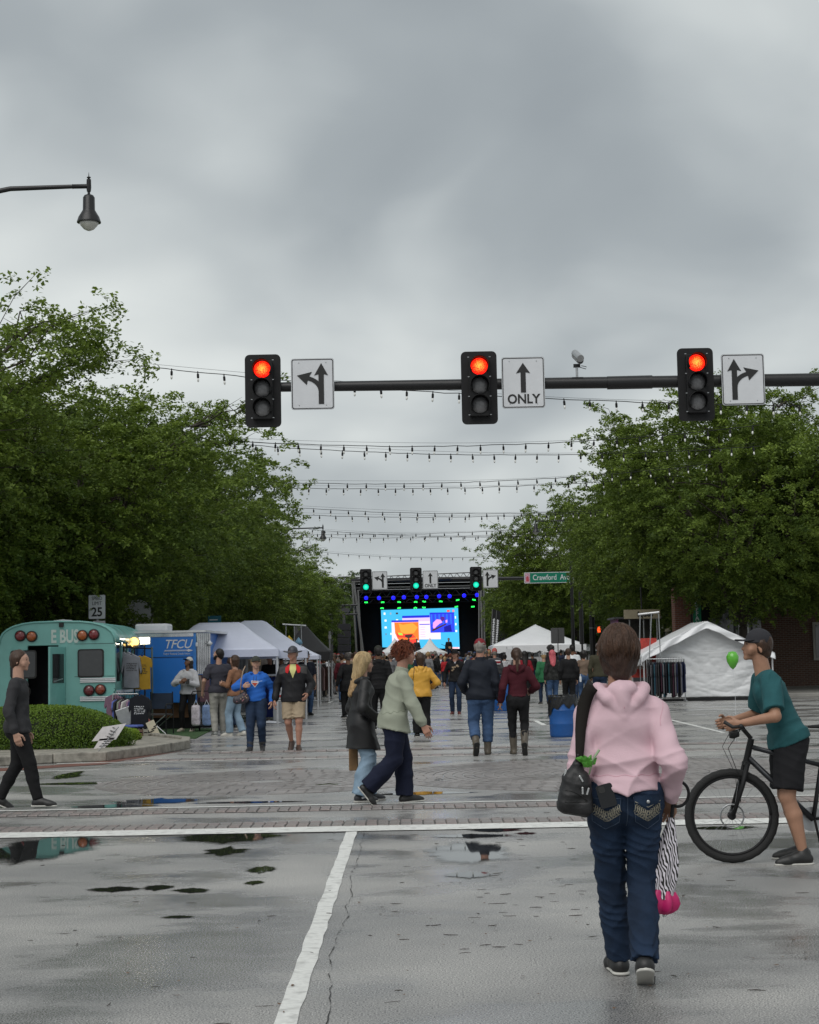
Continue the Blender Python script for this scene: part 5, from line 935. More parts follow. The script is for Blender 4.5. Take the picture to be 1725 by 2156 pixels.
# turf mat
a, b_, c, d = G(275, 1553), G(412, 1556), G(452, 1535), G(300, 1535); n_t = struct(MB().slab([(a.x, a.y), (b_.x, b_.y), (c.x, c.y), (d.x-1, d.y)], .002, .016).build('turf_mat', mat('turf', (.045, .10, .03), .9, var=.35, vs=40, bump=1, bs=400)), 'stuff', 'green artificial turf mat laid in front of the trailer')
# rolling cart with bags, cardboard box
x, z = XZ(428, 1540, 38.2); t = empty('rolling_cart', 'black tubular rolling cart between the hooded person and grey tee man', 'cart', (x, 38.2, 0)); w_ = .52
for s in (-1, 1): MB().tube([(s*w_/2, 0, .08), (s*w_/2, 0, .82), (s*w_/2*.85, 0, .9), (0, 0, .9)], .014, 6).build('frame', cf, t, smooth=True)
for zz in (.12, .62): MB().tube([(-w_/2, 0, zz), (w_/2, 0, zz)], .011, 6).build('cross_bar', cf, t)
MB().box((0, .2, .11), (w_, .4, .03)).build('deck', cf, t)
for s in (-1, 1): MB().lathe([(.04, -.015), (.04, .015)], 12, (s*w_/2, 0, .045), 'X').build('caster', m_rub, t)
for i, (dx, c, lb) in enumerate(((-.14, (.55, .50, .55), 'pale plastic bag with pink print on the rolling cart'), (.10, (.16, .24, .42), 'blue and white bag standing on the rolling cart'))):
    t2 = empty('carrier_bag', lb, 'bag', (x+dx, 38.05, .13), 0); MB().box((0, 0, .24), (.20, .14, .46)).build('body', mat('bag%d' % i, c, .5, var=.5, vs=9), t2, bevel=.05); MB().tube([(-.05, 0, .46), (0, 0, .58), (.05, 0, .46)], .008, 5).build('handle', m_sign, t2)
lettering('CAT', .1, m_sign, t2, (.0, -.073, .24), (R(90), R(90), 0)).hide_render = False
t2.children[-1].parent = t2
bpy.data.objects.remove(t2.children[-1]) if t2.children[-1].name.startswith('lettering') else None
x, z = XZ(436, 1440, 38.6); t = empty('tan_box', 'flat tan board held beside the grey tee man', 'board', (x-.18, 38.6, .95)); MB().box((0, 0, .05), (.16, .12, .46), Matrix.Rotation(R(-12), 3, 'Y')).build('panel', mat('tan_boxm', (.20, .155, .12), .7), t, bevel=.01); MB().tube([(0, 0, -.2), (0, .05, -.95)], .02, 6).build('stand', cf, t)
# vendor table, metal crates behind couple
x, z = XZ(575, 1420, 45); t = empty('vendor_table', 'white topped folding table with blue cloth behind the couple', 'table', (x, 45, 0)); MB().box((0, .3, z-.02), (1.4, .7, .05)).build('tabletop', m_sign, t, bevel=.01); MB().box((0, 0, z/2), (1.3, .03, z-.15)).build('table_cloth', cloth('tableblue', (.012, .02, .10)), t)
for sx_ in (-1, 1):
    for sy in (0, 1): MB().tube([(sx_*.62, .02+sy*.56, 0), (sx_*.62, .02+sy*.56, z-.04)], .02, 6).build('leg', m_alu, t)
x, z = XZ(597, 1460, 43); t = empty('white_crate', 'white crate with red lettering beside the hat wearing man', 'box', (x, 43, 0)); MB().box((0, 0, .72), (.52, .4, .30)).build('body', m_sign, t, bevel=.02); MB().box((0, -.205, .66), (.4, .004, .05)).build('red_band', mat('red_print', (.5, .03, .03), .5), t); lettering('INT', .07, m_ink, t, (.02, -.203, .77))
MB().box((0, 0, .28), (.5, .38, .56)).build('lower_drawer', m_alu, t, bevel=.01)
x, z = XZ(574, 1496, 43); t = empty('paper_sheet', 'white paper sheet lying on the wet road beside the couple', 'paper', (x, 42.2, .02)); MB().add([(-.25, -.05, .02), (.15, -.12, 0), (.28, .12, .01), (-.05, .3, .05)], [(0,1,2,3)]).build('sheet', m_sign, t, solid=.004)
x, z = XZ(625, 1390, 50); t = empty('grid_rack', 'tall grid wall rack with trinkets behind the man in the hat', 'display rack', (x, 50, 0)); zt_ = P(610, 1316, 50).z; w_ = .85
for u in (-.35, -.05, .2): MB().tube([(u, 0, 0), (u*.8-.02, 0, zt_)], .014, 5).build('pole', m_alu, t)
MB().tube([(-.4, -.05, zt_+.02), (.28, .05, zt_-.03)], .025, 5).build('top_bar', m_alu, t)
for k in range(9): MB().tube([(-.4, .01, 1.0+.1*k), (.4, .01, 1.0+.1*k)], .007, 4).build('grid_wire', m_alu, t)
for u, v, c, lb in ((609, 1352, (.5, .33, .02), 'small yellow doll hanging from the grid rack'), (629, 1356, (.16, .30, .42), 'small pale blue doll hanging from the grid rack')):
    x, z = XZ(u, v, 49.6); t = empty('hanging_doll', lb, 'toy', (x, 49.6, z), 0); m_ = mat('doll%d' % u, c, .8, var=.3, vs=30)
    MB().lathe([(.001, .20), (.03, .16), (.10, .08), (.12, .02), (.06, -.03)][::-1], 12).build('hood', m_, t, smooth='all'); MB().lathe([(.001, -.32), (.04, -.25), (.07, -.1), (.05, -.02)], 10).build('body', m_, t, smooth='all')
# leaning yard sign on the island
yy = 26.9
def sp_(u, v): p = P(u, v, yy); return Vector((p.x, yy, p.z))
A, B, C_, D_ = sp_(193, 1561), sp_(244, 1557), sp_(266, 1523), sp_(216, 1531); o = (A+B+C_+D_)/4; t = empty('yard_sign', 'white no parking yard sign leaning over the island bush', 'sign', (o.x, o.y, .12)); O = Vector(t.location)
def quad(a, b_, c, d, th): return MB().add([a-O, b_-O, c-O, d-O]+[q-O+Vector((0, th, 0)) for q in (a, b_, c, d)], [(0,1,2,3), (7,6,5,4), (0,4,5,1), (1,5,6,2), (2,6,7,3), (3,7,4,0)])
m_ys = mat('yard_sign_white', (.62, .60, .60), .5); quad(A, B, C_, D_, .012).build('panel', m_ys, t); quad(sp_(197, 1577), sp_(221, 1574), sp_(243, 1553), sp_(210, 1556), .012).build('lower_panel', m_ys, t)
MB().tube([sp_(207, 1582)-O, sp_(250, 1530)-O], .008, 5).build('wire_stake', m_alu, t)
ex = (B-A).normalized(); ez = (D_-A).normalized(); hyp = Matrix((ex, ez, ex.cross(ez))).transposed()
for s, k, h_ in (('---NMF---', .88, .020), ('NO PARKING', .66, .026), ('AFTER 12:00AM', .47, .024), ('FRIDAY APRIL 26', .28, .024)):
    p = A+(D_-A)*k+(B-A)*.5-O; l = lettering(s, h_, m_ink, t, (0, 0, 0), bold=.0, sx=.86); M_ = Matrix.Identity(4); 
    for i_ in range(3): M_[i_][0] = ex[i_]*.86; M_[i_][1] = ez[i_]; M_[i_][2] = (0, -1, 0)[i_]; M_[i_][3] = (p+Vector((0, -.005, 0)))[i_]
    l.matrix_local = M_
for k in range(3): MB().add([sp_(205+8*k*.6+3, 1572-5*k)-O+Vector((0,-.004,0)), sp_(224+5*k, 1571-5*k)-O+Vector((0,-.004,0)), sp_(226+5*k, 1569-5*k)-O+Vector((0,-.004,0)), sp_(208+5*k+3, 1570-5*k)-O+Vector((0,-.004,0))], [(0,1,2,3)]).build('print_line', m_ink, t)
# blue barrels
def barrel(u, v, label, s=1.0, liner=True):
    p = G(u, v); t = empty('blue_barrel', label, 'trash barrel', (p.x, p.y+.3, 0), 0, 'blue trash barrels'); m = mat('barrel_blue', (.010, .085, .30), .4, var=.12, vs=5, grime=.15)
    t.scale = (.88, .88, .88)
    MB().lathe([(.27, 0), (.285, .02), (.29, .05), (.295, .27), (.30, .285), (.295, .30), (.298, .56), (.304, .575), (.298, .59), (.295, .86), (.30, .88)], 40, capt=False).build('body', m, t, smooth=True)
    if liner:
        rs = random.Random(int(u)); n = 48; vs = []; fs = []; hs = [.58-.20*max(0, math.sin(2*math.pi*k/n*1.0-1.2))*1.0+.05*math.sin(k*1.1)+rs.uniform(-.012, .012) for k in range(n)]
        for k in range(n):
            a = 2*math.pi*k/n
            for j in range(7):
                f_ = j/6; r_ = .306+.012*math.sin(k*1.7+j*1.3)+.008*math.sin(k*3.1-j*2)+.014*f_*(1 if f_ < .9 else .6); vs.append((math.cos(a)*r_, math.sin(a)*r_, .90+(hs[k]+.08-.90)*f_))
            vs.append((math.cos(a)*.26, math.sin(a)*.26, .80))
        for k in range(n):
            k2 = (k+1) % n
            for j in range(6): fs.append((k*8+j, k*8+j+1, k2*8+j+1, k2*8+j))
            fs.append((k*8, k2*8, k2*8+7, k*8+7))
        MB().add(vs, fs).build('liner_bag', mat('liner_black', (.010, .010, .011), .28, bump=.6, bs=30), t, smooth='all')
barrel(1190, 1553, 'blue trash barrel with black liner left of the pink hoodie')
barrel(1060, 1498, 'blue trash barrel mostly hidden behind the maroon hoodie woman', liner=False)
# white notice hung by the big tent
x, z = XZ(1074, 1378, 88); t = empty('notice_board', 'white paper notice hanging above heads near the big tent', 'sign', (x, 88, 0)); MB().box((0, 0, z), (.42, .02, .56)).build('sheet', m_sign, t); MB().tube([(-.15, .03, 0), (-.15, .03, z+.4)], .015, 5).build('post', m_alu, t); MB().tube([(.15, .03, 0), (.15, .03, z+.4)], .015, 5).build('post', m_alu, t)
x, z = XZ(706, 1350, 100); t = empty('light_pole', 'thin pale pole between the grey sign and the speaker tower', 'pole', (P(695, 1385, 90).x, 90, 0)); MB().tube([(0, 0, 0), (0, 0, P(695, 1329, 90).z)], .05, 6).build('shaft', m_alu, t); MB().lathe([(.08, 0), (.08, .2)], 8, (0, 0, P(695, 1345, 90).z)).build('bracket', m_alu, t)
for k, (u, y, lb) in enumerate(((1090, 110, 'dark vendor table row under the big white tent'),)):
    x, z = XZ(1130, 1385, 108); t = empty('vendor_table', lb, 'table', (x, 108, 0)); MB().box((0, 0, .74), (4.2, .8, .05)).build('tabletop', m_trussd, t); MB().box((0, -.4, .37), (4.2, .03, .7)).build('table_cloth', m_drape, t)
# ================================================================ bodies: one smooth skin grown round a posed skeleton
class Field:
    """limbs and masses blended into a single surface; everything in metres, local to the person"""
    def __init__(s): s.groups = []
    def group(s, k=.02, cuts=(), sub=False): g = {'p': [], 'k': k, 'cuts': list(cuts), 'sub': sub}; s.groups.append(g); return g
    @staticmethod
    def cone(g, a, b, r1, r2=None, k=None, sc=(1, 1, 1)): g['p'].append((np.array(a, float), np.array(b, float), r1, r1 if r2 is None else r2, k, np.array(sc, float)))
    def mesh(s, h, wr=None, grow=0.0):
        lo = np.full(3, 1e9); hi = -lo
        for g in s.groups:
            if g['sub']: continue
            for a, b, r1, r2, k, sc in g['p']:
                r = max(r1, r2)*sc+.03; lo = np.minimum(lo, np.minimum(a, b)-r); hi = np.maximum(hi, np.maximum(a, b)+r)
        lo -= 3*h+grow; hi += 3*h+grow; n = np.ceil((hi-lo)/h).astype(int)+1; ax = [lo[i]+h*np.arange(n[i]) for i in range(3)]; F = np.full(n, .5, np.float32)
        for g in s.groups:
            Gd = np.full(n, .5, np.float32)
            for a, b, r1, r2, k, sc in g['p']:
                k = g['k'] if k is None else k; r = max(r1, r2)*sc+k+3*h; i0 = np.maximum(0, ((np.minimum(a, b)-r-lo)/h).astype(int)); i1 = np.minimum(n, ((np.maximum(a, b)+r-lo)/h).astype(int)+2)
                sl = tuple(slice(i0[i], i1[i]) for i in range(3)); X = [(ax[i][sl[i]]/sc[i]).astype(np.float32) for i in range(3)]; A = a/sc; B = b/sc; ba = B-A; L2 = float(ba@ba)+1e-12
                px, py, pz = X[0][:, None, None]-A[0], X[1][None, :, None]-A[1], X[2][None, None, :]-A[2]
                t = np.clip((px*ba[0]+py*ba[1]+pz*ba[2])/L2, 0, 1); d = (np.sqrt((px-t*ba[0])**2+(py-t*ba[1])**2+(pz-t*ba[2])**2)-(r1+(r2-r1)*t))*sc.min(); o = Gd[sl]
                if k > 0: m = np.clip(.5+.5*(o-d)/k, 0, 1); Gd[sl] = o+(d-o)*m-k*m*(1-m)
                else: Gd[sl] = np.minimum(o, d)
            for nn, c in g['cuts']:
                nn = np.array(nn, float); q = ax[0][:, None, None]*nn[0]+ax[1][None, :, None]*nn[1]+ax[2][None, None, :]*nn[2]-c; Gd = np.maximum(Gd, q.astype(np.float32))
            if g['sub']: F = np.maximum(F, -Gd)
            else: k = g['k']*.5; m = np.clip(.5+.5*(F-Gd)/max(k, 1e-6), 0, 1); F = F+(Gd-F)*m-k*m*(1-m)
        if wr is not None:
            idx = np.argwhere(np.abs(F) < .045)
            if len(idx): pts = lo+idx*h; F[idx[:, 0], idx[:, 1], idx[:, 2]] += wr(pts).astype(np.float32)
        return nets(F-grow, lo, h)
def nets(F, lo, h):
    ins = F < 0; c = np.zeros(tuple(x-1 for x in F.shape), np.int8)
    for i in (0, 1):
        for j in (0, 1):
            for k in (0, 1): c += ins[i:F.shape[0]-1+i, j:F.shape[1]-1+j, k:F.shape[2]-1+k]
    cell = np.argwhere((c > 0) & (c < 8)); m = len(cell); idm = np.full(c.shape, -1, np.int32); idm[cell[:, 0], cell[:, 1], cell[:, 2]] = np.arange(m)
    off = np.array([(i, j, k) for i in (0, 1) for j in (0, 1) for k in (0, 1)]); v = np.stack([F[cell[:, 0]+o[0], cell[:, 1]+o[1], cell[:, 2]+o[2]] for o in off], 1); P_ = np.zeros((m, 3)); cnt = np.zeros(m)
    for a in range(8):
        for b in range(a+1, 8):
            if np.abs(off[a]-off[b]).sum() != 1: continue
            s = (v[:, a] < 0) != (v[:, b] < 0); t = v[s, a]/(v[s, a]-v[s, b]); P_[s] += off[a]+(off[b]-off[a])*t[:, None]; cnt[s] += 1
    V = lo+(cell+P_/cnt[:, None])*h; Q = []
    for ax_ in range(3):
        sh = [slice(1, -1)]*3; A = [slice(1, -1)]*3; A[ax_] = slice(0, -1); B = [slice(1, -1)]*3; B[ax_] = slice(1, None)
        a, b = ins[tuple(A)], ins[tuple(B)]; e = np.argwhere(a != b)
        if not len(e): continue
        st = a[e[:, 0], e[:, 1], e[:, 2]]; base = e.copy(); base += 1; base[:, ax_] -= 1; u, w = [(1, 2), (2, 0), (0, 1)][ax_]; du = np.zeros(3, int); dw = np.zeros(3, int); du[u] = 1; dw[w] = 1
        g = lambda o: idm[(base+o)[:, 0], (base+o)[:, 1], (base+o)[:, 2]]; q = np.stack([g(-du-dw), g(-dw), g(0*du), g(-du)], 1); q[~st] = q[~st][:, ::-1]; Q.append(q)
    Q = np.concatenate(Q); Q = Q[(Q >= 0).all(1)]; return V, Q
def wrinkles(amp, seed, f=22.0, stretch=(1, 1, .45), amp2=None):
    rs = np.random.RandomState(seed); K = rs.normal(size=(5, 3))*np.array([1, 1, 1.3])*f*.35; ph = rs.uniform(0, 6.3, 5); K2 = rs.normal(size=(4, 3))*f*.9; ph2 = rs.uniform(0, 6.3, 4)
    amp *= 1.55
    def fn(p):
        w = sum(np.sin(p@K[i]*.55+ph[i]) for i in range(3)); a = np.sin(p@K[3]*1.5+ph[3]+1.6*w); b = np.sin(p@K[4]*2.2+ph[4]+1.3*w); c = sum(np.sin(p@K2[i]+ph2[i]+w) for i in range(4))/4
        return -amp*(.55*(1-np.abs(a))**1.5*1.2+.45*(1-np.abs(b))**2+.25*c-.4)
    return fn
def ik(a, b, l1, l2, pole):
    a, b, pole = Vector(a), Vector(b), Vector(pole); d = b-a; L = min(max(d.length, 1e-4), (l1+l2)*.998); d.normalize(); x = (l1*l1-l2*l2+L*L)/(2*L); h = math.sqrt(max(0, l1*l1-x*x)); p = pole-d*pole.dot(d)
    p = p.normalized() if p.length > 1e-4 else Vector((0, -1, 0)); return a+d*x+p*h, a+d*L
SKIN = lambda n, c: mat('skin_'+n, c, .5, var=.1, vs=14, spec=.35, bump=.1, bs=90)
S_FAIR, S_TAN, S_RUDDY, S_BROWN = SKIN('fair', (.44, .26, .19)), SKIN('tan', (.34, .185, .12)), SKIN('ruddy', (.40, .21, .15)), SKIN('brown', (.17, .085, .05))
M_EYE = mat('eye_dark', (.02, .015, .012), .2); M_LIP = mat('lip', (.28, .09, .075), .5); M_BROW = mat('eyebrow', (.05, .03, .02), .9); M_SOLE = mat('shoe_sole', (.55, .54, .50), .7, grime=.3)
def hair_mat(n, c):
    if 'hair_'+n in MATS: return MATS['hair_'+n]
    m = mat('hair_'+n, c, .45, var=.35, vs=30, spec=.4, bump=.7, bs=130); nt = m.node_tree
    for q in nt.nodes:
        if q.type == 'TEX_NOISE':
            mp = nt.nodes.new('ShaderNodeMapping'); mp.inputs['Scale'].default_value = (1, 1, .16); src = q.inputs[0].links[0].from_socket; nt.links.new(src, mp.inputs[0]); nt.links.new(mp.outputs[0], q.inputs[0])
    return m
def hand(Fd, w, d, pn, th, S=1.0, curl=.5, spread=.0):
    """palm and five fingers: w wrist, d pointing to the fingers, pn palm normal, th +1/-1 the thumb's side"""
    d = Vector(d).normalized(); pn = Vector(pn); pn = (pn-d*pn.dot(d)).normalized(); s = d.cross(pn)*th; w = Vector(w); g = Fd.group(.006*S); c = Fd.cone
    for q, rr in ((-.026, .0145), (-.009, .016), (.010, .016), (.027, .015)): c(g, w+d*.012+s*q*.62*S, w+d*.078*S+s*q*S, .017*S, rr*S, .012)
    c(g, w-d*.03, w+d*.02, .024*S, .022*S, .015)
    for i, (q, l, r0) in enumerate(((.030, .072, .0088), (.010, .080, .0092), (-.010, .074, .0088), (-.028, .058, .0078))):
        a = w+d*.085*S+s*q*S; ang = curl*.55+i*.05; dd = (d+s*(q*spread*12)).normalized(); p = a
        for j, f_ in enumerate((.46, .30, .24)):
            e = (dd*math.cos(ang)+pn*math.sin(ang)); b_ = p+e*l*f_*S; c(g, p, b_, (r0-.0008*j)*S, (r0-.0008*(j+1))*S, .003); p = b_; ang += curl*.85
    a = w+d*.022*S+s*.026*S; b_ = a+(d*.62+s*.75+pn*.35).normalized()*.042*S; e = b_+(d*.92+s*.22+pn*(.35+curl*.4)).normalized()*.032*S; f_ = e+(d*.95-s*.1*curl+pn*(.2+curl*.5)).normalized()*.026*S
    c(g, a, b_, .0135*S, .0105*S, .008); c(g, b_, e, .0105*S, .0095*S, .003); c(g, e, f_, .0095*S, .008*S, .003)
COUNT = [0]
def person(label, u=None, v=None, pos=None, face=0.0, H=1.68, fat=1.0, skin=S_FAIR, lf=(-.09, .12), rf=(.09, -.12), lfl=0, rfl=0, lpitch=0, rpitch=0, lh=None, rh=None, lpole=(-.5, -1, 0), rpole=(.5, -1, 0), lean=0.0, side=0.0, hyaw=0.0, hpitch=0.0,
           top=None, bot=None, shoes=None, hair=None, hat=None, res=.015, group=None, curl=.45, female=False, shoulders=1.0, eyes=False, lhand=True, rhand=True, palm=None, hip=1.0, extra=None, proto=False, name='person', knees=(0, 0), sdrop=0.0):
    COUNT[0] += 1; seed = COUNT[0]; Z = Vector((0, 0, 1))
    if pos is None: g0 = G(u, v); pos = (g0.x, g0.y, 0)
    root = empty(name, label, 'person', pos, R(face), group) if not proto else bpy.data.objects.new('proto', None)
    if proto: COL.objects.link(root)
    sh = .100*H*shoulders*(.93 if female else 1.0); hw = .052*H*hip; ank = .045*H; thl, shl = .245*H, .243*H
    LA = Vector((lf[0], lf[1], ank+lfl)); RA = Vector((rf[0], rf[1], ank+rfl)); pz = .528*H
    for A_, sx_ in ((LA, -1), (RA, 1)):
        r2 = ((thl+shl)*.993)**2-(A_.x-sx_*hw)**2-A_.y**2; pz = min(pz, A_.z+math.sqrt(max(r2, .01))+.02*H)
    pel = Vector((0, 0, pz)); sp = Matrix.Rotation(R(side), 3, 'Y') @ Matrix.Rotation(-R(lean), 3, 'X'); up = sp @ Z
    ch = pel+up*.215*H; nk = pel+up*.312*H; LS = pel+sp @ Vector((-sh, 0, (.264-sdrop)*H)); RS = pel+sp @ Vector((sh, 0, (.264-sdrop)*H)); LH = pel+Vector((-hw, 0, -.01)); RH = pel+Vector((hw, 0, -.01))
    LK, LA = ik(LH, LA, thl, shl, (-.12+knees[0], 1, 0)); RK, RA = ik(RH, RA, thl, shl, (.12+knees[1], 1, 0))
    ual, fal = .172*H, .155*H
    lw = Vector(lh) if lh is not None else Vector((-sh-.075, .03, LS.z-.312*H)); rw = Vector(rh) if rh is not None else Vector((sh+.075, .03, RS.z-.312*H))
    LE, lw = ik(LS, lw, ual, fal, lpole); RE, rw = ik(RS, rw, ual, fal, rpole)
    hr = sp @ Matrix.Rotation(-R(hyaw), 3, 'Z') @ Matrix.Rotation(R(lean)-R(hpitch), 3, 'X') if True else None
    hc = nk+up*.035*H+hr @ Vector((0, .012*H, .058*H)); hx = lambda x, y, z: hc+hr @ Vector((x*H, y*H, z*H))
    # ---- skin
    lg_ = .80 if (bot or {}).get('len', 1) > .6 else 1.0
    B = Field(); c = B.cone; g = B.group(.025)
    c(g, pel+Z*.02, ch, .050*H*fat, .054*H*fat, .03, (1.25, .9, 1)); c(g, ch, nk-up*.05*H, .052*H*fat, .036*H, .03, (1.3, .85, 1))
    c(g, nk-up*.03*H, hx(0, -.012, -.025), .036*H, .033*H, .02)
    for S_, E_, W_ in ((LS, LE, lw), (RS, RE, rw)): c(g, nk-up*.045*H, S_, .024*H, .024*H, .02); c(g, S_, E_, .0265*H*fat**.4, .023*H*fat**.4, .02); c(g, E_, W_, .0245*H*fat**.4, .0155*H, .012)
    for H_, K_, A_ in ((LH, LK, LA), (RH, RK, RA)):
        c(g, H_, K_, .052*H*fat**.6*lg_, .034*H*fat**.4*lg_, .03); cf = K_+(A_-K_)*.32-Vector((0, .012, 0)); c(g, K_, cf, .031*H*lg_, .034*H*lg_, .015); c(g, cf, A_, .034*H*lg_, .019*H, .015)
    g = B.group(.012)
    c(g, hx(0, -.006, .022), hx(0, .000, .018), .0505*H, .0505*H, .01, (.88, 1.05, 1.0)); c(g, hx(0, .018, -.012), hx(0, .024, -.030), .037*H, .022*H, .02, (.95, 1, 1)); c(g, hx(0, .03, .012), hx(0, .034, -.02), .026*H, .020*H, .015)
    c(g, hx(0, .046, .008), hx(0, .058, -.009), .0045*H, .0085*H, .008); c(g, hx(0, .044, -.025), hx(0, .046, -.027), .010*H, .009*H, .01, (1.4, 1, .8)); c(g, hx(0, .040, -.044), hx(0, .042, -.045), .012*H, .012*H, .01)
    c(g, hx(-.018, .038, .024), hx(.018, .038, .024), .012*H, .012*H, .012)
    for s in (-1, 1): c(g, hx(s*.045, -.004, .010), hx(s*.050, -.010, -.012), .0075*H, .006*H, .004, (.7, 1.3, 1.3)); c(g, hx(s*.026, .030, -.010), hx(s*.024, .030, -.02), .016*H, .014*H, .012)
    V1, F1 = B.mesh(res); parts_ = [(V1, F1)]
    for ok, W_, E_, th, S_ in ((lhand, lw, LE, -1, -1), (rhand, rw, RE, 1, 1)):
        if not ok: continue
        Hf = Field(); d = (W_-E_).normalized(); pn = Vector((-S_, 0, 0)) if palm is None else Vector((palm[0]*-S_, palm[1], palm[2]))
        if abs(pn.dot(d)) > .9: pn = Vector((0, 0, -1)) if abs(d.z) < .9 else Vector((0, -1, 0))
        sdir = d.cross(pn)*1.0; thumb = 1 if sdir.y > 0 else -1
        if abs(sdir.y) < .3: thumb = 1 if sdir.z > 0 else -1
        hand(Hf, W_, d, pn, thumb, H/1.70, curl); parts_.append(Hf.mesh(min(res*.42, .0062), grow=.0 if res < .012 else .0012))
    if not proto or res < .02:
        pass
    off = 0; VV = []; FF = []
    for V_, F_ in parts_: VV.append(V_); FF.append(F_+off); off += len(V_)
    npmesh('body', np.concatenate(VV), np.concatenate(FF), skin, root)
    # ---- lower garment
    bo = dict(m=cloth('jeans', (.03, .055, .11)), len=1.0, w=1.0, flare=1.0, seat=1.0, wr=.006, skirt=0); bo.update(bot or {})
    Q = Field(); c = Q.cone; w = bo['w']*fat**.5
    for s, H_, K_, A_ in ((-1, LH, LK, LA), (1, RH, RK, RA)):
        ln = bo['len']; end = A_+(K_-A_)*0.0; dn = (A_-K_).normalized()
        if ln < .55: e = H_+(K_-H_)*ln*1.9; cuts = [(tuple((K_-H_).normalized()), float((K_-H_).normalized().dot(e)))]
        else: e = K_+(A_-K_)*((ln-.5)*2); cuts = [(tuple(dn), float(dn.dot(e))+.0)]
        g = Q.group(.03, cuts); c(g, H_, K_, .060*H*w, .041*H*w*(1.0 if ln > .55 else 1.35), .03)
        if ln > .55: mid = K_+(A_-K_)*.45-Vector((0, .006, 0)); c(g, K_, mid, .041*H*w, .037*H*w*(.5+.5*bo['flare']), .02); c(g, mid, A_+dn*.03, .037*H*w*(.5+.5*bo['flare']), .031*H*w*bo['flare'], .02)
    g = Q.group(.05, [(tuple(up), float(up.dot(pel+up*.045*H)))]); c(g, pel+Vector((-.03*H, -.01*H, -.005)), pel+Vector((.03*H, -.01*H, -.005)), .066*H*bo['seat']*fat**.7, None, .03, (1.02, .95, 1.0)); c(g, pel+Z*.03*H, pel+up*.085*H, .060*H*fat, .056*H*fat, .04, (1.3, .92, 1))
    for s in (-1, 1): c(g, pel+Vector((s*.035*H*hip, -.030*H, -.022*H)), pel+Vector((s*.036*H*hip, -.03*H, -.045*H)), .049*H*bo['seat'], .046*H*bo['seat'], .03)
    V_, F_ = Q.mesh(res, wrinkles(bo['wr'], seed*7+1, 30)); bt = npmesh('shorts' if bo['len'] < .55 else bo.get('name', 'trousers'), V_, F_, bo['m'], root)
    # ---- shoes
    so = dict(m=mat('shoe_black', (.015, .015, .015), .5), boot=0.0, sole=True, size=1.0, bm=None); so.update(shoes or {})
    for s, A_, K_, pt in ((-1, LA, LK, lpitch), (1, RA, RK, rpitch)):
        M_ = Matrix.Rotation(R(s*6), 3, 'Z').transposed() @ Matrix.Rotation(-R(pt), 3, 'X'); o = lambda x, y, z: A_+M_ @ Vector((x*H*so['size'], y*H*so['size'], z*H)); nrm = M_ @ Vector((0, 0, -1)); bp_ = o(0, 0, -.043)
        Sf = Field(); g = Sf.group(.02, [(tuple(nrm), float(nrm.dot(bp_)))]); c = Sf.cone
        c(g, o(0, -.018, -.022), o(0, .03, -.018), .024*H, .024*H); c(g, o(0, .02, -.015), o(s*.004, .085, -.030), .026*H, .021*H); c(g, o(s*.004, .07, -.030), o(s*.002, .108, -.034), .024*H, .017*H); c(g, o(0, -.008, -.02), o(0, -.002, .012), .025*H, .021*H)
        if so['boot'] > 0: e = A_+(K_-A_)*so['boot']; dd = (K_-A_).normalized(); g2 = Sf.group(.02, [(tuple(dd), float(dd.dot(e)))]); c(g2, A_, e+dd*.02, .030*H, .040*H*so.get('bw', 1)); c(g2, A_-dd*.02*H, A_, .027*H, .030*H)
        V_, F_ = Sf.mesh(min(res, .009)); b_ = npmesh('boot' if so['boot'] else 'shoe', V_, F_, so['m'], root)
        if so['sole']:
            Sl = Field(); g = Sl.group(.01, [(tuple(nrm), float(nrm.dot(o(0, 0, -.0455)))), (tuple(-nrm), float(-nrm.dot(o(0, 0, -.037))))]); c = Sl.cone; c(g, o(0, -.020, -.041), o(0, .05, -.041), .026*H, .023*H); c(g, o(0, .05, -.041), o(s*.003, .108, -.041), .025*H, .0195*H); V_, F_ = Sl.mesh(.005); npmesh('sole', V_, F_, so.get('sm', M_SOLE), b_)
    # ---- upper garment
    tp = None
    if top is not None:
        tp = dict(m=cloth('jacket', (.05, .05, .05)), hem=.02, w=1.0, sl=1.0, slw=1.0, flare=1.0, hood=0, collar=0, wr=.008, belly=0, front=1.0, back=1.0, wf=24); tp.update(top)
        T = Field(); c = T.cone; w = tp['w']*fat**.8; hz = pel-up*(tp['hem']-.0)*H*1.0; g = T.group(.03, [(tuple(-up), float(-up.dot(hz)))]); base = hz-up*.03
        sw_ = bo['w']*fat**.5
        c(g, pel+Vector((-.02*H, -.008*H, -.01)), pel+Vector((.02*H, -.008*H, -.01)), (.070*H*bo['seat']*fat**.7+.006), None, .03, (1.05, .98, 1.0))
        if tp['hem'] > .0:
            for s_, H_, K_ in ((-1, LH, LK), (1, RH, RK)): c(g, H_, H_+(K_-H_)*min(1, tp['hem']*4.2+.15), .0655*H*sw_+.006, .056*H*sw_*tp['flare']+.008, .045)
            for s_, H_, K_ in ((-1, LH, LK), (1, RH, RK)): c(g, pel, (LH+RH)*.5+((LK+RK)*.5-(LH+RH)*.5)*min(1, tp['hem']*4.2+.1), .066*H*sw_, .066*H*sw_*tp['flare'], .04, (1.2, .95, 1)); break
        c(g, pel+Z*.03*H, pel+up*.085*H, .060*H*fat+.008, .056*H*fat+.008, .03, (1.3, .94, 1))
        for s_ in (-1, 1): c(g, pel+Vector((s_*.034*H*hip, -.030*H, -.015*H)), pel+Vector((s_*.034*H*hip, -.03*H, -.03*H)), .051*H*bo['seat'], .049*H*bo['seat'], .03)
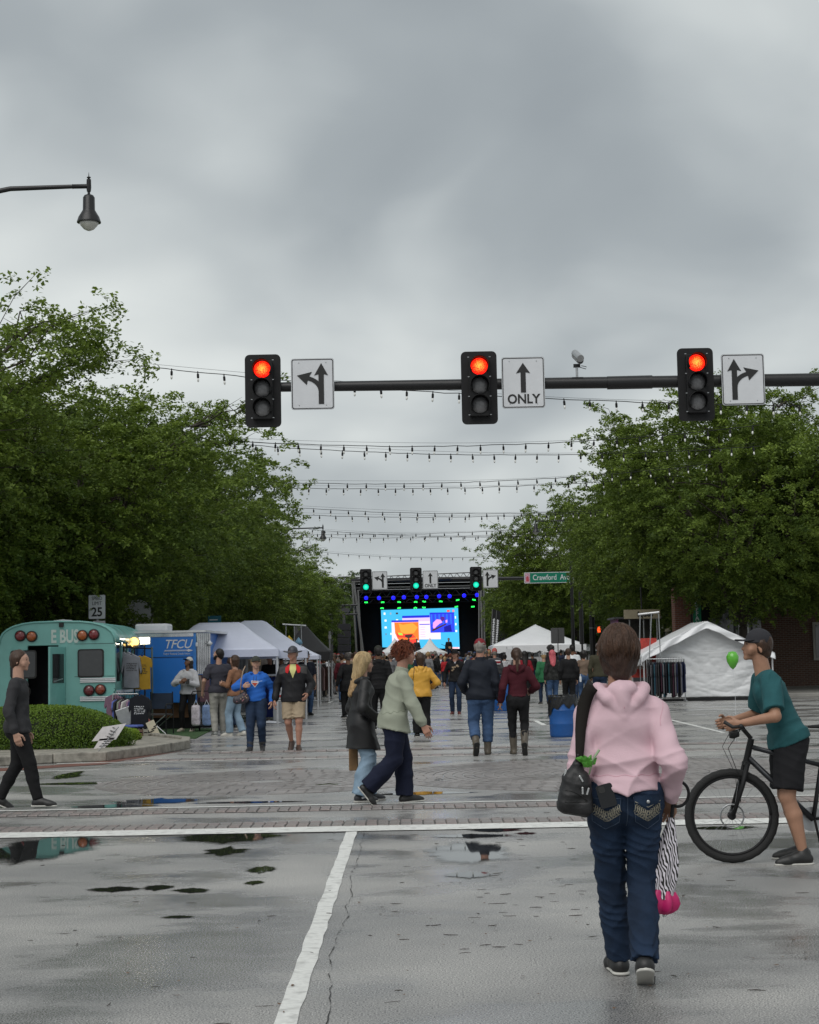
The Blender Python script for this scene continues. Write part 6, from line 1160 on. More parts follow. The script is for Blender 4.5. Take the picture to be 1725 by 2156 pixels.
        c(g, base, pel+up*.08*H, .062*H*w*tp['flare'], .060*H*w, .03, (1.28, 1.0, 1)); c(g, pel+up*.08*H, ch, .060*H*w, .064*H*w, .03, (1.30, .92, 1)); c(g, ch, nk-up*.045*H, .063*H*w, .044*H, .03, (1.34, .86, 1))
        if tp['belly']: q = pel+up*.10*H+sp @ Vector((0, .04*H, 0)); c(g, q, q+up*.06*H, .06*H*tp['belly'], .06*H*tp['belly'], .05, (1.2, 1, 1))
        if female: q = ch+sp @ Vector((0, .035*H, .01*H)); c(g, q-Vector((.03*H, 0, 0)), q+Vector((.03*H, 0, 0)), .042*H, None, .05)
        for S_ in (LS, RS): c(g, nk-up*.034*H, S_+up*.004*H, .036*H, .034*H, .02); c(g, ch+(S_-nk)*.45, S_-up*.018*H, .048*H*w, .038*H, .03)
        for S_, E_, W_ in ((LS, LE, lw), (RS, RE, rw)):
            L_ = tp['sl']; sw = tp['slw']*fat**.3
            if L_ < .55: e = S_+(E_-S_)*L_*2; dd = (E_-S_).normalized(); g = T.group(.03, [(tuple(dd), float(dd.dot(e)))]); c(g, S_, e+dd*.03, .036*H*sw, .038*H*sw, .02)
            else: e = E_+(W_-E_)*((L_-.5)*2); dd = (W_-E_).normalized(); g = T.group(.03, [(tuple(dd), float(dd.dot(e+dd*.012)))]); c(g, S_, E_, .035*H*sw**.8, .031*H*sw, .02); c(g, E_, E_+(e-E_)*.75, .031*H*sw, .0265*H*sw, .02); c(g, E_+(e-E_)*.75, e+dd*.02, .0265*H*sw, .020*H*sw**.4, .015)
        if tp['hood']:
            hd = tp['hood']; g = T.group(.016); q = lambda x, y, z: nk+sp @ Vector((x*H, y*H, z*H))
            for s in (-1, 1): c(g, q(s*.040, .030, -.004), q(s*.066, -.015, -.006), .015*H, .019*H, .012); c(g, q(s*.066, -.015, -.006), q(s*.044, -.052, -.028*hd), .019*H, .019*H, .01); c(g, q(s*.044, -.052, -.028*hd), q(0, -.062, -.060*hd), .018*H, .015*H, .01)
            c(g, q(-.02, -.045, -.01), q(.02, -.045, -.01), .024*H, .024*H, .012); c(g, q(0, -.055, -.02), q(0, -.060, -.045*hd), .026*H, .020*H, .010)
        if tp['collar']:
            g = T.group(.012, [(tuple(up), float(up.dot(nk+up*.020*H*tp['collar'])))]); c(g, nk-up*.03*H, nk+up*.03*H, .047*H, .042*H, .01)
        V_, F_ = T.mesh(res, tp.get('wfn') or wrinkles(tp['wr'], seed*5+3, tp['wf'])); tpo = npmesh(tp.get('name', 'jacket'), V_, F_, tp['m'], root)
    # ---- hair and hat
    if hair:
        hd = dict(m=hair_mat('brown', (.045, .022, .012)), st='short', vol=1.0, len=.1); hd.update(hair); Hh = Field(); c = Hh.cone; vv = hd['vol']; g = Hh.group(.02); st = hd['st']
        face = Hh.group(.01, sub=True) if False else None
        c(g, hx(0, -.012, .030), hx(0, -.010, .030), .0525*H*vv, None, .01, (.93, 1.05, .98)); c(g, hx(0, -.026, .005), hx(0, -.03, -.012), .044*H*vv, .036*H, .02)
        for s in (-1, 1): c(g, hx(s*.030, -.01, .02), hx(s*.034, -.012, -.004), .026*H*vv, .018*H, .015)
        if st in ('long', 'bob'):
            L_ = hd['len']
            for s in (-1, 1): c(g, hx(s*.034, -.006, .01), hx(s*.034, -.014, -.050), .026*H*vv, .016*H, .02); 
            c(g, hx(0, -.034, 0), hx(0, -.040, -.058), .040*H*vv, .027*H, .03, (1.1, .9, 1))
            if st == 'long':
                e = nk-up*L_*H+sp @ Vector((0, -.075*H*fat, 0)); c(g, hx(0, -.044, -.05), e, .042*H*vv, .026*H, .03, (1.2, .62, 1))
                for s in (-1, 1): c(g, hx(s*.032, -.03, -.04), nk-up*L_*.8*H+sp @ Vector((s*.034*H, -.06*H, 0)), .026*H*vv, .014*H, .02)
        if st == 'pony': c(g, hx(0, -.052, .012), hx(0, -.064, .0), .02*H, None, .01); c(g, hx(0, -.064, .0), nk+sp @ Vector((0, -.075*H, -.05*H)), .020*H, .012*H, .015)
        if st == 'bun': c(g, hx(0, -.05, .04), hx(0, -.055, .045), .026*H, None, .01)
        if st == 'curly':
            rr = random.Random(seed)
            for k in range(46):
                a = rr.uniform(0, 6.28); e = rr.uniform(-.55, 1.4); d = Vector((math.cos(a)*math.cos(e), math.sin(a)*math.cos(e), math.sin(e)))
                if d.y > .62 and d.z < .62: continue
                p0 = hx(d.x*.05*vv, d.y*.055*vv-.012, d.z*.052*vv+.022); c(g, p0, p0+hr @ Vector((d.x*.02*H, d.y*.02*H, d.z*.02*H)), .013*H, .006*H, .006)
        gs_ = Hh.group(.0, sub=True); gs_['k'] = 0.0; cs = 1.0
        c(gs_, hx(0, .052, -.006), hx(0, .062, -.012), .036*H, .040*H, 0, (1.0, 1, 1.25)); c(gs_, hx(0, .058, .008), hx(0, .075, .01), .036*H, None, 0)
        wrh = wrinkles(.004 if st != 'curly' else .008, seed*3, 60); V_, F_ = Hh.mesh(min(res, .011), wrh); npmesh('hair', V_, F_, hd['m'], root)
    if hat:
        ht = dict(m=cloth('cap', (.02, .02, .02)), st='cap', back=False); ht.update(hat); Ht = Field(); c = Ht.cone; g = Ht.group(.01, [(tuple(hr @ Vector((0, -.12, -1))), float((hr @ Vector((0, -.12, -1))).dot(hx(0, 0, .022))))])
        r_ = .0585 if ht['st'] != 'brim' else .058; c(g, hx(0, -.006, .024), hx(0, -.006, .034), r_*H, r_*.93*H, .01, (.93, 1.06, 1))
        if ht['st'] == 'beanie': c(g, hx(0, -.008, .03), hx(0, -.012, .06), .058*H, .05*H, .02)
        V_, F_ = Ht.mesh(min(res, .009)); ho = npmesh('hat' if ht['st'] == 'brim' else 'cap', V_, F_, ht['m'], root)
        if ht['st'] in ('cap', 'brim'):
            mb = MB(); n = 16; bk = -1 if ht['back'] else 1
            if ht['st'] == 'cap':
                vs = []
                for k in range(n+1):
                    a = R(-62+124*k/n); vs.append(hx(math.sin(a)*.052, bk*math.cos(a)*.052-.004, .031)); vs.append(hx(math.sin(a)*.046*1.0, bk*(math.cos(a)*.040+.062)-.004, .026-.004*abs(math.sin(a))))
                mb.add(vs, [(2*k, 2*k+1, 2*k+3, 2*k+2) for k in range(n)])
            else:
                vs = []; n = 32
                for k in range(n):
                    a = 2*math.pi*k/n; vs.append(hx(math.sin(a)*.050, math.cos(a)*.056-.004, .030)); dr = .010*abs(math.cos(a))-.004*abs(math.sin(a)); vs.append(hx(math.sin(a)*.092, math.cos(a)*.098-.004, .028-dr+.006*abs(math.sin(a))))
                mb.add(vs, [(2*k, 2*k+1, (2*k+3) % (2*n), (2*k+2) % (2*n)) for k in range(n)])
            mb.build('brim', ht.get('bm', ht['m']), ho, solid=.006, smooth='all')
    if eyes:
        for s in (-1, 1):
            p = hx(s*.0195, .0475, .014); MB().lathe([(.001, -.0055*H*.6), (.0062*H, -.002), (.0062*H, .002), (.001, .0055*H*.6)], 8, tuple(p), 'Y').build('eye', M_EYE, root, smooth='all')
            a, b_ = hx(s*.010, .050, .0255), hx(s*.030, .045, .0245); MB().tube([a, (a+b_)/2+Vector((0, .002, .003)), b_], .0025*H*.6, 5).build('eyebrow', M_BROW, root)
        a, b_ = hx(-.013, .0535, -.026), hx(.013, .0535, -.026); MB().tube([a, (a+b_)/2+hr @ Vector((0, .004, 0)), b_], [.001, .0022*H, .001], 6).build('mouth', M_LIP, root, smooth='all')
    J = dict(pel=pel, ch=ch, nk=nk, LS=LS, RS=RS, LE=LE, RE=RE, lw=lw, rw=rw, LK=LK, RK=RK, LA=LA, RA=RA, hx=hx, sp=sp, up=up, root=root, H=H, seed=seed)
    return J
def child(root, nm):
    for c in root.children:
        if c.name.split('.')[0] == nm: return c
def bvh_of(o):
    me = o.data; return BVHTree.FromPolygons([v.co for v in me.vertices], [tuple(p.vertices) for p in me.polygons])
def drape(bv, pts, d=(0, 1, 0), start=-1.0, lift=.003):
    """drop points on to a garment along d, leaving them just proud of it"""
    out = []; d = Vector(d)
    for p in pts:
        p = Vector(p); h = bv.ray_cast(p+d*start, d); out.append((h[0]-d*lift) if h[0] else None)
    last = next((o for o in out if o), Vector((0, 0, 0))); 
    for i, o in enumerate(out):
        if o is None: out[i] = last
        last = out[i]
    return out
def patch(bv, poly, m, root, name, d=(0, 1, 0), lift=.003, n=10, start=-1.0, xz=True):
    """a flat shape pressed on to the garment: poly in x,z"""
    xs = [p[0] for p in poly]; zs = [p[1] for p in poly]; k = len(poly); cx, cz = sum(xs)/k, sum(zs)/k; mb = MB(); rings = []
    for j in range(n+1):
        f_ = j/n; rings.append([(cx+(x-cx)*f_, cz+(z-cz)*f_) for x, z in poly])
    pts = [(p[0], 0, p[1]) for r_ in rings for p in r_]; q = drape(bv, pts, d, start, lift); fs = []
    for j in range(n):
        for i in range(k): i2 = (i+1) % k; fs.append((j*k+i, j*k+i2, (j+1)*k+i2, (j+1)*k+i))
    if d[1] > 0: pass
    return mb.add(q, fs).build(name, m, root, smooth='all')
def dense(poly, k=6): return [(poly[i][0]+(poly[(i+1) % len(poly)][0]-poly[i][0])*j/k, poly[i][1]+(poly[(i+1) % len(poly)][1]-poly[i][1])*j/k) for i in range(len(poly)) for j in range(k)]
def line_on(bv, pts, r, m, root, name, d=(0, 1, 0), start=-1.0, lift=.001, n=4): return MB().tube(drape(bv, pts, d, start, lift), r, n).build(name, m, root, smooth='all')

def strands(J, n, m, L=.16, r=.0011, lift=.003, flare=0.0, back=True, seed=0, wav=.3, zmin=-.02):
    """thin locks combed over the hair mass, all one part"""
    rt = J['root']; ho = child(rt, 'hair'); bv = bvh_of(ho); hx, H = J['hx'], J['H']; rs = random.Random(seed); mb = MB(); c0 = hx(0, -.012, .028)
    for i in range(n):
        a = rs.uniform(0, 6.283); e = rs.uniform(-.15, 1.5); d = Vector((math.cos(a)*math.cos(e), math.sin(a)*math.cos(e), math.sin(e)))
        if d.y > .45 and d.z < .55: continue
        h = bv.ray_cast(c0+d*.3, -d)
        if not h[0]: continue
        p = h[0]; nn = h[1]; pts = []; rad = Vector((d.x, d.y-.1, 0)); v = (rad*.8+Vector((rs.uniform(-.3, .3), rs.uniform(-.3, .1), -.9))).normalized(); k = 7; st = L*rs.uniform(.5, 1)/k
        for j in range(k):
            pts.append(p+nn*(lift*(1+flare*j))); q = p+v*st; h = bv.find_nearest(q)
            if not h[0]: break
            p = h[0] if flare < .5 else q*.5+h[0]*.5; nn = (h[1]+Vector((0, 0, 0))).normalized(); v = (v+Vector((rs.uniform(-1, 1), rs.uniform(-1, 1), -.6))*wav*.35).normalized()
        if len(pts) > 3: mb.tube(pts, [r]*(len(pts)-1)+[r*.3], 3, cap=False)
    o = mb.build('hair_strands', m, rt, smooth='all'); o['kind'] = 'stuff'; return o
# ================================================================ the people
JD, JM, JL = cloth('jeans_dark', (.016, .030, .062), var=.35, vs=5), cloth('jeans_mid', (.045, .085, .17), var=.3, vs=5), cloth('jeans_light', (.22, .31, .40), var=.25, vs=5)
BLK, NAVY, CHAR = cloth('black', (.010, .010, .011)), cloth('navydark', (.010, .013, .022)), cloth('charcoal', (.035, .035, .038))
H_ = hair_mat; hb, hk, hblond, hred, hgrey, hpink = H_('brown', (.045, .022, .012)), H_('black', (.012, .009, .008)), H_('blond', (.36, .23, .11)), H_('auburn', (.13, .032, .014)), H_('grey', (.22, .20, .18)), H_('pink', (.50, .10, .12))
# ---- the woman in pink, seen from behind
def jeans_hero():
    m = cloth('hero_jeans', (.012, .026, .056), var=.45, vs=3.5, bump=.45, bs=240, rough=.8); return m
def hero_folds(p):
    x, y, z = p[:, 0], p[:, 1], p[:, 2]; a = 8.5*(z*1.0-x*.75)+1.3*np.sin(5*x+4*z)+.8*np.sin(11*z-6*y); b = 17*(z*.9+x*.5)+1.5*np.sin(7*z+5*x+3*y); c = 12*(z*1.1-np.abs(x)*.8)+1.1*np.sin(13*z+6*y)
    lo = np.clip((1.22-z)/.25, .15, 1); arm = np.clip((np.abs(x)-.15)/.05, 0, 1); bk = np.clip(-y*14, 0, 1)
    return -.020*lo*(1-np.abs(np.sin(a)))**2.4*(1-arm*.6)-.009*(1-np.abs(np.sin(b)))**2*lo-.011*arm*(1-np.abs(np.sin(c*1.25)))**2-.005*np.sin(19*x+13*z+2.5*np.sin(9*z+4*x))-.003*np.sin(43*z-17*x+2*np.sin(14*x))-.012*(1-np.abs(np.sin(5.5*(z+.9*x)+1.5*np.sin(6*z-5*x)+.6)))**2.5*(1-arm)-.004*np.clip(1-np.abs(z-.955)/.02, 0, 1)+.005
PINK = cloth('pink_fleece', (.62, .435, .485), var=.05, vs=5, bump=.3, bs=320, rough=.95)
g0 = G(1325, 2064); HW = person('woman in pale pink hoodie and dark jeans, nearest, seen from behind', pos=(g0.x, g0.y, 0), face=0, H=1.665, fat=1.22, female=True, shoulders=1.05, skin=S_TAN, lf=(-.025, .17), rf=(.055, -.17), rfl=.045, rpitch=30, knees=(.05, -.05), sdrop=.030, lpitch=0,
    lh=(-.13, .17, 1.03), rh=(.228, .03, .845), lpole=(-.28, -.5, -1), rpole=(.18, -1, 0), top=dict(m=PINK, hem=-.012, w=1.07, slw=1.14, flare=1.05, hood=1.5, wr=.011, wf=15, wfn=hero_folds, sl=.955, name='hoodie'), bot=dict(m=jeans_hero(), w=.93, seat=1.03, flare=1.22, wr=.0075, name='jeans'), shoes=dict(m=mat('shoe_black', (.015, .015, .015), .5), size=1.05),
    hair=dict(m=H_('chestnut', (.035, .016, .010)), st='bob', vol=1.13), res=.0066, hpitch=0, hip=1.05, curl=1.05, lean=1, palm=(.4, -1, 0))
strands(HW, 900, H_('chestnut_light', (.075, .038, .022)), L=.17, r=.0014, lift=.0015, seed=3)
rt = HW['root']; jb = bvh_of(child(rt, 'jeans')); tb = bvh_of(child(rt, 'hoodie')); m_thr = mat('pale_thread', (.30, .28, .22), .6); m_dthr = mat('denim_thread', (.06, .09, .14), .7); m_pkt = cloth('pocket_denim', (.013, .027, .055), bump=.4, bs=240)
pz = HW['pel'].z
for s in (-1, 1):
    cx = s*.098; pk = [(cx-.070, pz-.005), (cx+.070, pz-.005), (cx+.064, pz-.125), (cx, pz-.165), (cx-.064, pz-.125)]
    patch(jb, dense(pk), m_pkt, rt, 'back_pocket', lift=.006, n=12)
    line_on(jb, [(x, 0, z) for x, z in dense([(x*.94+cx*.06, z+(pz-.08-z)*.06) for x, z in pk], 8)+[pk[0]]], .0012, m_dthr, rt, 'stitching', lift=.0075)
    rs = random.Random(9+s); k = 0
    for row, (yo, am) in enumerate(((.045, .020), (.062, .018), (.080, .013))):
        pts = []
        for i in range(100):
            f_ = i/99; x = cx+(f_-.5)*.118; z = pz-yo-.036*(1-abs(f_-.5)*2)**1.0+math.sin(f_*60+row)*am*.42; x += math.cos(f_*60+row)*.008; pts.append((x, 0, z))
        line_on(jb, pts, .0011, m_thr, rt, 'embroidery', lift=.0085)
    for i in range(14): f_ = (i+.5)/14; x = cx+(f_-.5)*.125; z = pz-.050-.036*(1-abs(f_-.5)*2); line_on(jb, [(x, 0, z+.012), (x+.004*(1 if f_ > .5 else -1), 0, z-.012), (x+.010*(1 if f_ > .5 else -1), 0, z-.020)], .0018, m_thr, rt, 'embroidery', lift=.0088)
    q = drape(jb, [(cx, 0, pz-.028)], lift=.011)[0]; MB().lathe([(.009, 0), (.008, .004), (.002, .005)], 12, tuple(q), 'Y').build('rivet', m_alu, rt, smooth='all')
    if s > 0: patch(jb, dense([(cx-.070, pz+.002), (cx+.070, pz+.002), (cx+.066, pz-.030), (cx, pz-.062), (cx-.066, pz-.030)]), m_pkt, rt, 'pocket_flap', lift=.0095, n=8); line_on(jb, [(cx-.064, 0, pz-.026), (cx, 0, pz-.054), (cx+.064, 0, pz-.026)], .0018, m_thr, rt, 'embroidery', lift=.0115)
line_on(jb, [(0.002, 0, pz+.02-i*.012) for i in range(15)], .0016, m_dthr, rt, 'stitching', lift=.001)
t = empty('phone', 'black phone sticking out of the left back jeans pocket', 'phone', (g0.x-.10, g0.y, pz+.012)); q = drape(jb, [(-.10, 0, pz-.0)], lift=.014)[0]; t.location = (g0.x+q.x, g0.y+q.y-.004, pz+.004)
ph_ = MB().prism(rrect(.078, .11, .012), -.006, .005).build('body', mat('phone_black', (.006, .006, .007), .18), t); t.rotation_euler = (R(-6), R(-14), 0); MB().prism(rrect(.03, .03, .007, cx=-.014, cz=.032), -.009, -.0062).build('camera_bump', m_ink, t)
# hoodie ribbing and seams
nk_ = HW['nk']; up_ = HW['up']
line_on(tb, [(-.0, 0, nk_.z-.10-i*.004) for i in range(3)], .002, cloth('pink_seam', (.55, .30, .36)), rt, 'hood_seam')
zh = HW['pel'].z+.050+.045
line_on(tb, [(-.185+i*.0125, 0, zh+.004*math.sin(i)) for i in range(30)], .0022, cloth('pink_seam', (.50, .29, .34)), rt, 'hem_seam', lift=-.0008)
for s in (-1, 1): line_on(tb, [(s*(.185+.012*math.sin(i*.4)), 0, 1.36-i*.012) for i in range(14)], .0018, cloth('pink_seam', (.5, .29, .34)), rt, 'shoulder_seam', lift=-.0006)
# bracelets
m_br = mat('bracelet_black', (.012, .01, .01), .3)
for k, (dz, r_) in enumerate(((.012, .034), (.026, .036), (-.004, .034))):
    o = HW['rw']+Vector((0, 0, dz)); MB().tube([o+Vector((math.cos(a)*r_, math.sin(a)*r_, .004*math.sin(a*2))) for a in [2*math.pi*i/20 for i in range(21)]], .0045, 6).build('bracelet', (m_br, m_br, mat('bead_tan', (.25, .13, .07), .3))[k], rt, smooth='all')
for a in (-1.2, -1.9): o = HW['rw']+Vector((math.cos(a)*.040, math.sin(a)*.040, .018)); MB().lathe([(.001, -.007), (.007, 0), (.001, .007)], 10, tuple(o)).build('pearl', m_sign, rt, smooth='all')
# black shoulder bag with strap
wx, wy = g0.x, g0.y; m_nyl = mat('black_nylon', (.010, .010, .011), .55, bump=.7, bs=22, var=.3, vs=14)
t = empty('shoulder_bag', 'black nylon shoulder bag hanging at the pink hoodie woman left side', 'bag', (wx-.245, wy-.135, .79)); Bf = Field(); g = Bf.group(.03); c = Bf.cone
c(g, (-.045, 0, .050), (.045, 0, .035), .042, .042, .012, (1, 1.2, 1)); c(g, (-.046, 0, .06), (-.026, 0, .175), .042, .036, .012, (1, 1.2, 1)); c(g, (.046, 0, .05), (.036, 0, .175), .040, .034, .012, (1, 1.2, 1)); c(g, (-.02, 0, .08), (.02, 0, .16), .052, .05, .02, (1, 1, 1)); c(g, (-.018, 0, .18), (.014, .0, .235), .034, .022, .02); c(g, (.012, 0, .2), (.020, .0, .285), .028, .014, .02)
V_, F_ = Bf.mesh(.006, wrinkles(.0045, 5, 40)); bag = npmesh('body', V_, F_, m_nyl, t); bb = bvh_of(bag)
line_on(bb, [(-.05+i*.011, 0, .125-.05*(i/9)**2) for i in range(10)], .003, m_ink, t, 'zipper', lift=.001); line_on(bb, [(-.055+i*.012, 0, .07) for i in range(10)], .003, m_ink, t, 'zipper')
for x, z, a in ((-.045, .205, .3), (.025, .178, -.5), (.030, .122, 0), (.055, .118, .3)):
    q = drape(bb, [(x, 0, z)], lift=.008)[0]; MB().box(tuple(q), (.009, .006, .034), Matrix.Rotation(a, 3, 'Y')).build('zip_pull', mat('silver', (.6, .6, .6), .25, metal=.9), t, bevel=.002)
st = [(.030, .0, .24), (.028, -.015, .31), (.025, -.045, .40)]
tpz = [(-.222, 1.045), (-.219, 1.09), (-.214, 1.14), (-.208, 1.19), (-.200, 1.24), (-.190, 1.29), (-.176, 1.335), (-.160, 1.37), (-.145, 1.395)]; dr = []
for x, z in tpz: dr.append(Vector((x, min(q.y for q in drape(tb, [(x+e, 0, z) for e in (-.03, -.015, 0, .015, .03)])), z)))
for _ in range(2): dr = [dr[0]]+[Vector((dr[i].x, min(dr[i].y, (dr[i-1].y+dr[i].y+dr[i+1].y)/3), dr[i].z)) for i in range(1, len(dr)-1)]+[dr[-1]]
dr = [p+Vector((0, -.009, 0)) for p in dr]
off = Vector((.245, .135, -.79)); dr[0].y = -.15; dr[1].y = min(dr[1].y, -.135); dr[2].y = min(dr[2].y, -.12); P0 = [Vector((-.224+.245, -.02, .235))]+[p+off for p in dr]; P0.append(P0[-1]+Vector((.012, .07, .012)))
vs = []; 
for i, p in enumerate(P0):
    d = (P0[min(i+1, len(P0)-1)]-P0[max(i-1, 0)]).normalized(); n_ = d.cross(Vector((0, -1, 0))).normalized(); w_ = .014+.017*min(1, i/6); vs += [p-n_*w_+Vector((0, -.001, 0)), p+Vector((0, -.006, 0)), p+n_*w_]
MB().add(vs, [(3*i+j, 3*i+j+1, 3*i+4+j, 3*i+3+j) for i in range(len(P0)-1) for j in range(2)]).build('strap', cloth('webbing', (.014, .012, .010), bump=.5, bs=300), t, solid=.006, smooth='all')
# green plant sprig held in front of the bag
t = empty('plant_sprig', 'bright green leafy sprig poking out between bag and pink hoodie', 'plant', (wx-.18, wy-.165, 1.035)); rs = random.Random(8); m_sg = mat('sprig_green', (.06, .24, .02), .45, var=.35, vs=30)
for k in range(15):
    a = rs.uniform(-1.5, 1.5); l = rs.uniform(.03, .06); d = Vector((math.sin(a), rs.uniform(-.5, .2), math.cos(a)*.7)).normalized(); n_ = d.cross(Vector((0, 1, 0))).normalized()*l*.26; b_ = Vector((rs.uniform(-.015, .015), 0, rs.uniform(-.02, .02)))
    MB().add([b_, b_+d*l*.5+n_, b_+d*l, b_+d*l*.5-n_, b_+d*l*.5+Vector((0, -.004, 0))], [(0, 4, 1), (1, 4, 2), (2, 4, 3), (3, 4, 0)]).build('leaf', m_sg, t, solid=.001)
MB().tube([(0, 0, -.05), (.02, 0, .02), (.05, -.01, .065)], [.004, .005, .007], 6).build('stem', mat('sprig_pale', (.25, .35, .20), .5), t, smooth='all')
# folded umbrella: zebra sleeve, pink hood
hw_ = HW['rw']; ux, uz = hw_.x+.002, hw_.z-.085; t = empty('folded_umbrella', 'folded umbrella with zebra stripes and hot pink end, held in hand', 'umbrella', (wx+ux, wy+hw_.y-.012, 0)); t.rotation_euler = (0, R(8), 0); t.location.z = uz; t.location.x += .0
zm = bpy.data.materials.new('zebra'); zm.use_nodes = True; nt = zm.node_tree; b_ = nt.nodes['Principled BSDF']; tc = nt.nodes.new('ShaderNodeTexCoord'); wv = nt.nodes.new('ShaderNodeTexWave'); mp = nt.nodes.new('ShaderNodeMapping'); mp.inputs['Scale'].default_value = (1.0, .8, .45); mp.inputs['Rotation'].default_value = (0, R(38), 0)
nt.links.new(tc.outputs['Object'], mp.inputs[0]); nt.links.new(mp.outputs[0], wv.inputs[0]); wv.inputs['Scale'].default_value = 30; wv.inputs['Distortion'].default_value = 9; wv.inputs['Detail'].default_value = 1.5; wv.inputs['Detail Scale'].default_value = 1.1
cr = nt.nodes.new('ShaderNodeValToRGB'); nt.links.new(wv.outputs[0], cr.inputs[0]); cr.color_ramp.elements[0].position = .46; cr.color_ramp.elements[0].color = (.012, .012, .012, 1); cr.color_ramp.elements[1].position = .54; cr.color_ramp.elements[1].color = (.72, .68, .74, 1); nt.links.new(cr.outputs[0], b_.inputs['Base Color']); b_.inputs['Roughness'].default_value = .6
def pleat(z, n0, prof, ph=0, k=64, amp=.14): return [(math.cos(2*math.pi*i/k)*prof*(1+amp*math.sin(i*2*math.pi*n0/k+ph+z*9)), math.sin(2*math.pi*i/k)*prof*.8*(1+amp*math.sin(i*2*math.pi*n0/k+ph+z*9)), z) for i in range(k)]
def loft(zs, rs_, n0, m, nm, amp=.14, par=t):
    vs = []; [vs.extend(pleat(z, n0, r_, amp=amp)) for z, r_ in zip(zs, rs_)]; k = 64; return MB().add(vs, [(j*k+i, j*k+(i+1) % k, (j+1)*k+(i+1) % k, (j+1)*k+i) for j in range(len(zs)-1) for i in range(k)]).build(nm, m, par, smooth='all')
loft([0, -.03, -.08, -.14, -.20, -.26, -.31, -.35, -.385], [.013, .020, .032, .045, .053, .056, .050, .048, .058], 5, zm, 'zebra_sleeve'); loft([-.345, -.37, -.40, -.43, -.45, -.46], [.046, .062, .072, .064, .044, .024], 6, mat('hot_pink', (.50, .015, .13), .5, var=.2, vs=14), 'pink_canopy', .2)
MB().tube([(0, 0, .10), (0, 0, 0)], .009, 8).build('shaft', m_black, t); MB().tube([(0, 0, .08), (0, 0, .115)], .016, 10).build('handle', m_black, t, smooth=True); lp = [HW['rw']+Vector((.02+.052*math.cos(a), -.01, .03+.060*math.sin(a)))-Vector((ux, hw_.y-.012, uz)) for a in [R(x) for x in range(-110, 110, 12)]]; MB().tube(lp, .0075, 8).build('wrist_loop', m_black, t, smooth='all')
for k in range(6): a = 2*math.pi*k/6; MB().tube([(math.cos(a)*.03, math.sin(a)*.02, -.455), (math.cos(a)*.02, math.sin(a)*.014, -.472)], .0025, 5).build('rib_tip', m_alu, t)

# ---- sage jacket woman and blond woman, walking right
SG = cloth('sage_jacket', (.30, .32, .255), var=.06, vs=4, bump=.2, bs=120, rough=.8)
J = person('woman with spiky auburn hair in sage green jacket striding right', 832, 1692, face=-82, H=1.70, fat=1.28, female=True, skin=S_RUDDY, lf=(-.08, .12), rf=(.07, -.30), rfl=.10, rpitch=52, lpitch=-3, lh=(-.17, .06, .82), rh=(.26, .30, .80), rpole=(.3, -1, 0), lean=11, hpitch=4,
    top=dict(m=SG, hem=.070, w=1.12, slw=1.22, flare=1.14, collar=1.0, wr=.010, wf=16), bot=dict(m=cloth('navy_trousers', (.008, .011, .028)), w=1.12, flare=1.45, wr=.007), hair=dict(m=hred, st='curly', vol=1.12), res=.011, eyes=True, curl=.45)
strands(J, 420, hred, L=.10, r=.0026, lift=.004, flare=1.2, seed=5, wav=1.2); strands(J, 200, H_('auburn_light', (.26, .075, .03)), L=.10, r=.002, lift=.004, flare=1.4, seed=6, wav=1.2)
rt = J['root']; jb = bvh_of(child(rt, 'jacket')); zz = J['pel'].z+.075
for k in range(3): line_on(jb, [(0, -.25+i*.0135, zz+.01*math.sin(i*1.2+k)+(i-14)*.0016) for i in range(30)], .0032, cloth('sage_seam', (.24, .26, .20)), rt, 'drawstring_waist', d=(-1, 0, 0), start=-1, lift=.0) if k == 0 else None
BLKJ = cloth('rain_black', (.012, .012, .013), rough=.5, spec=.4)
J = person('blond woman with glasses in long black jacket and pale jeans', 762, 1687, face=-74, H=1.60, fat=1.08, female=True, skin=S_FAIR, lf=(-.08, .10), rf=(.08, -.04), lh=(-.22, .08, .80), rh=(.21, .16, .88), lean=3, hpitch=3,
    top=dict(m=BLKJ, hem=.175, w=1.22, slw=1.30, flare=1.18, hood=1.1, wr=.010, wf=15), bot=dict(m=JL, w=1.18, flare=1.55, wr=.010), shoes=dict(m=mat('shoe_bw', (.03, .03, .035), .4), sm=M_SOLE), hair=dict(m=hblond, st='long', vol=1.1, len=.115), res=.011, eyes=True)
strands(J, 420, H_('blond_light', (.50, .37, .20)), L=.36, r=.0026, lift=.002, seed=7, wav=.5)
rt = J['root']; hx = J['hx']; rt['label'] = 'blond woman with glasses in long black jacket and pale jeans'
for s in (-1, 1): MB().tube([hx(s*.021+.011*math.cos(a), .058, .013+.009*math.sin(a)) for a in [2*math.pi*i/12 for i in range(13)]], .0018, 5).build('glasses_rim', m_ink, rt); MB().tube([hx(s*.032, .056, .015), hx(s*.048, .0, .014)], .0018, 4).build('glasses_arm', m_ink, rt)
MB().prism(rrect(.05, .02, .008), 0, .004).build('shoe_mark', m_sign, rt, loc=(J['RA'].x+.052, J['RA'].y+.03, .05)).rotation_euler = (0, R(-18), R(90))
p = J['root'].location; t = empty('paper_bag', 'brown paper bag hanging behind the pale jeans of the blond woman', 'bag', (p.x-.09, p.y+.20, .33)); MB().box((0, 0, .14), (.10, .09, .30)).build('body', mat('kraft', (.20, .115, .05), .8, var=.2, vs=10), t, bevel=.01); MB().tube([(-.03, 0, .29), (0, 0, .42), (.03, 0, .29)], .004, 5).build('handle', mat('kraft', (.2, .11, .05)), t)
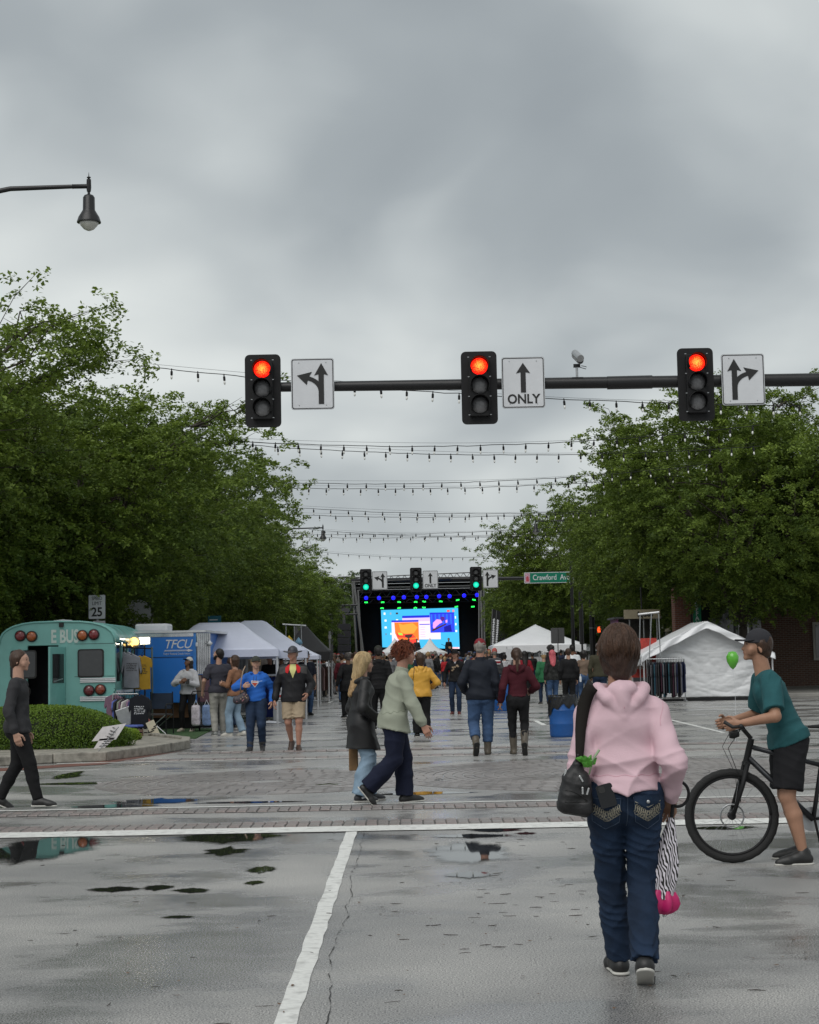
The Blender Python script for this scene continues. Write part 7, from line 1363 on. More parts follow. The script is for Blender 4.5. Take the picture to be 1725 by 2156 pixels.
# ---- yellow raincoat
YEL = cloth('yellow_raincoat', (.62, .33, .045), rough=.5, spec=.4, var=.06, vs=4); J = person('woman in mustard yellow hooded raincoat walking toward the stage', 889, 1552, face=4, H=1.62, fat=1.12, female=True, skin=S_FAIR, lf=(-.08, .10), rf=(.08, -.06), lh=(-.15, .22, 1.0), rh=(.22, .18, .96), rpole=(.7, -1, 0), lpole=(-.7, -1, 0),
    top=dict(m=YEL, hem=.045, w=1.25, slw=1.35, flare=1.12, hood=1.5, wr=.010, wf=15, name='raincoat'), bot=dict(m=BLK, w=1.12, flare=1.5), hair=dict(m=hb, st='bob', vol=1.12), res=.0135)
b_ = bvh_of(child(J['root'], 'raincoat')); line_on(b_, [(-.13-.004*i, 0, 1.36-.035*i) for i in range(11)], .006, m_ink, J['root'], 'bag_strap', lift=.002)
# ---- couple in rubber boots, holding hands
BOOT = mat('rubber_boot', (.085, .070, .052), .5, grime=.4, var=.2, vs=8); p1 = G(1016, 1591); p2 = G(1093, 1590)
NAV = cloth('navy_softshell', (.011, .014, .022), rough=.75); J = person('tall man in dark red cap, navy jacket and rubber boots', pos=(p1.x, p1.y, 0), face=0, H=1.80, fat=1.18, skin=S_RUDDY, lf=(-.10, -.20), rf=(.09, .10), lfl=.11, lpitch=58, lh=(-.23, .16, .98), rh=(.29, .03, .86), lpole=(-.6, -1, 0), rpole=(.2, -1, 0),
    top=dict(m=NAV, hem=.045, w=1.17, slw=1.28, flare=1.0, collar=1.1, wr=.008, wf=14), bot=dict(m=JM, w=1.12, flare=1.1, len=.86), shoes=dict(m=BOOT, boot=.62, bw=1.0, sole=True, sm=m_rub), hair=dict(m=hgrey, st='short'), hat=dict(m=cloth('red_cap', (.19, .012, .02), rough=.6)), res=.0135, hyaw=12)
MAR = cloth('maroon_fleece', (.055, .008, .014)); J = person('woman with ponytail in maroon hoodie, black leggings and rubber boots', pos=(p2.x, p2.y, 0), face=0, H=1.66, fat=1.0, female=True, skin=S_FAIR, lf=(-.07, .12), rf=(.08, -.20), rfl=.10, rpitch=62, lh=(-.265, .03, .83), rh=(.21, .20, .98), rpole=(.6, -1, 0), lpole=(-.2, -1, 0),
    top=dict(m=MAR, hem=-.02, w=1.10, slw=1.25, hood=1.2, wr=.009, wf=15, name='hoodie'), bot=dict(m=BLK, w=1.0, flare=.9, len=1.0, seat=1.1, name='leggings'), shoes=dict(m=BOOT, boot=.60, bw=1.0, sm=m_rub), hair=dict(m=hb, st='pony'), res=.0135)
# ---- couple coming toward us
BLU = cloth('royal_hoodie', (.022, .12, .46), var=.08, vs=5); p1 = G(541, 1582); p2 = G(620, 1581); J = person('woman in bright blue hoodie and dark cap walking toward us', pos=(p1.x, p1.y, 0), face=176, H=1.60, fat=1.14, female=True, skin=S_FAIR, lf=(-.09, -.06), rf=(.09, .16), lfl=.02, lpitch=10, rh=(.19, .16, 1.12), lh=(-.27, .02, .84), rpole=(.7, -.8, 0),
    top=dict(m=BLU, hem=-.005, w=1.16, slw=1.35, hood=.6, wr=.010, wf=16, name='hoodie'), bot=dict(m=JD, w=1.08, flare=.95), shoes=dict(boot=.25, m=mat('ankle_boot', (.03, .03, .032), .5)), hair=dict(m=hblond, st='short', vol=1.08), hat=dict(m=cloth('olive_cap', (.045, .050, .042))), res=.0135, eyes=True, hyaw=-12, hpitch=-6, knees=(.02, -.02))
rt = J['root']; tb_ = bvh_of(child(rt, 'hoodie')); ch_ = J['ch']; pr_ = lambda pl, m, nm, lf_=.004: patch(tb_, dense([(x, ch_.z-.02+z) for x, z in pl], 3), m, rt, nm, d=(0, -1, 0), start=-1.0, lift=lf_, n=5)
pr_([(-.075, .035), (.06, .045), (.065, .0), (.0, -.075), (-.065, .0)], m_sign, 'shield_logo'); pr_([(-.055, .028), (.048, .035), (.05, .002), (.0, -.058), (-.05, .002)], mat('logo_red', (.5, .06, .03), .6), 'shield_logo', .006); pr_([(-.06, .020), (.05, .026), (.05, .008), (-.06, .002)], m_sign, 'logo_band', .008); pr_([(-.05, .03), (-.12, .045), (-.13, .03), (-.05, .012)], mat('logo_blue', (.2, .35, .7), .6), 'logo_swoosh', .006)
for s in (-1, 1): line_on(tb_, [(s*.022, 0, J['nk'].z-.055-.02*i) for i in range(8)], .0035, m_ink, rt, 'drawstring', d=(0, -1, 0), start=-1, lift=.003)
q = J['root'].matrix_world; o = Vector((p1.x, p1.y, 0)); t = empty('shoulder_bag', 'dark flowered shoulder bag on the arm of the blue hoodie woman', 'bag', (p1.x-.24, p1.y-.12, .80)); Bf = Field(); g = Bf.group(.03); Bf.cone(g, (-.08, 0, .08), (.08, 0, .10), .075, .07, .03, (1, .8, 1)); Bf.cone(g, (-.03, 0, .1), (.05, 0, .18), .07, .05, .03, (1, .7, 1)); V_, F_ = Bf.mesh(.012, wrinkles(.008, 3, 30)); npmesh('body', V_, F_, mat('floral_dark', (.035, .03, .04), .6, var=.8, vs=16), t); rs = random.Random(2)
for k in range(9): MB().lathe([(.014, 0), (.008, .004)], 6, (rs.uniform(-.09, .10), -.058, rs.uniform(.05, .18)), 'Y').build('flower_print', mat('flower_%d' % (k % 2), ((.3, .2, .15), (.25, .12, .14))[k % 2], .6), t)
MB().tube([(-.02, -.02, .2), (.0, -.06, .40), (.035, -.05, .58), (.07, .0, .66)], .012, 6).build('strap', mat('strap_tan', (.30, .22, .16), .6), t, smooth='all')
J = person('older man in wide hat, grey and black jacket, khaki shorts', pos=(p2.x, p2.y, 0), face=180, H=1.76, fat=1.2, skin=S_RUDDY, lf=(-.08, .10), rf=(.06, -.18), rfl=.07, rpitch=38, rh=(.32, .02, .86), lh=(-.24, .14, .96), lpole=(-.6, -1, 0), hyaw=18,
    top=dict(m=cloth('shell_black', (.014, .014, .016), rough=.6), hem=.055, w=1.26, slw=1.3, flare=1.0, collar=.3, wr=.009, wf=14), bot=dict(m=cloth('khaki', (.33, .26, .18)), len=.47, w=1.0, wr=.008), shoes=dict(m=mat('brown_shoe', (.05, .028, .02), .55), sm=m_rub), hair=dict(m=hgrey, st='short'), hat=dict(m=mat('waxed_hat', (.035, .036, .045), .5), st='brim'), res=.0135, eyes=True)
rt = J['root']; jb = bvh_of(child(rt, 'jacket')); nk_ = J['nk'].z; GRY = cloth('shell_grey', (.065, .062, .062)); RED = cloth('fleece_red', (.50, .022, .026))
ptc = lambda pl, m, nm, l=.004, k=6: patch(jb, dense(pl, k), m, rt, nm, d=(0, -1, 0), start=-1.0, lift=l, n=8)
ptc([(-.06, nk_-.0), (.06, nk_-.0), (.055, nk_-.10), (0, nk_-.24), (-.055, nk_-.10)], cloth('yellow_tee', (.55, .53, .22)), 'tee_shirt', .006); 
for s in (-1, 1):
    ptc([(s*.050, nk_+.005), (s*.085, nk_-.012), (s*.130, nk_-.06), (s*.125, nk_-.14), (s*.085, nk_-.155), (s*.058, nk_-.08)], RED, 'collar_lining', .012); ptc([(s*.10, nk_-.02), (s*.235, nk_-.05), (s*.235, nk_-.17), (s*.14, nk_-.15), (s*.12, nk_-.10)], GRY, 'shoulder_panel', .004)
    ac = s*.062; MB().lathe([(.030, 0), (.031, .035)], 12, ((J['LA'] if s < 0 else J['RA'])+Vector((0, -.005, .03)))[:]).build('sock', m_sign, rt, smooth='all')
line_on(jb, [(.0, 0, nk_-.19-.03*i) for i in range(14)], .003, m_ink, rt, 'zipper', d=(0, -1, 0), start=-1)
# ---- browsers by the trailer
J = person('person in white cap and pale grey hoodie looking at a phone', 397, 1541, face=165, H=1.64, fat=1.02, female=True, skin=S_BROWN, lf=(-.10, .0), rf=(.13, .05), lh=(-.03, .22, 1.10), rh=(.06, .24, 1.13), rpole=(1, -.6, -.2), lpole=(-1, -.6, -.2), top=dict(m=cloth('ash_hoodie', (.46, .46, .48)), hem=.02, w=1.24, slw=1.35, hood=.8, wr=.009, wf=16, name='hoodie'), bot=dict(m=BLK, w=1.0, flare=.95), shoes=dict(m=mat('cream_shoe', (.45, .40, .32), .6), size=1.1), hair=dict(m=hk, st='long', len=.03), hat=dict(m=cloth('white_cap', (.52, .50, .46)), bm=cloth('blue_brim', (.03, .09, .28))), res=.0155, hyaw=20, hpitch=-22, eyes=True)
p = J['root'].location; t = empty('phone', 'dark phone held by the person in the white cap', 'phone', (p.x+.03, p.y-.30, 1.12)); MB().box((0, 0, 0), (.075, .012, .14), Matrix.Rotation(R(-40), 3, 'X')).build('body', m_black, t, bevel=.004)
J = person('bearded man in slate tee shirt and light grey trousers', 462, 1549, face=14, H=1.80, fat=1.1, skin=S_FAIR, lf=(-.09, -.02), rf=(.10, .20), lh=(-.33, .12, .92), rh=(.27, .12, .88), top=dict(m=cloth('slate_tee', (.042, .042, .055)), hem=.03, w=1.18, sl=.42, slw=1.25, wr=.007, name='tee_shirt'), bot=dict(m=cloth('light_trousers', (.34, .33, .30)), w=1.05, flare=1.0, wr=.004), shoes=dict(m=mat('grey_sneaker', (.22, .23, .22), .5), size=1.1), hair=dict(m=hk, st='short', vol=1.03), res=.0145, hyaw=-60, hpitch=-10)
hx = J['hx']; Bd = Field(); g = Bd.group(.01); Bd.cone(g, hx(0, .03, -.03), hx(0, .036, -.045), .027*1.8, .018*1.8); 
for s in (-1, 1): Bd.cone(g, hx(s*.026, .01, -.005), hx(s*.02, .026, -.035), .018*1.8, .018*1.8)
V_, F_ = Bd.mesh(.009); npmesh('beard', V_, F_, hk, J['root'])
J = person('woman in rust brown top and pale jeans beside blue hoodie', 497, 1550, face=62, H=1.66, fat=1.0, female=True, skin=S_FAIR, lf=(-.08, .10), rf=(.08, -.12), rpitch=12, rfl=.02, lh=(-.12, .26, 1.08), rh=(.10, .28, 1.06), top=dict(m=cloth('rust_top', (.24, .12, .07)), hem=.03, w=1.05, slw=1.0, wr=.006), bot=dict(m=JL, w=1.1, flare=1.4), shoes=dict(m=mat('white_shoe', (.55, .53, .48), .5)), hair=dict(m=hb, st='bob'), res=.015)
J = person('dark haired shopper in navy coat behind the grey tee man', 487, 1534, face=40, H=1.62, fat=1.1, skin=S_BROWN, lf=(-.09, .05), rf=(.10, -.03), lh=(-.2, .24, 1.0), rh=(.16, .28, 1.02), top=dict(m=cloth('camo_brown', (.08, .06, .045), var=.6, vs=14), hem=.04, w=1.15, slw=1.2), bot=dict(m=JD, w=1.15, flare=1.2), hair=dict(m=hb, st='short'), res=.017)
J = person('grey haired vendor in black jacket behind the white topped table', pos=(XZ(568, 1385, 46.5)[0], 46.5, 0), face=-150, H=1.74, fat=1.08, skin=S_RUDDY, lh=(-.10, .20, 1.08), rh=(.10, .22, 1.06), top=dict(m=BLK, hem=.03, w=1.1, slw=1.1), hair=dict(m=hgrey, st='short'), res=.017, eyes=True, hyaw=50)
J = person('person in black raising an arm beside the grey haired vendor', pos=(XZ(592, 1385, 48.2)[0], 48.2, 0), face=10, H=1.74, fat=1.05, skin=S_BROWN, lh=(-.25, .1, .95), rh=(.16, .12, 1.72), rpole=(1, 0, -.3), top=dict(m=BLK, hem=.03, w=1.1, slw=1.1), hair=dict(m=hk, st='short'), res=.018)
J = person('man in black cap, black tee and blue jeans behind the hat man', 646, 1507, face=-160, H=1.78, fat=1.1, skin=S_FAIR, lf=(-.1, .0), rf=(.1, .08), top=dict(m=cloth('navy_tee', (.016, .018, .03)), hem=.03, w=1.12, sl=.45, slw=1.2, name='tee_shirt'), bot=dict(m=JM, w=1.05), hair=dict(m=hb, st='short'), hat=dict(m=BLK), res=.017, hyaw=-30)
J = person('long haired walker in pale grey blazer and grey trousers', 703, 1468, face=78, H=1.80, fat=1.02, skin=S_FAIR, lf=(-.08, .34), rf=(.08, -.34), rfl=.05, rpitch=28, lh=(-.20, .30, .98), rh=(.22, .1, .92), top=dict(m=cloth('blazer_grey', (.20, .20, .205)), hem=.045, w=1.12, slw=1.15), bot=dict(m=cloth('grey_slacks', (.18, .18, .19)), w=1.05, flare=1.2), shoes=dict(m=mat('white_shoe', (.55, .53, .48), .5)), hair=dict(m=H_('brownlong', (.11, .065, .04)), st='long', len=.06), res=.018)
J = person('shopper in black with white hood bending at the shirt rack', 690, 1469, face=60, H=1.66, fat=1.1, skin=S_BROWN, lean=12, top=dict(m=BLK, hem=.03, w=1.15, slw=1.15), bot=dict(m=BLK), hair=dict(m=hk, st='curly'), res=.019)
hx = J['hx']; Bd = Field(); g = Bd.group(.03); Bd.cone(g, J['nk']+Vector((0, -.10, -.02)), J['nk']+Vector((0, -.16, -.14)), .085, .10); V_, F_ = Bd.mesh(.016, wrinkles(.01, 2)); npmesh('white_hood', V_, F_, m_sign, J['root'])
J = person('short haired person in black dress coat walking away, left of centre', 735, 1512, face=20, H=1.70, fat=1.2, female=True, skin=S_BROWN, lf=(-.07, .12), rf=(.07, -.16), rfl=.03, rpitch=20, lh=(-.33, -.05, .86), rh=(.2, .1, .9), top=dict(m=BLK, hem=.12, w=1.12, slw=1.15, flare=1.1), bot=dict(m=BLK, w=1.15, flare=1.1), hair=dict(m=H_('darkgrey', (.06, .05, .045)), st='short', vol=1.04), res=.0155)
J = person('man in black cap and black hoodie behind the sage jacket woman', pos=(XZ(797, 1385, 37.5)[0], 37.5, 0), face=6, H=1.80, fat=1.15, skin=S_BROWN, lf=(-.1, .12), rf=(.1, -.1), top=dict(m=BLK, hem=.04, w=1.2, slw=1.25, hood=1.3, name='hoodie'), bot=dict(m=BLK), hair=dict(m=hk, st='short'), hat=dict(m=cloth('army_cap', (.025, .028, .022))), res=.0155)
J = person('man in black cap and printed black hoodie walking toward us', 961, 1505, face=174, H=1.72, fat=1.0, skin=S_RUDDY, lf=(-.09, .10), rf=(.10, -.05), rh=(.30, .02, .86), lh=(-.22, .12, .92), top=dict(m=BLK, hem=.015, w=1.12, slw=1.2, hood=.7, name='hoodie'), bot=dict(m=JD, w=.98, flare=1.15), shoes=dict(m=mat('russet_boot', (.10, .025, .02), .5)), hair=dict(m=hb, st='short'), hat=dict(m=BLK), res=.0155, eyes=True, hyaw=10)
tb_ = bvh_of(child(J['root'], 'hoodie')); zc = J['ch'].z; m_pr = mat('print_tan', (.26, .19, .12), .7, var=.3, vs=20); rs = random.Random(1)
for k in range(9): x, z = rs.uniform(-.08, .08), rs.uniform(-.09, .06); patch(tb_, [(x+.04*math.cos(a)*rs.uniform(.5, 1), zc+z+.028*math.sin(a)*rs.uniform(.5, 1)) for a in [i*.785 for i in range(8)]], m_pr, J['root'], 'chest_print', d=(0, -1, 0), lift=.005+.001*k, n=3)
patch(tb_, dense([(-.04, J['nk'].z+.0), (.04, J['nk'].z+.0), (0, J['nk'].z-.08)]), cloth('ash_hoodie', (.46, .46, .48)), J['root'], 'undershirt', d=(0, -1, 0), lift=.005, n=4)
# ---- walkers on the right
gw = None
J = person('person with long pink hair in black camouflage jacket and jeans', 1166, 1487, face=4, H=1.68, fat=1.05, female=True, skin=S_FAIR, lf=(-.09, -.05), rf=(.08, .08), top=dict(m=cloth('camo_black', (.022, .023, .022), var=.7, vs=12), hem=.06, w=1.18, slw=1.2, flare=1.05), bot=dict(m=JM, w=1.1, flare=1.1), hair=dict(m=hpink, st='long', vol=1.12, len=.10), res=.0165)
J = person('man with dark bushy hair ahead of the pink haired person', pos=(XZ(1160, 1385, 56.5)[0], 56.5, 0), face=0, H=1.84, skin=S_BROWN, top=dict(m=BLK, hem=.03, w=1.1), bot=dict(m=JD), hair=dict(m=hk, st='curly', vol=1.12), res=.02)
J = person('person in spotted white hat and green shawl beside pink hair', pos=(XZ(1145, 1385, 54.5)[0], 54.5, 0), face=10, H=1.62, fat=1.05, female=True, skin=S_FAIR, top=dict(m=cloth('green_shawl', (.025, .13, .055)), hem=.10, w=1.25, slw=1.5, flare=1.15, name='shawl'), bot=dict(m=JD), hair=dict(m=hblond, st='short'), hat=dict(m=mat('spotted_hat', (.35, .35, .34), .7, var=.95, vs=26), st='beanie'), res=.019)
J = person('man in plain black jacket and black trousers before blue barrel', 1200, 1492, face=2, H=1.72, fat=1.12, skin=S_FAIR, lf=(-.09, .1), rf=(.09, -.08), top=dict(m=BLK, hem=.03, w=1.22, slw=1.25), bot=dict(m=BLK, w=1.1), hair=dict(m=hb, st='short'), res=.0165)
p = J['root'].location; t = empty('water_bottle', 'clear plastic water bottle held beside the plain black jacket', 'bottle', (p.x+.33, p.y-.02, .76)); MB().lathe([(.03, 0), (.033, .02), (.033, .14), (.014, .18), (.014, .2)], 12).build('body', mat('clear_plastic', (.7, .72, .75), .1, spec=.8), t, smooth=True); MB().lathe([(.016, .2), (.016, .22)], 10).build('cap', m_sign, t)
J = person('man in black cap and white shirt walking ahead, near the sign post', pos=(XZ(1206, 1385, 57)[0], 57, 0), face=0, H=1.86, skin=S_BROWN, top=dict(m=m_sign, hem=.03, w=1.1, sl=.5, name='shirt'), bot=dict(m=JD), hair=dict(m=hk, st='short'), hat=dict(m=BLK), res=.02)
J = person('woman in sleeveless tan knit top and jeans, arms bare', pos=(XZ(1229, 1385, 53.5)[0], 53.5, 0), face=2, H=1.66, fat=1.05, female=True, skin=S_TAN, rh=(.28, .02, .86), top=dict(m=cloth('tan_knit', (.16, .115, .085)), hem=-.01, w=1.05, sl=.12, name='knit_top'), bot=dict(m=JM, w=1.05), hair=dict(m=hk, st='bob', vol=1.15), res=.017)
J = person('man in olive jacket and grey cap at the right near pink hoodie', pos=(XZ(1262, 1385, 48)[0], 48, 0), face=-8, H=1.84, fat=1.1, skin=S_BROWN, top=dict(m=cloth('olive_coat', (.045, .042, .026)), hem=.03, w=1.15, slw=1.2), bot=dict(m=JD), hair=dict(m=hb, st='short'), hat=dict(m=cloth('grey_cap', (.14, .12, .12))), res=.017)
J = person('person with long black hair in red hooded top ahead', pos=(XZ(1105, 1385, 58)[0], 58, 0), face=5, H=1.68, fat=1.05, female=True, skin=S_BROWN, top=dict(m=cloth('red_hooded', (.22, .012, .022)), hem=.02, w=1.2, slw=1.25), bot=dict(m=BLK), hair=dict(m=hk, st='long', vol=1.12, len=.12), res=.019)
J = person('person in pale grey hoodie between notice and maroon hoodie', pos=(XZ(1063, 1385, 66)[0], 66, 0), face=0, H=1.60, fat=1.1, female=True, skin=S_FAIR, top=dict(m=cloth('ash_hoodie', (.46, .46, .48)), hem=.03, w=1.2, slw=1.3, hood=1.3, name='hoodie'), bot=dict(m=BLK), hair=dict(m=hk, st='bun'), res=.02)
J = person('man in red cap and grey shirt with red white chest stripes', pos=(XZ(1042, 1385, 63)[0], 63, 0), face=0, H=1.78, fat=1.2, skin=S_RUDDY, top=dict(m=cloth('stripe_grey', (.06, .06, .065)), hem=.03, w=1.25, slw=1.3, name='shirt'), bot=dict(m=JM), hair=dict(m=hgrey, st='short'), hat=dict(m=cloth('pale_red_cap', (.42, .10, .09)), st='beanie'), res=.019)
tb_ = bvh_of(child(J['root'], 'shirt')); zc = J['ch'].z
for k, (dz, m_) in enumerate(((.06, m_sign), (.02, mat('stripe_red', (.3, .02, .03), .8)), (-.02, mat('stripe_red', (.3, .02, .03), .8)), (-.06, m_sign))): patch(tb_, dense([(-.20, zc+dz+.02), (.20, zc+dz+.02), (.20, zc+dz-.018), (-.20, zc+dz-.018)], 12), m_, J['root'], 'stripe', lift=.006, n=4)
# ---- cyclist at the right edge
m_tyre = mat('tyre', (.012, .012, .012), .75, bump=.8, bs=120); hub = P(1541, 1717, 12.75); rt_ = empty('mountain_bike', 'black mountain bike with wide front tyre at the right edge', 'bicycle', (hub.x, hub.y, 0)); R_ = .315; Zh = .345
def wheel(cx, par, rot=0):
    w_ = MB(); n = 64; k = 10; vs = []
    for i in range(n):
        a = 2*math.pi*i/n
        for j in range(k): b_ = 2*math.pi*j/k; r_ = R_+.028*math.cos(b_)+(.003 if (i % 2 == 0 and math.cos(b_) > .3) else 0); vs.append((math.cos(a)*r_, math.sin(b_)*.028, math.sin(a)*r_))
    tt = w_.add(vs, [(i*k+j, i*k+(j+1) % k, ((i+1) % n)*k+(j+1) % k, ((i+1) % n)*k+j) for i in range(n) for j in range(k)]).build('wheel', m_tyre, par, smooth='all', loc=(cx, 0, Zh)); tt.rotation_euler = (0, 0, rot)
    MB().tube([(math.cos(a)*.283, 0, math.sin(a)*.283) for a in [2*math.pi*i/48 for i in range(49)]], .012, 6).build('rim', m_black, tt, smooth='all'); MB().lathe([(.022, -.04), (.03, -.03), (.018, 0), (.03, .03), (.022, .04)], 14, (0, 0, 0), 'Y').build('hub', m_black, tt)
    MB().tube([(math.cos(a)*.085, -.035, math.sin(a)*.085) for a in [2*math.pi*i/24 for i in range(25)]], .006, 4).build('brake_disc', m_alu, tt)
    for i in range(28): a = 2*math.pi*i/28; b_ = a+(.35 if i % 2 else -.35); MB().tube([(math.cos(b_)*.022, .03*(1 if i % 4 < 2 else -1), math.sin(b_)*.022), (math.cos(a)*.28, 0, math.sin(a)*.28)], .0011, 3, cap=False).build('spoke', m_alu, tt)
    return tt
wheel(0, rt_, R(-5)); wheel(1.06, rt_)
for s in (-1, 1): MB().tube([(0, s*.06, Zh), (.075, s*.065, Zh+.22), (.12, s*.06, Zh+.38)], [.014, .018, .018], 8).build('fork_leg', m_black, rt_, smooth='all')
MB().tube([(.12, -.07, Zh+.38), (.12, .07, Zh+.38)], .02, 8).build('fork_crown', m_black, rt_); MB().tube([(.115, 0, Zh+.37), (.165, 0, Zh+.56)], .024, 10).build('head_tube', m_black, rt_); MB().tube([(.165, 0, Zh+.56), (.10, 0, Zh+.64)], .016, 8).build('stem', m_black, rt_)
for nm, a, b_, r_ in (('top_tube', (.16, 0, Zh+.50), (.66, 0, Zh+.36), .018), ('down_tube', (.14, 0, Zh+.42), (.60, 0, Zh-.04), .022), ('seat_tube', (.60, 0, Zh-.04), (.70, 0, Zh+.50), .017), ('chain_stay', (.60, .03, Zh-.04), (1.06, .05, Zh), .011), ('seat_stay', (.67, .03, Zh+.35), (1.06, .05, Zh), .009)): MB().tube([a, b_], r_, 8).build(nm, mat('frame_grey', (.03, .032, .036), .35, metal=.4), rt_, smooth='all')
MB().tube([(.04, -.30, Zh+.665), (.09, -.12, Zh+.64), (.10, 0, Zh+.64), (.09, .12, Zh+.64), (.04, .30, Zh+.665)], .0125, 8).build('handlebar', m_black, rt_, smooth='all')
for s in (-1, 1): MB().tube([(.035, s*.30, Zh+.667), (.065, s*.19, Zh+.65)], .017, 8).build('grip', m_rub, rt_, smooth='all'); MB().tube([(.07, s*.17, Zh+.64), (-.01, s*.20, Zh+.625), (-.02, s*.27, Zh+.63)], .005, 5).build('brake_lever', m_black, rt_)
MB().tube([(-.08, -.26, Zh+.70), (-.02, -.27, Zh+.66), (.03, -.29, Zh+.665)], [.014, .013, .010], 8).build('bar_end', m_rub, rt_, smooth='all')
MB().lathe([(.03, -.03), (.034, .0), (.02, .04)], 12, (.02, -.08, Zh+.60), 'X').build('front_lamp', m_ink, rt_, smooth=True)
for s in (-1, 1): MB().tube([(.06, s*.16, Zh+.64), (-.03, s*.12, Zh+.50), (.05, s*.06, Zh+.30), (.06, s*.06, Zh+.10)], .003, 4).build('brake_cable', m_black, rt_)
MB().tube([(.70, 0, Zh+.50), (.72, 0, Zh+.62)], .013, 8).build('seat_post', m_alu, rt_); Bf = Field(); g = Bf.group(.02); Bf.cone(g, (.60, 0, Zh+.64), (.86, 0, Zh+.645), .02, .05, .02, (1, 1, .55)); V_, F_ = Bf.mesh(.01); npmesh('saddle', V_, F_, m_black, rt_)
MB().lathe([(.09, -.05), (.09, -.044)], 24, (.60, 0, Zh-.04), 'Y').build('chainring', m_alu, rt_); MB().tube([(.60, -.05, Zh-.04), (.63, -.06, Zh-.20), (.63, -.14, Zh-.20)], .01, 6).build('crank', m_black, rt_)
gx = .05; J = person('cyclist in teal shirt standing over the mountain bike', pos=(hub.x+.44, hub.y, 0), face=90, H=1.72, fat=1.05, skin=S_TAN, lf=(-.17, -.04), rf=(.17, -.10), lean=20, lh=(-.22, .40, Zh+.68), rh=(.22, .40, Zh+.68), lpole=(-.6, -.5, -.6), rpole=(.6, -.5, -.6), top=dict(m=cloth('teal_tee', (.02, .09, .10)), hem=.02, w=1.12, sl=.42, slw=1.2, name='tee_shirt'), bot=dict(m=cloth('black_shorts', (.012, .012, .014)), len=.46, w=1.15), hair=dict(m=hb, st='short'), hat=dict(m=cloth('helmetish', (.03, .03, .035))), res=.0095, eyes=True, curl=1.0, hpitch=-8)
# green balloon edge beyond the tent
x, z = XZ(1543, 1390, 30); t = empty('green_balloon', 'small bright green balloon floating before the tent wall at right', 'balloon', (x, 30, z)); MB().lathe([(.001, .16), (.07, .14), (.11, .06), (.10, -.03), (.05, -.12), (.008, -.16)][::-1], 20).build('skin', mat('balloon_green', (.10, .42, .03), .25, coat=.5), t, smooth='all'); MB().tube([(0, 0, -.16), (.03, 0, -.5), (0, 0, -z)], .003, 4).build('string', m_sign, t)
# walker whose shoe tip enters at the left
p = G(96, 1700); J = person('walker in black coat and black shoes stepping in at far left', pos=(p.x-.30, p.y, 0), face=-90, H=1.70, fat=1.05, skin=S_FAIR, lf=(-.08, -.22), rf=(.08, .24), lfl=.03, lpitch=25, top=dict(m=CHAR, hem=.05, w=1.12, slw=1.15), bot=dict(m=BLK, w=1.05), hair=dict(m=hb, st='short'), res=.012, eyes=True)

# ================================================================ the crowd before the stage
protos = []
for i, kw in enumerate((dict(hair=dict(st='short'), female=False, H=1.76), dict(hair=dict(st='long', len=.07), female=True, H=1.66), dict(hair=dict(st='bob'), female=True, H=1.62), dict(hair=dict(st='short'), hat=dict(st='cap'), H=1.78), dict(hair=dict(st='short'), hat=dict(st='cap', back=True), H=1.74, fat=1.2), dict(hair=dict(st='bun'), female=True, H=1.68), dict(hair=dict(st='curly', vol=1.1), H=1.76))):
    kw = dict(kw); kw['fat'] = kw.get('fat', 1.08); J = person('x', pos=(0, 0, 0), skin=S_FAIR, top=dict(m=BLK, hem=.03, w=1.15, slw=1.18, hood=1.0 if i % 2 else 0), bot=dict(m=JD), res=.024, proto=True, lf=(-.09, .04), rf=(.09, -.03), shoes=dict(sole=False), **kw); protos.append(J['root'])
TOPS = [('black', (.012, .012, .013)), ('black', (.012, .012, .013)), ('charcoal', (.035, .035, .038)), ('navy', (.016, .02, .045)), ('grey', (.17, .17, .18)), ('white', (.55, .55, .56)), ('maroon', (.09, .012, .02)), ('tan', (.25, .19, .13)), ('olive', (.06, .06, .035)), ('red', (.36, .02, .025)), ('denim blue', (.06, .10, .18)), ('green', (.03, .12, .06)), ('mustard', (.42, .27, .05)), ('pale pink', (.5, .34, .36)), ('black', (.012, .012, .013))]
BOTS = [('blue jeans', (.045, .085, .17)), ('dark jeans', (.016, .03, .062)), ('black trousers', (.01, .01, .011)), ('tan trousers', (.24, .2, .15)), ('grey trousers', (.13, .13, .14))]
HC = [('brown hair', hb), ('black hair', hk), ('blond hair', hblond), ('grey hair', hgrey), ('auburn hair', hred)]
HN = ['short %s', 'long %s', 'bobbed %s', 'cap over %s', 'backward cap over %s', '%s in a bun', 'curly %s']
rs = random.Random(42); used = {}; placed = []
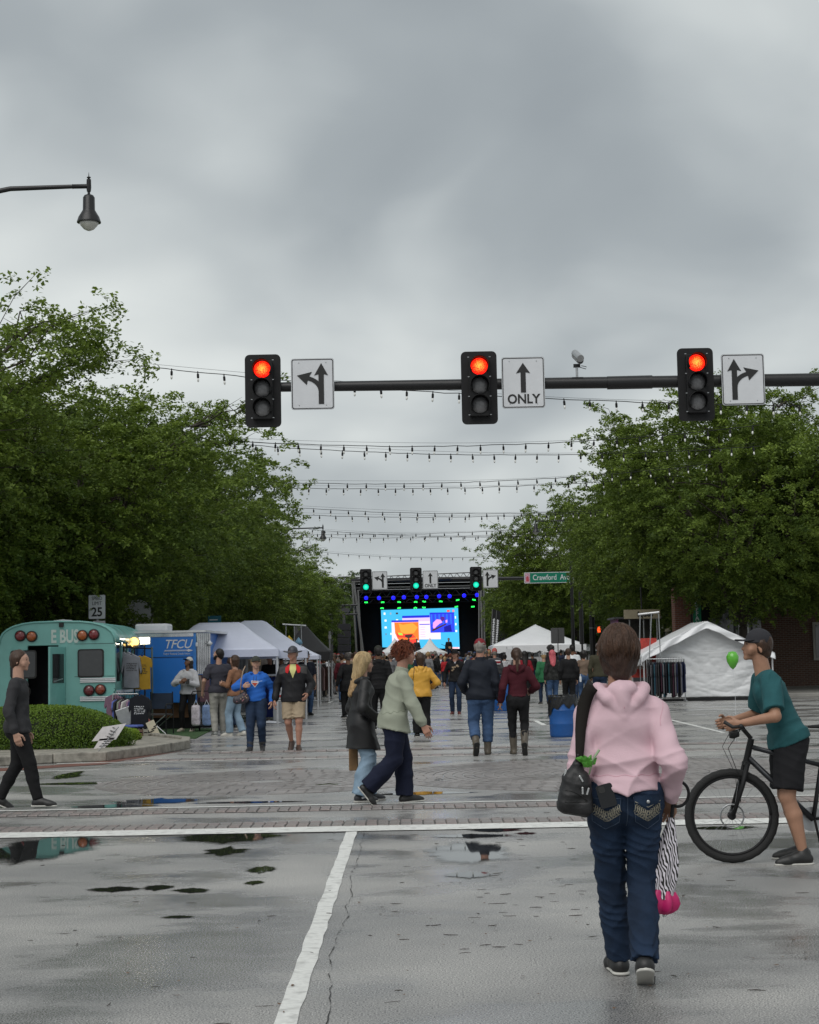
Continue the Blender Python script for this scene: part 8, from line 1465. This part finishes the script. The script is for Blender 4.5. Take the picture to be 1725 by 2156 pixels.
def crowd_one(x, y, rz, pi=None, tc=None, bc=None):
    for _ in range(60):
        i = pi if pi is not None else rs.randrange(len(protos)); t_ = tc or rs.choice(TOPS); b_ = bc or rs.choice(BOTS); h_ = rs.choice(HC); key = (HN[i] % h_[0], t_[0], b_[0])
        if key not in used: break
    used[key] = 1; lb = 'onlooker with %s, %s top, %s' % key; r_ = protos[i].copy(); r_.name = 'person'; COL.objects.link(r_); tag(r_, lb, 'person', 'onlookers facing the stage'); r_.location = (x, y, 0); r_.rotation_euler = (0, 0, rz); s = rs.uniform(.93, 1.06); r_.scale = (s, s, s)
    mats = {'body': rs.choice((S_FAIR, S_FAIR, S_TAN, S_BROWN, S_RUDDY)), 'jacket': cloth('c_'+t_[0], t_[1]), 'trousers': cloth('c_'+b_[0], b_[1]), 'hair': h_[1], 'cap': cloth('cc_'+t_[0], rs.choice(((.02, .02, .02), (.2, .02, .02), (.3, .3, .28), (.03, .05, .12)))), 'brim': BLK, 'shoe': m_ink}
    for ch in protos[i].children:
        c = ch.copy(); COL.objects.link(c); c.parent = r_; m_ = mats.get(ch.name.split('.')[0]); 
        if m_: c.material_slots[0].link = 'OBJECT'; c.material_slots[0].material = m_
        for q in ch.children: w = q.copy(); COL.objects.link(w); w.parent = c
    placed.append((x, y)); return r_
tries = 0
while len(placed) < 205 and tries < 6000:
    tries += 1; y = rs.uniform(76, 126) if rs.random() < .8 else rs.uniform(66, 84); u = rs.uniform(640, 1040) if rs.random() < .75 else rs.uniform(640, 800); x = (u-868)/3600*y
    if 868 < u < 1015 and y < 92 and rs.random() < .8: continue
    if any((x-a)**2+((y-b)*.8)**2 < .42 for a, b in placed): continue
    crowd_one(x, y, R(rs.gauss(0, 18)))
for u, y, pi, tn, bn in ((936, 92, 2, 'red', None), (911, 84, 3, 'black', 'blue jeans'), (897, 88, 0, 'grey', None), (985, 95, 1, 'white', None), (800, 70, 4, 'red', None), (770, 66, 5, 'white', None), (748, 68, 0, 'tan', None), (1018, 78, 3, 'grey', None), (663, 66, 2, 'black', None), (1120, 84, 0, 'black', None), (1085, 97, 1, 'charcoal', None), (1150, 99, 6, 'maroon', None), (1180, 101, 0, 'navy', None), (1100, 92, 6, 'black', None), (1210, 98, 1, 'black', None), (720, 62, 6, 'maroon', None)):
    crowd_one((u-868)/3600*y, y, R(rs.gauss(0, 12)), pi, next(t for t in TOPS if t[0] == tn), next((b for b in BOTS if b[0] == bn), None))
# performers on the stage
for (u, y, tn, lb) in ((945, YS+1.2, 'black', 'guitarist in black standing before the video wall'), (861, YS+1.8, 'grey', 'performer in grey behind the left small tent peak'), (878, YS+2.2, 'charcoal', 'performer in charcoal near the middle of the stage')):
    q = crowd_one((u-868)/3600*y, y, R(180), 0, next(t for t in TOPS if t[0] == tn)); q['label'] = lb; q['group'] = 'performers on the stage'; q.location.z = 1.35; q.name = 'performer'
x = (945-868)/3600*(YS+1.2); t = empty('guitar', 'electric guitar held across the body of the stage performer', 'guitar', (x, YS+.85, 2.35), 0); MB().prism([(-.02, -.12), (.14, -.17), (.2, -.06), (.14, .03), (.03, .04), (-.04, .0)], -.03, .02).build('body', mat('guitar_tan', (.4, .25, .12), .4), t, bevel=.01); MB().tube([(.02, 0, -.02), (-.6, 0, .22)], .02, 5).build('neck', m_ink, t)
for r_ in protos:
    for ch in list(r_.children):
        for q in list(ch.children): bpy.data.objects.remove(q)
        bpy.data.objects.remove(ch)
    bpy.data.objects.remove(r_)
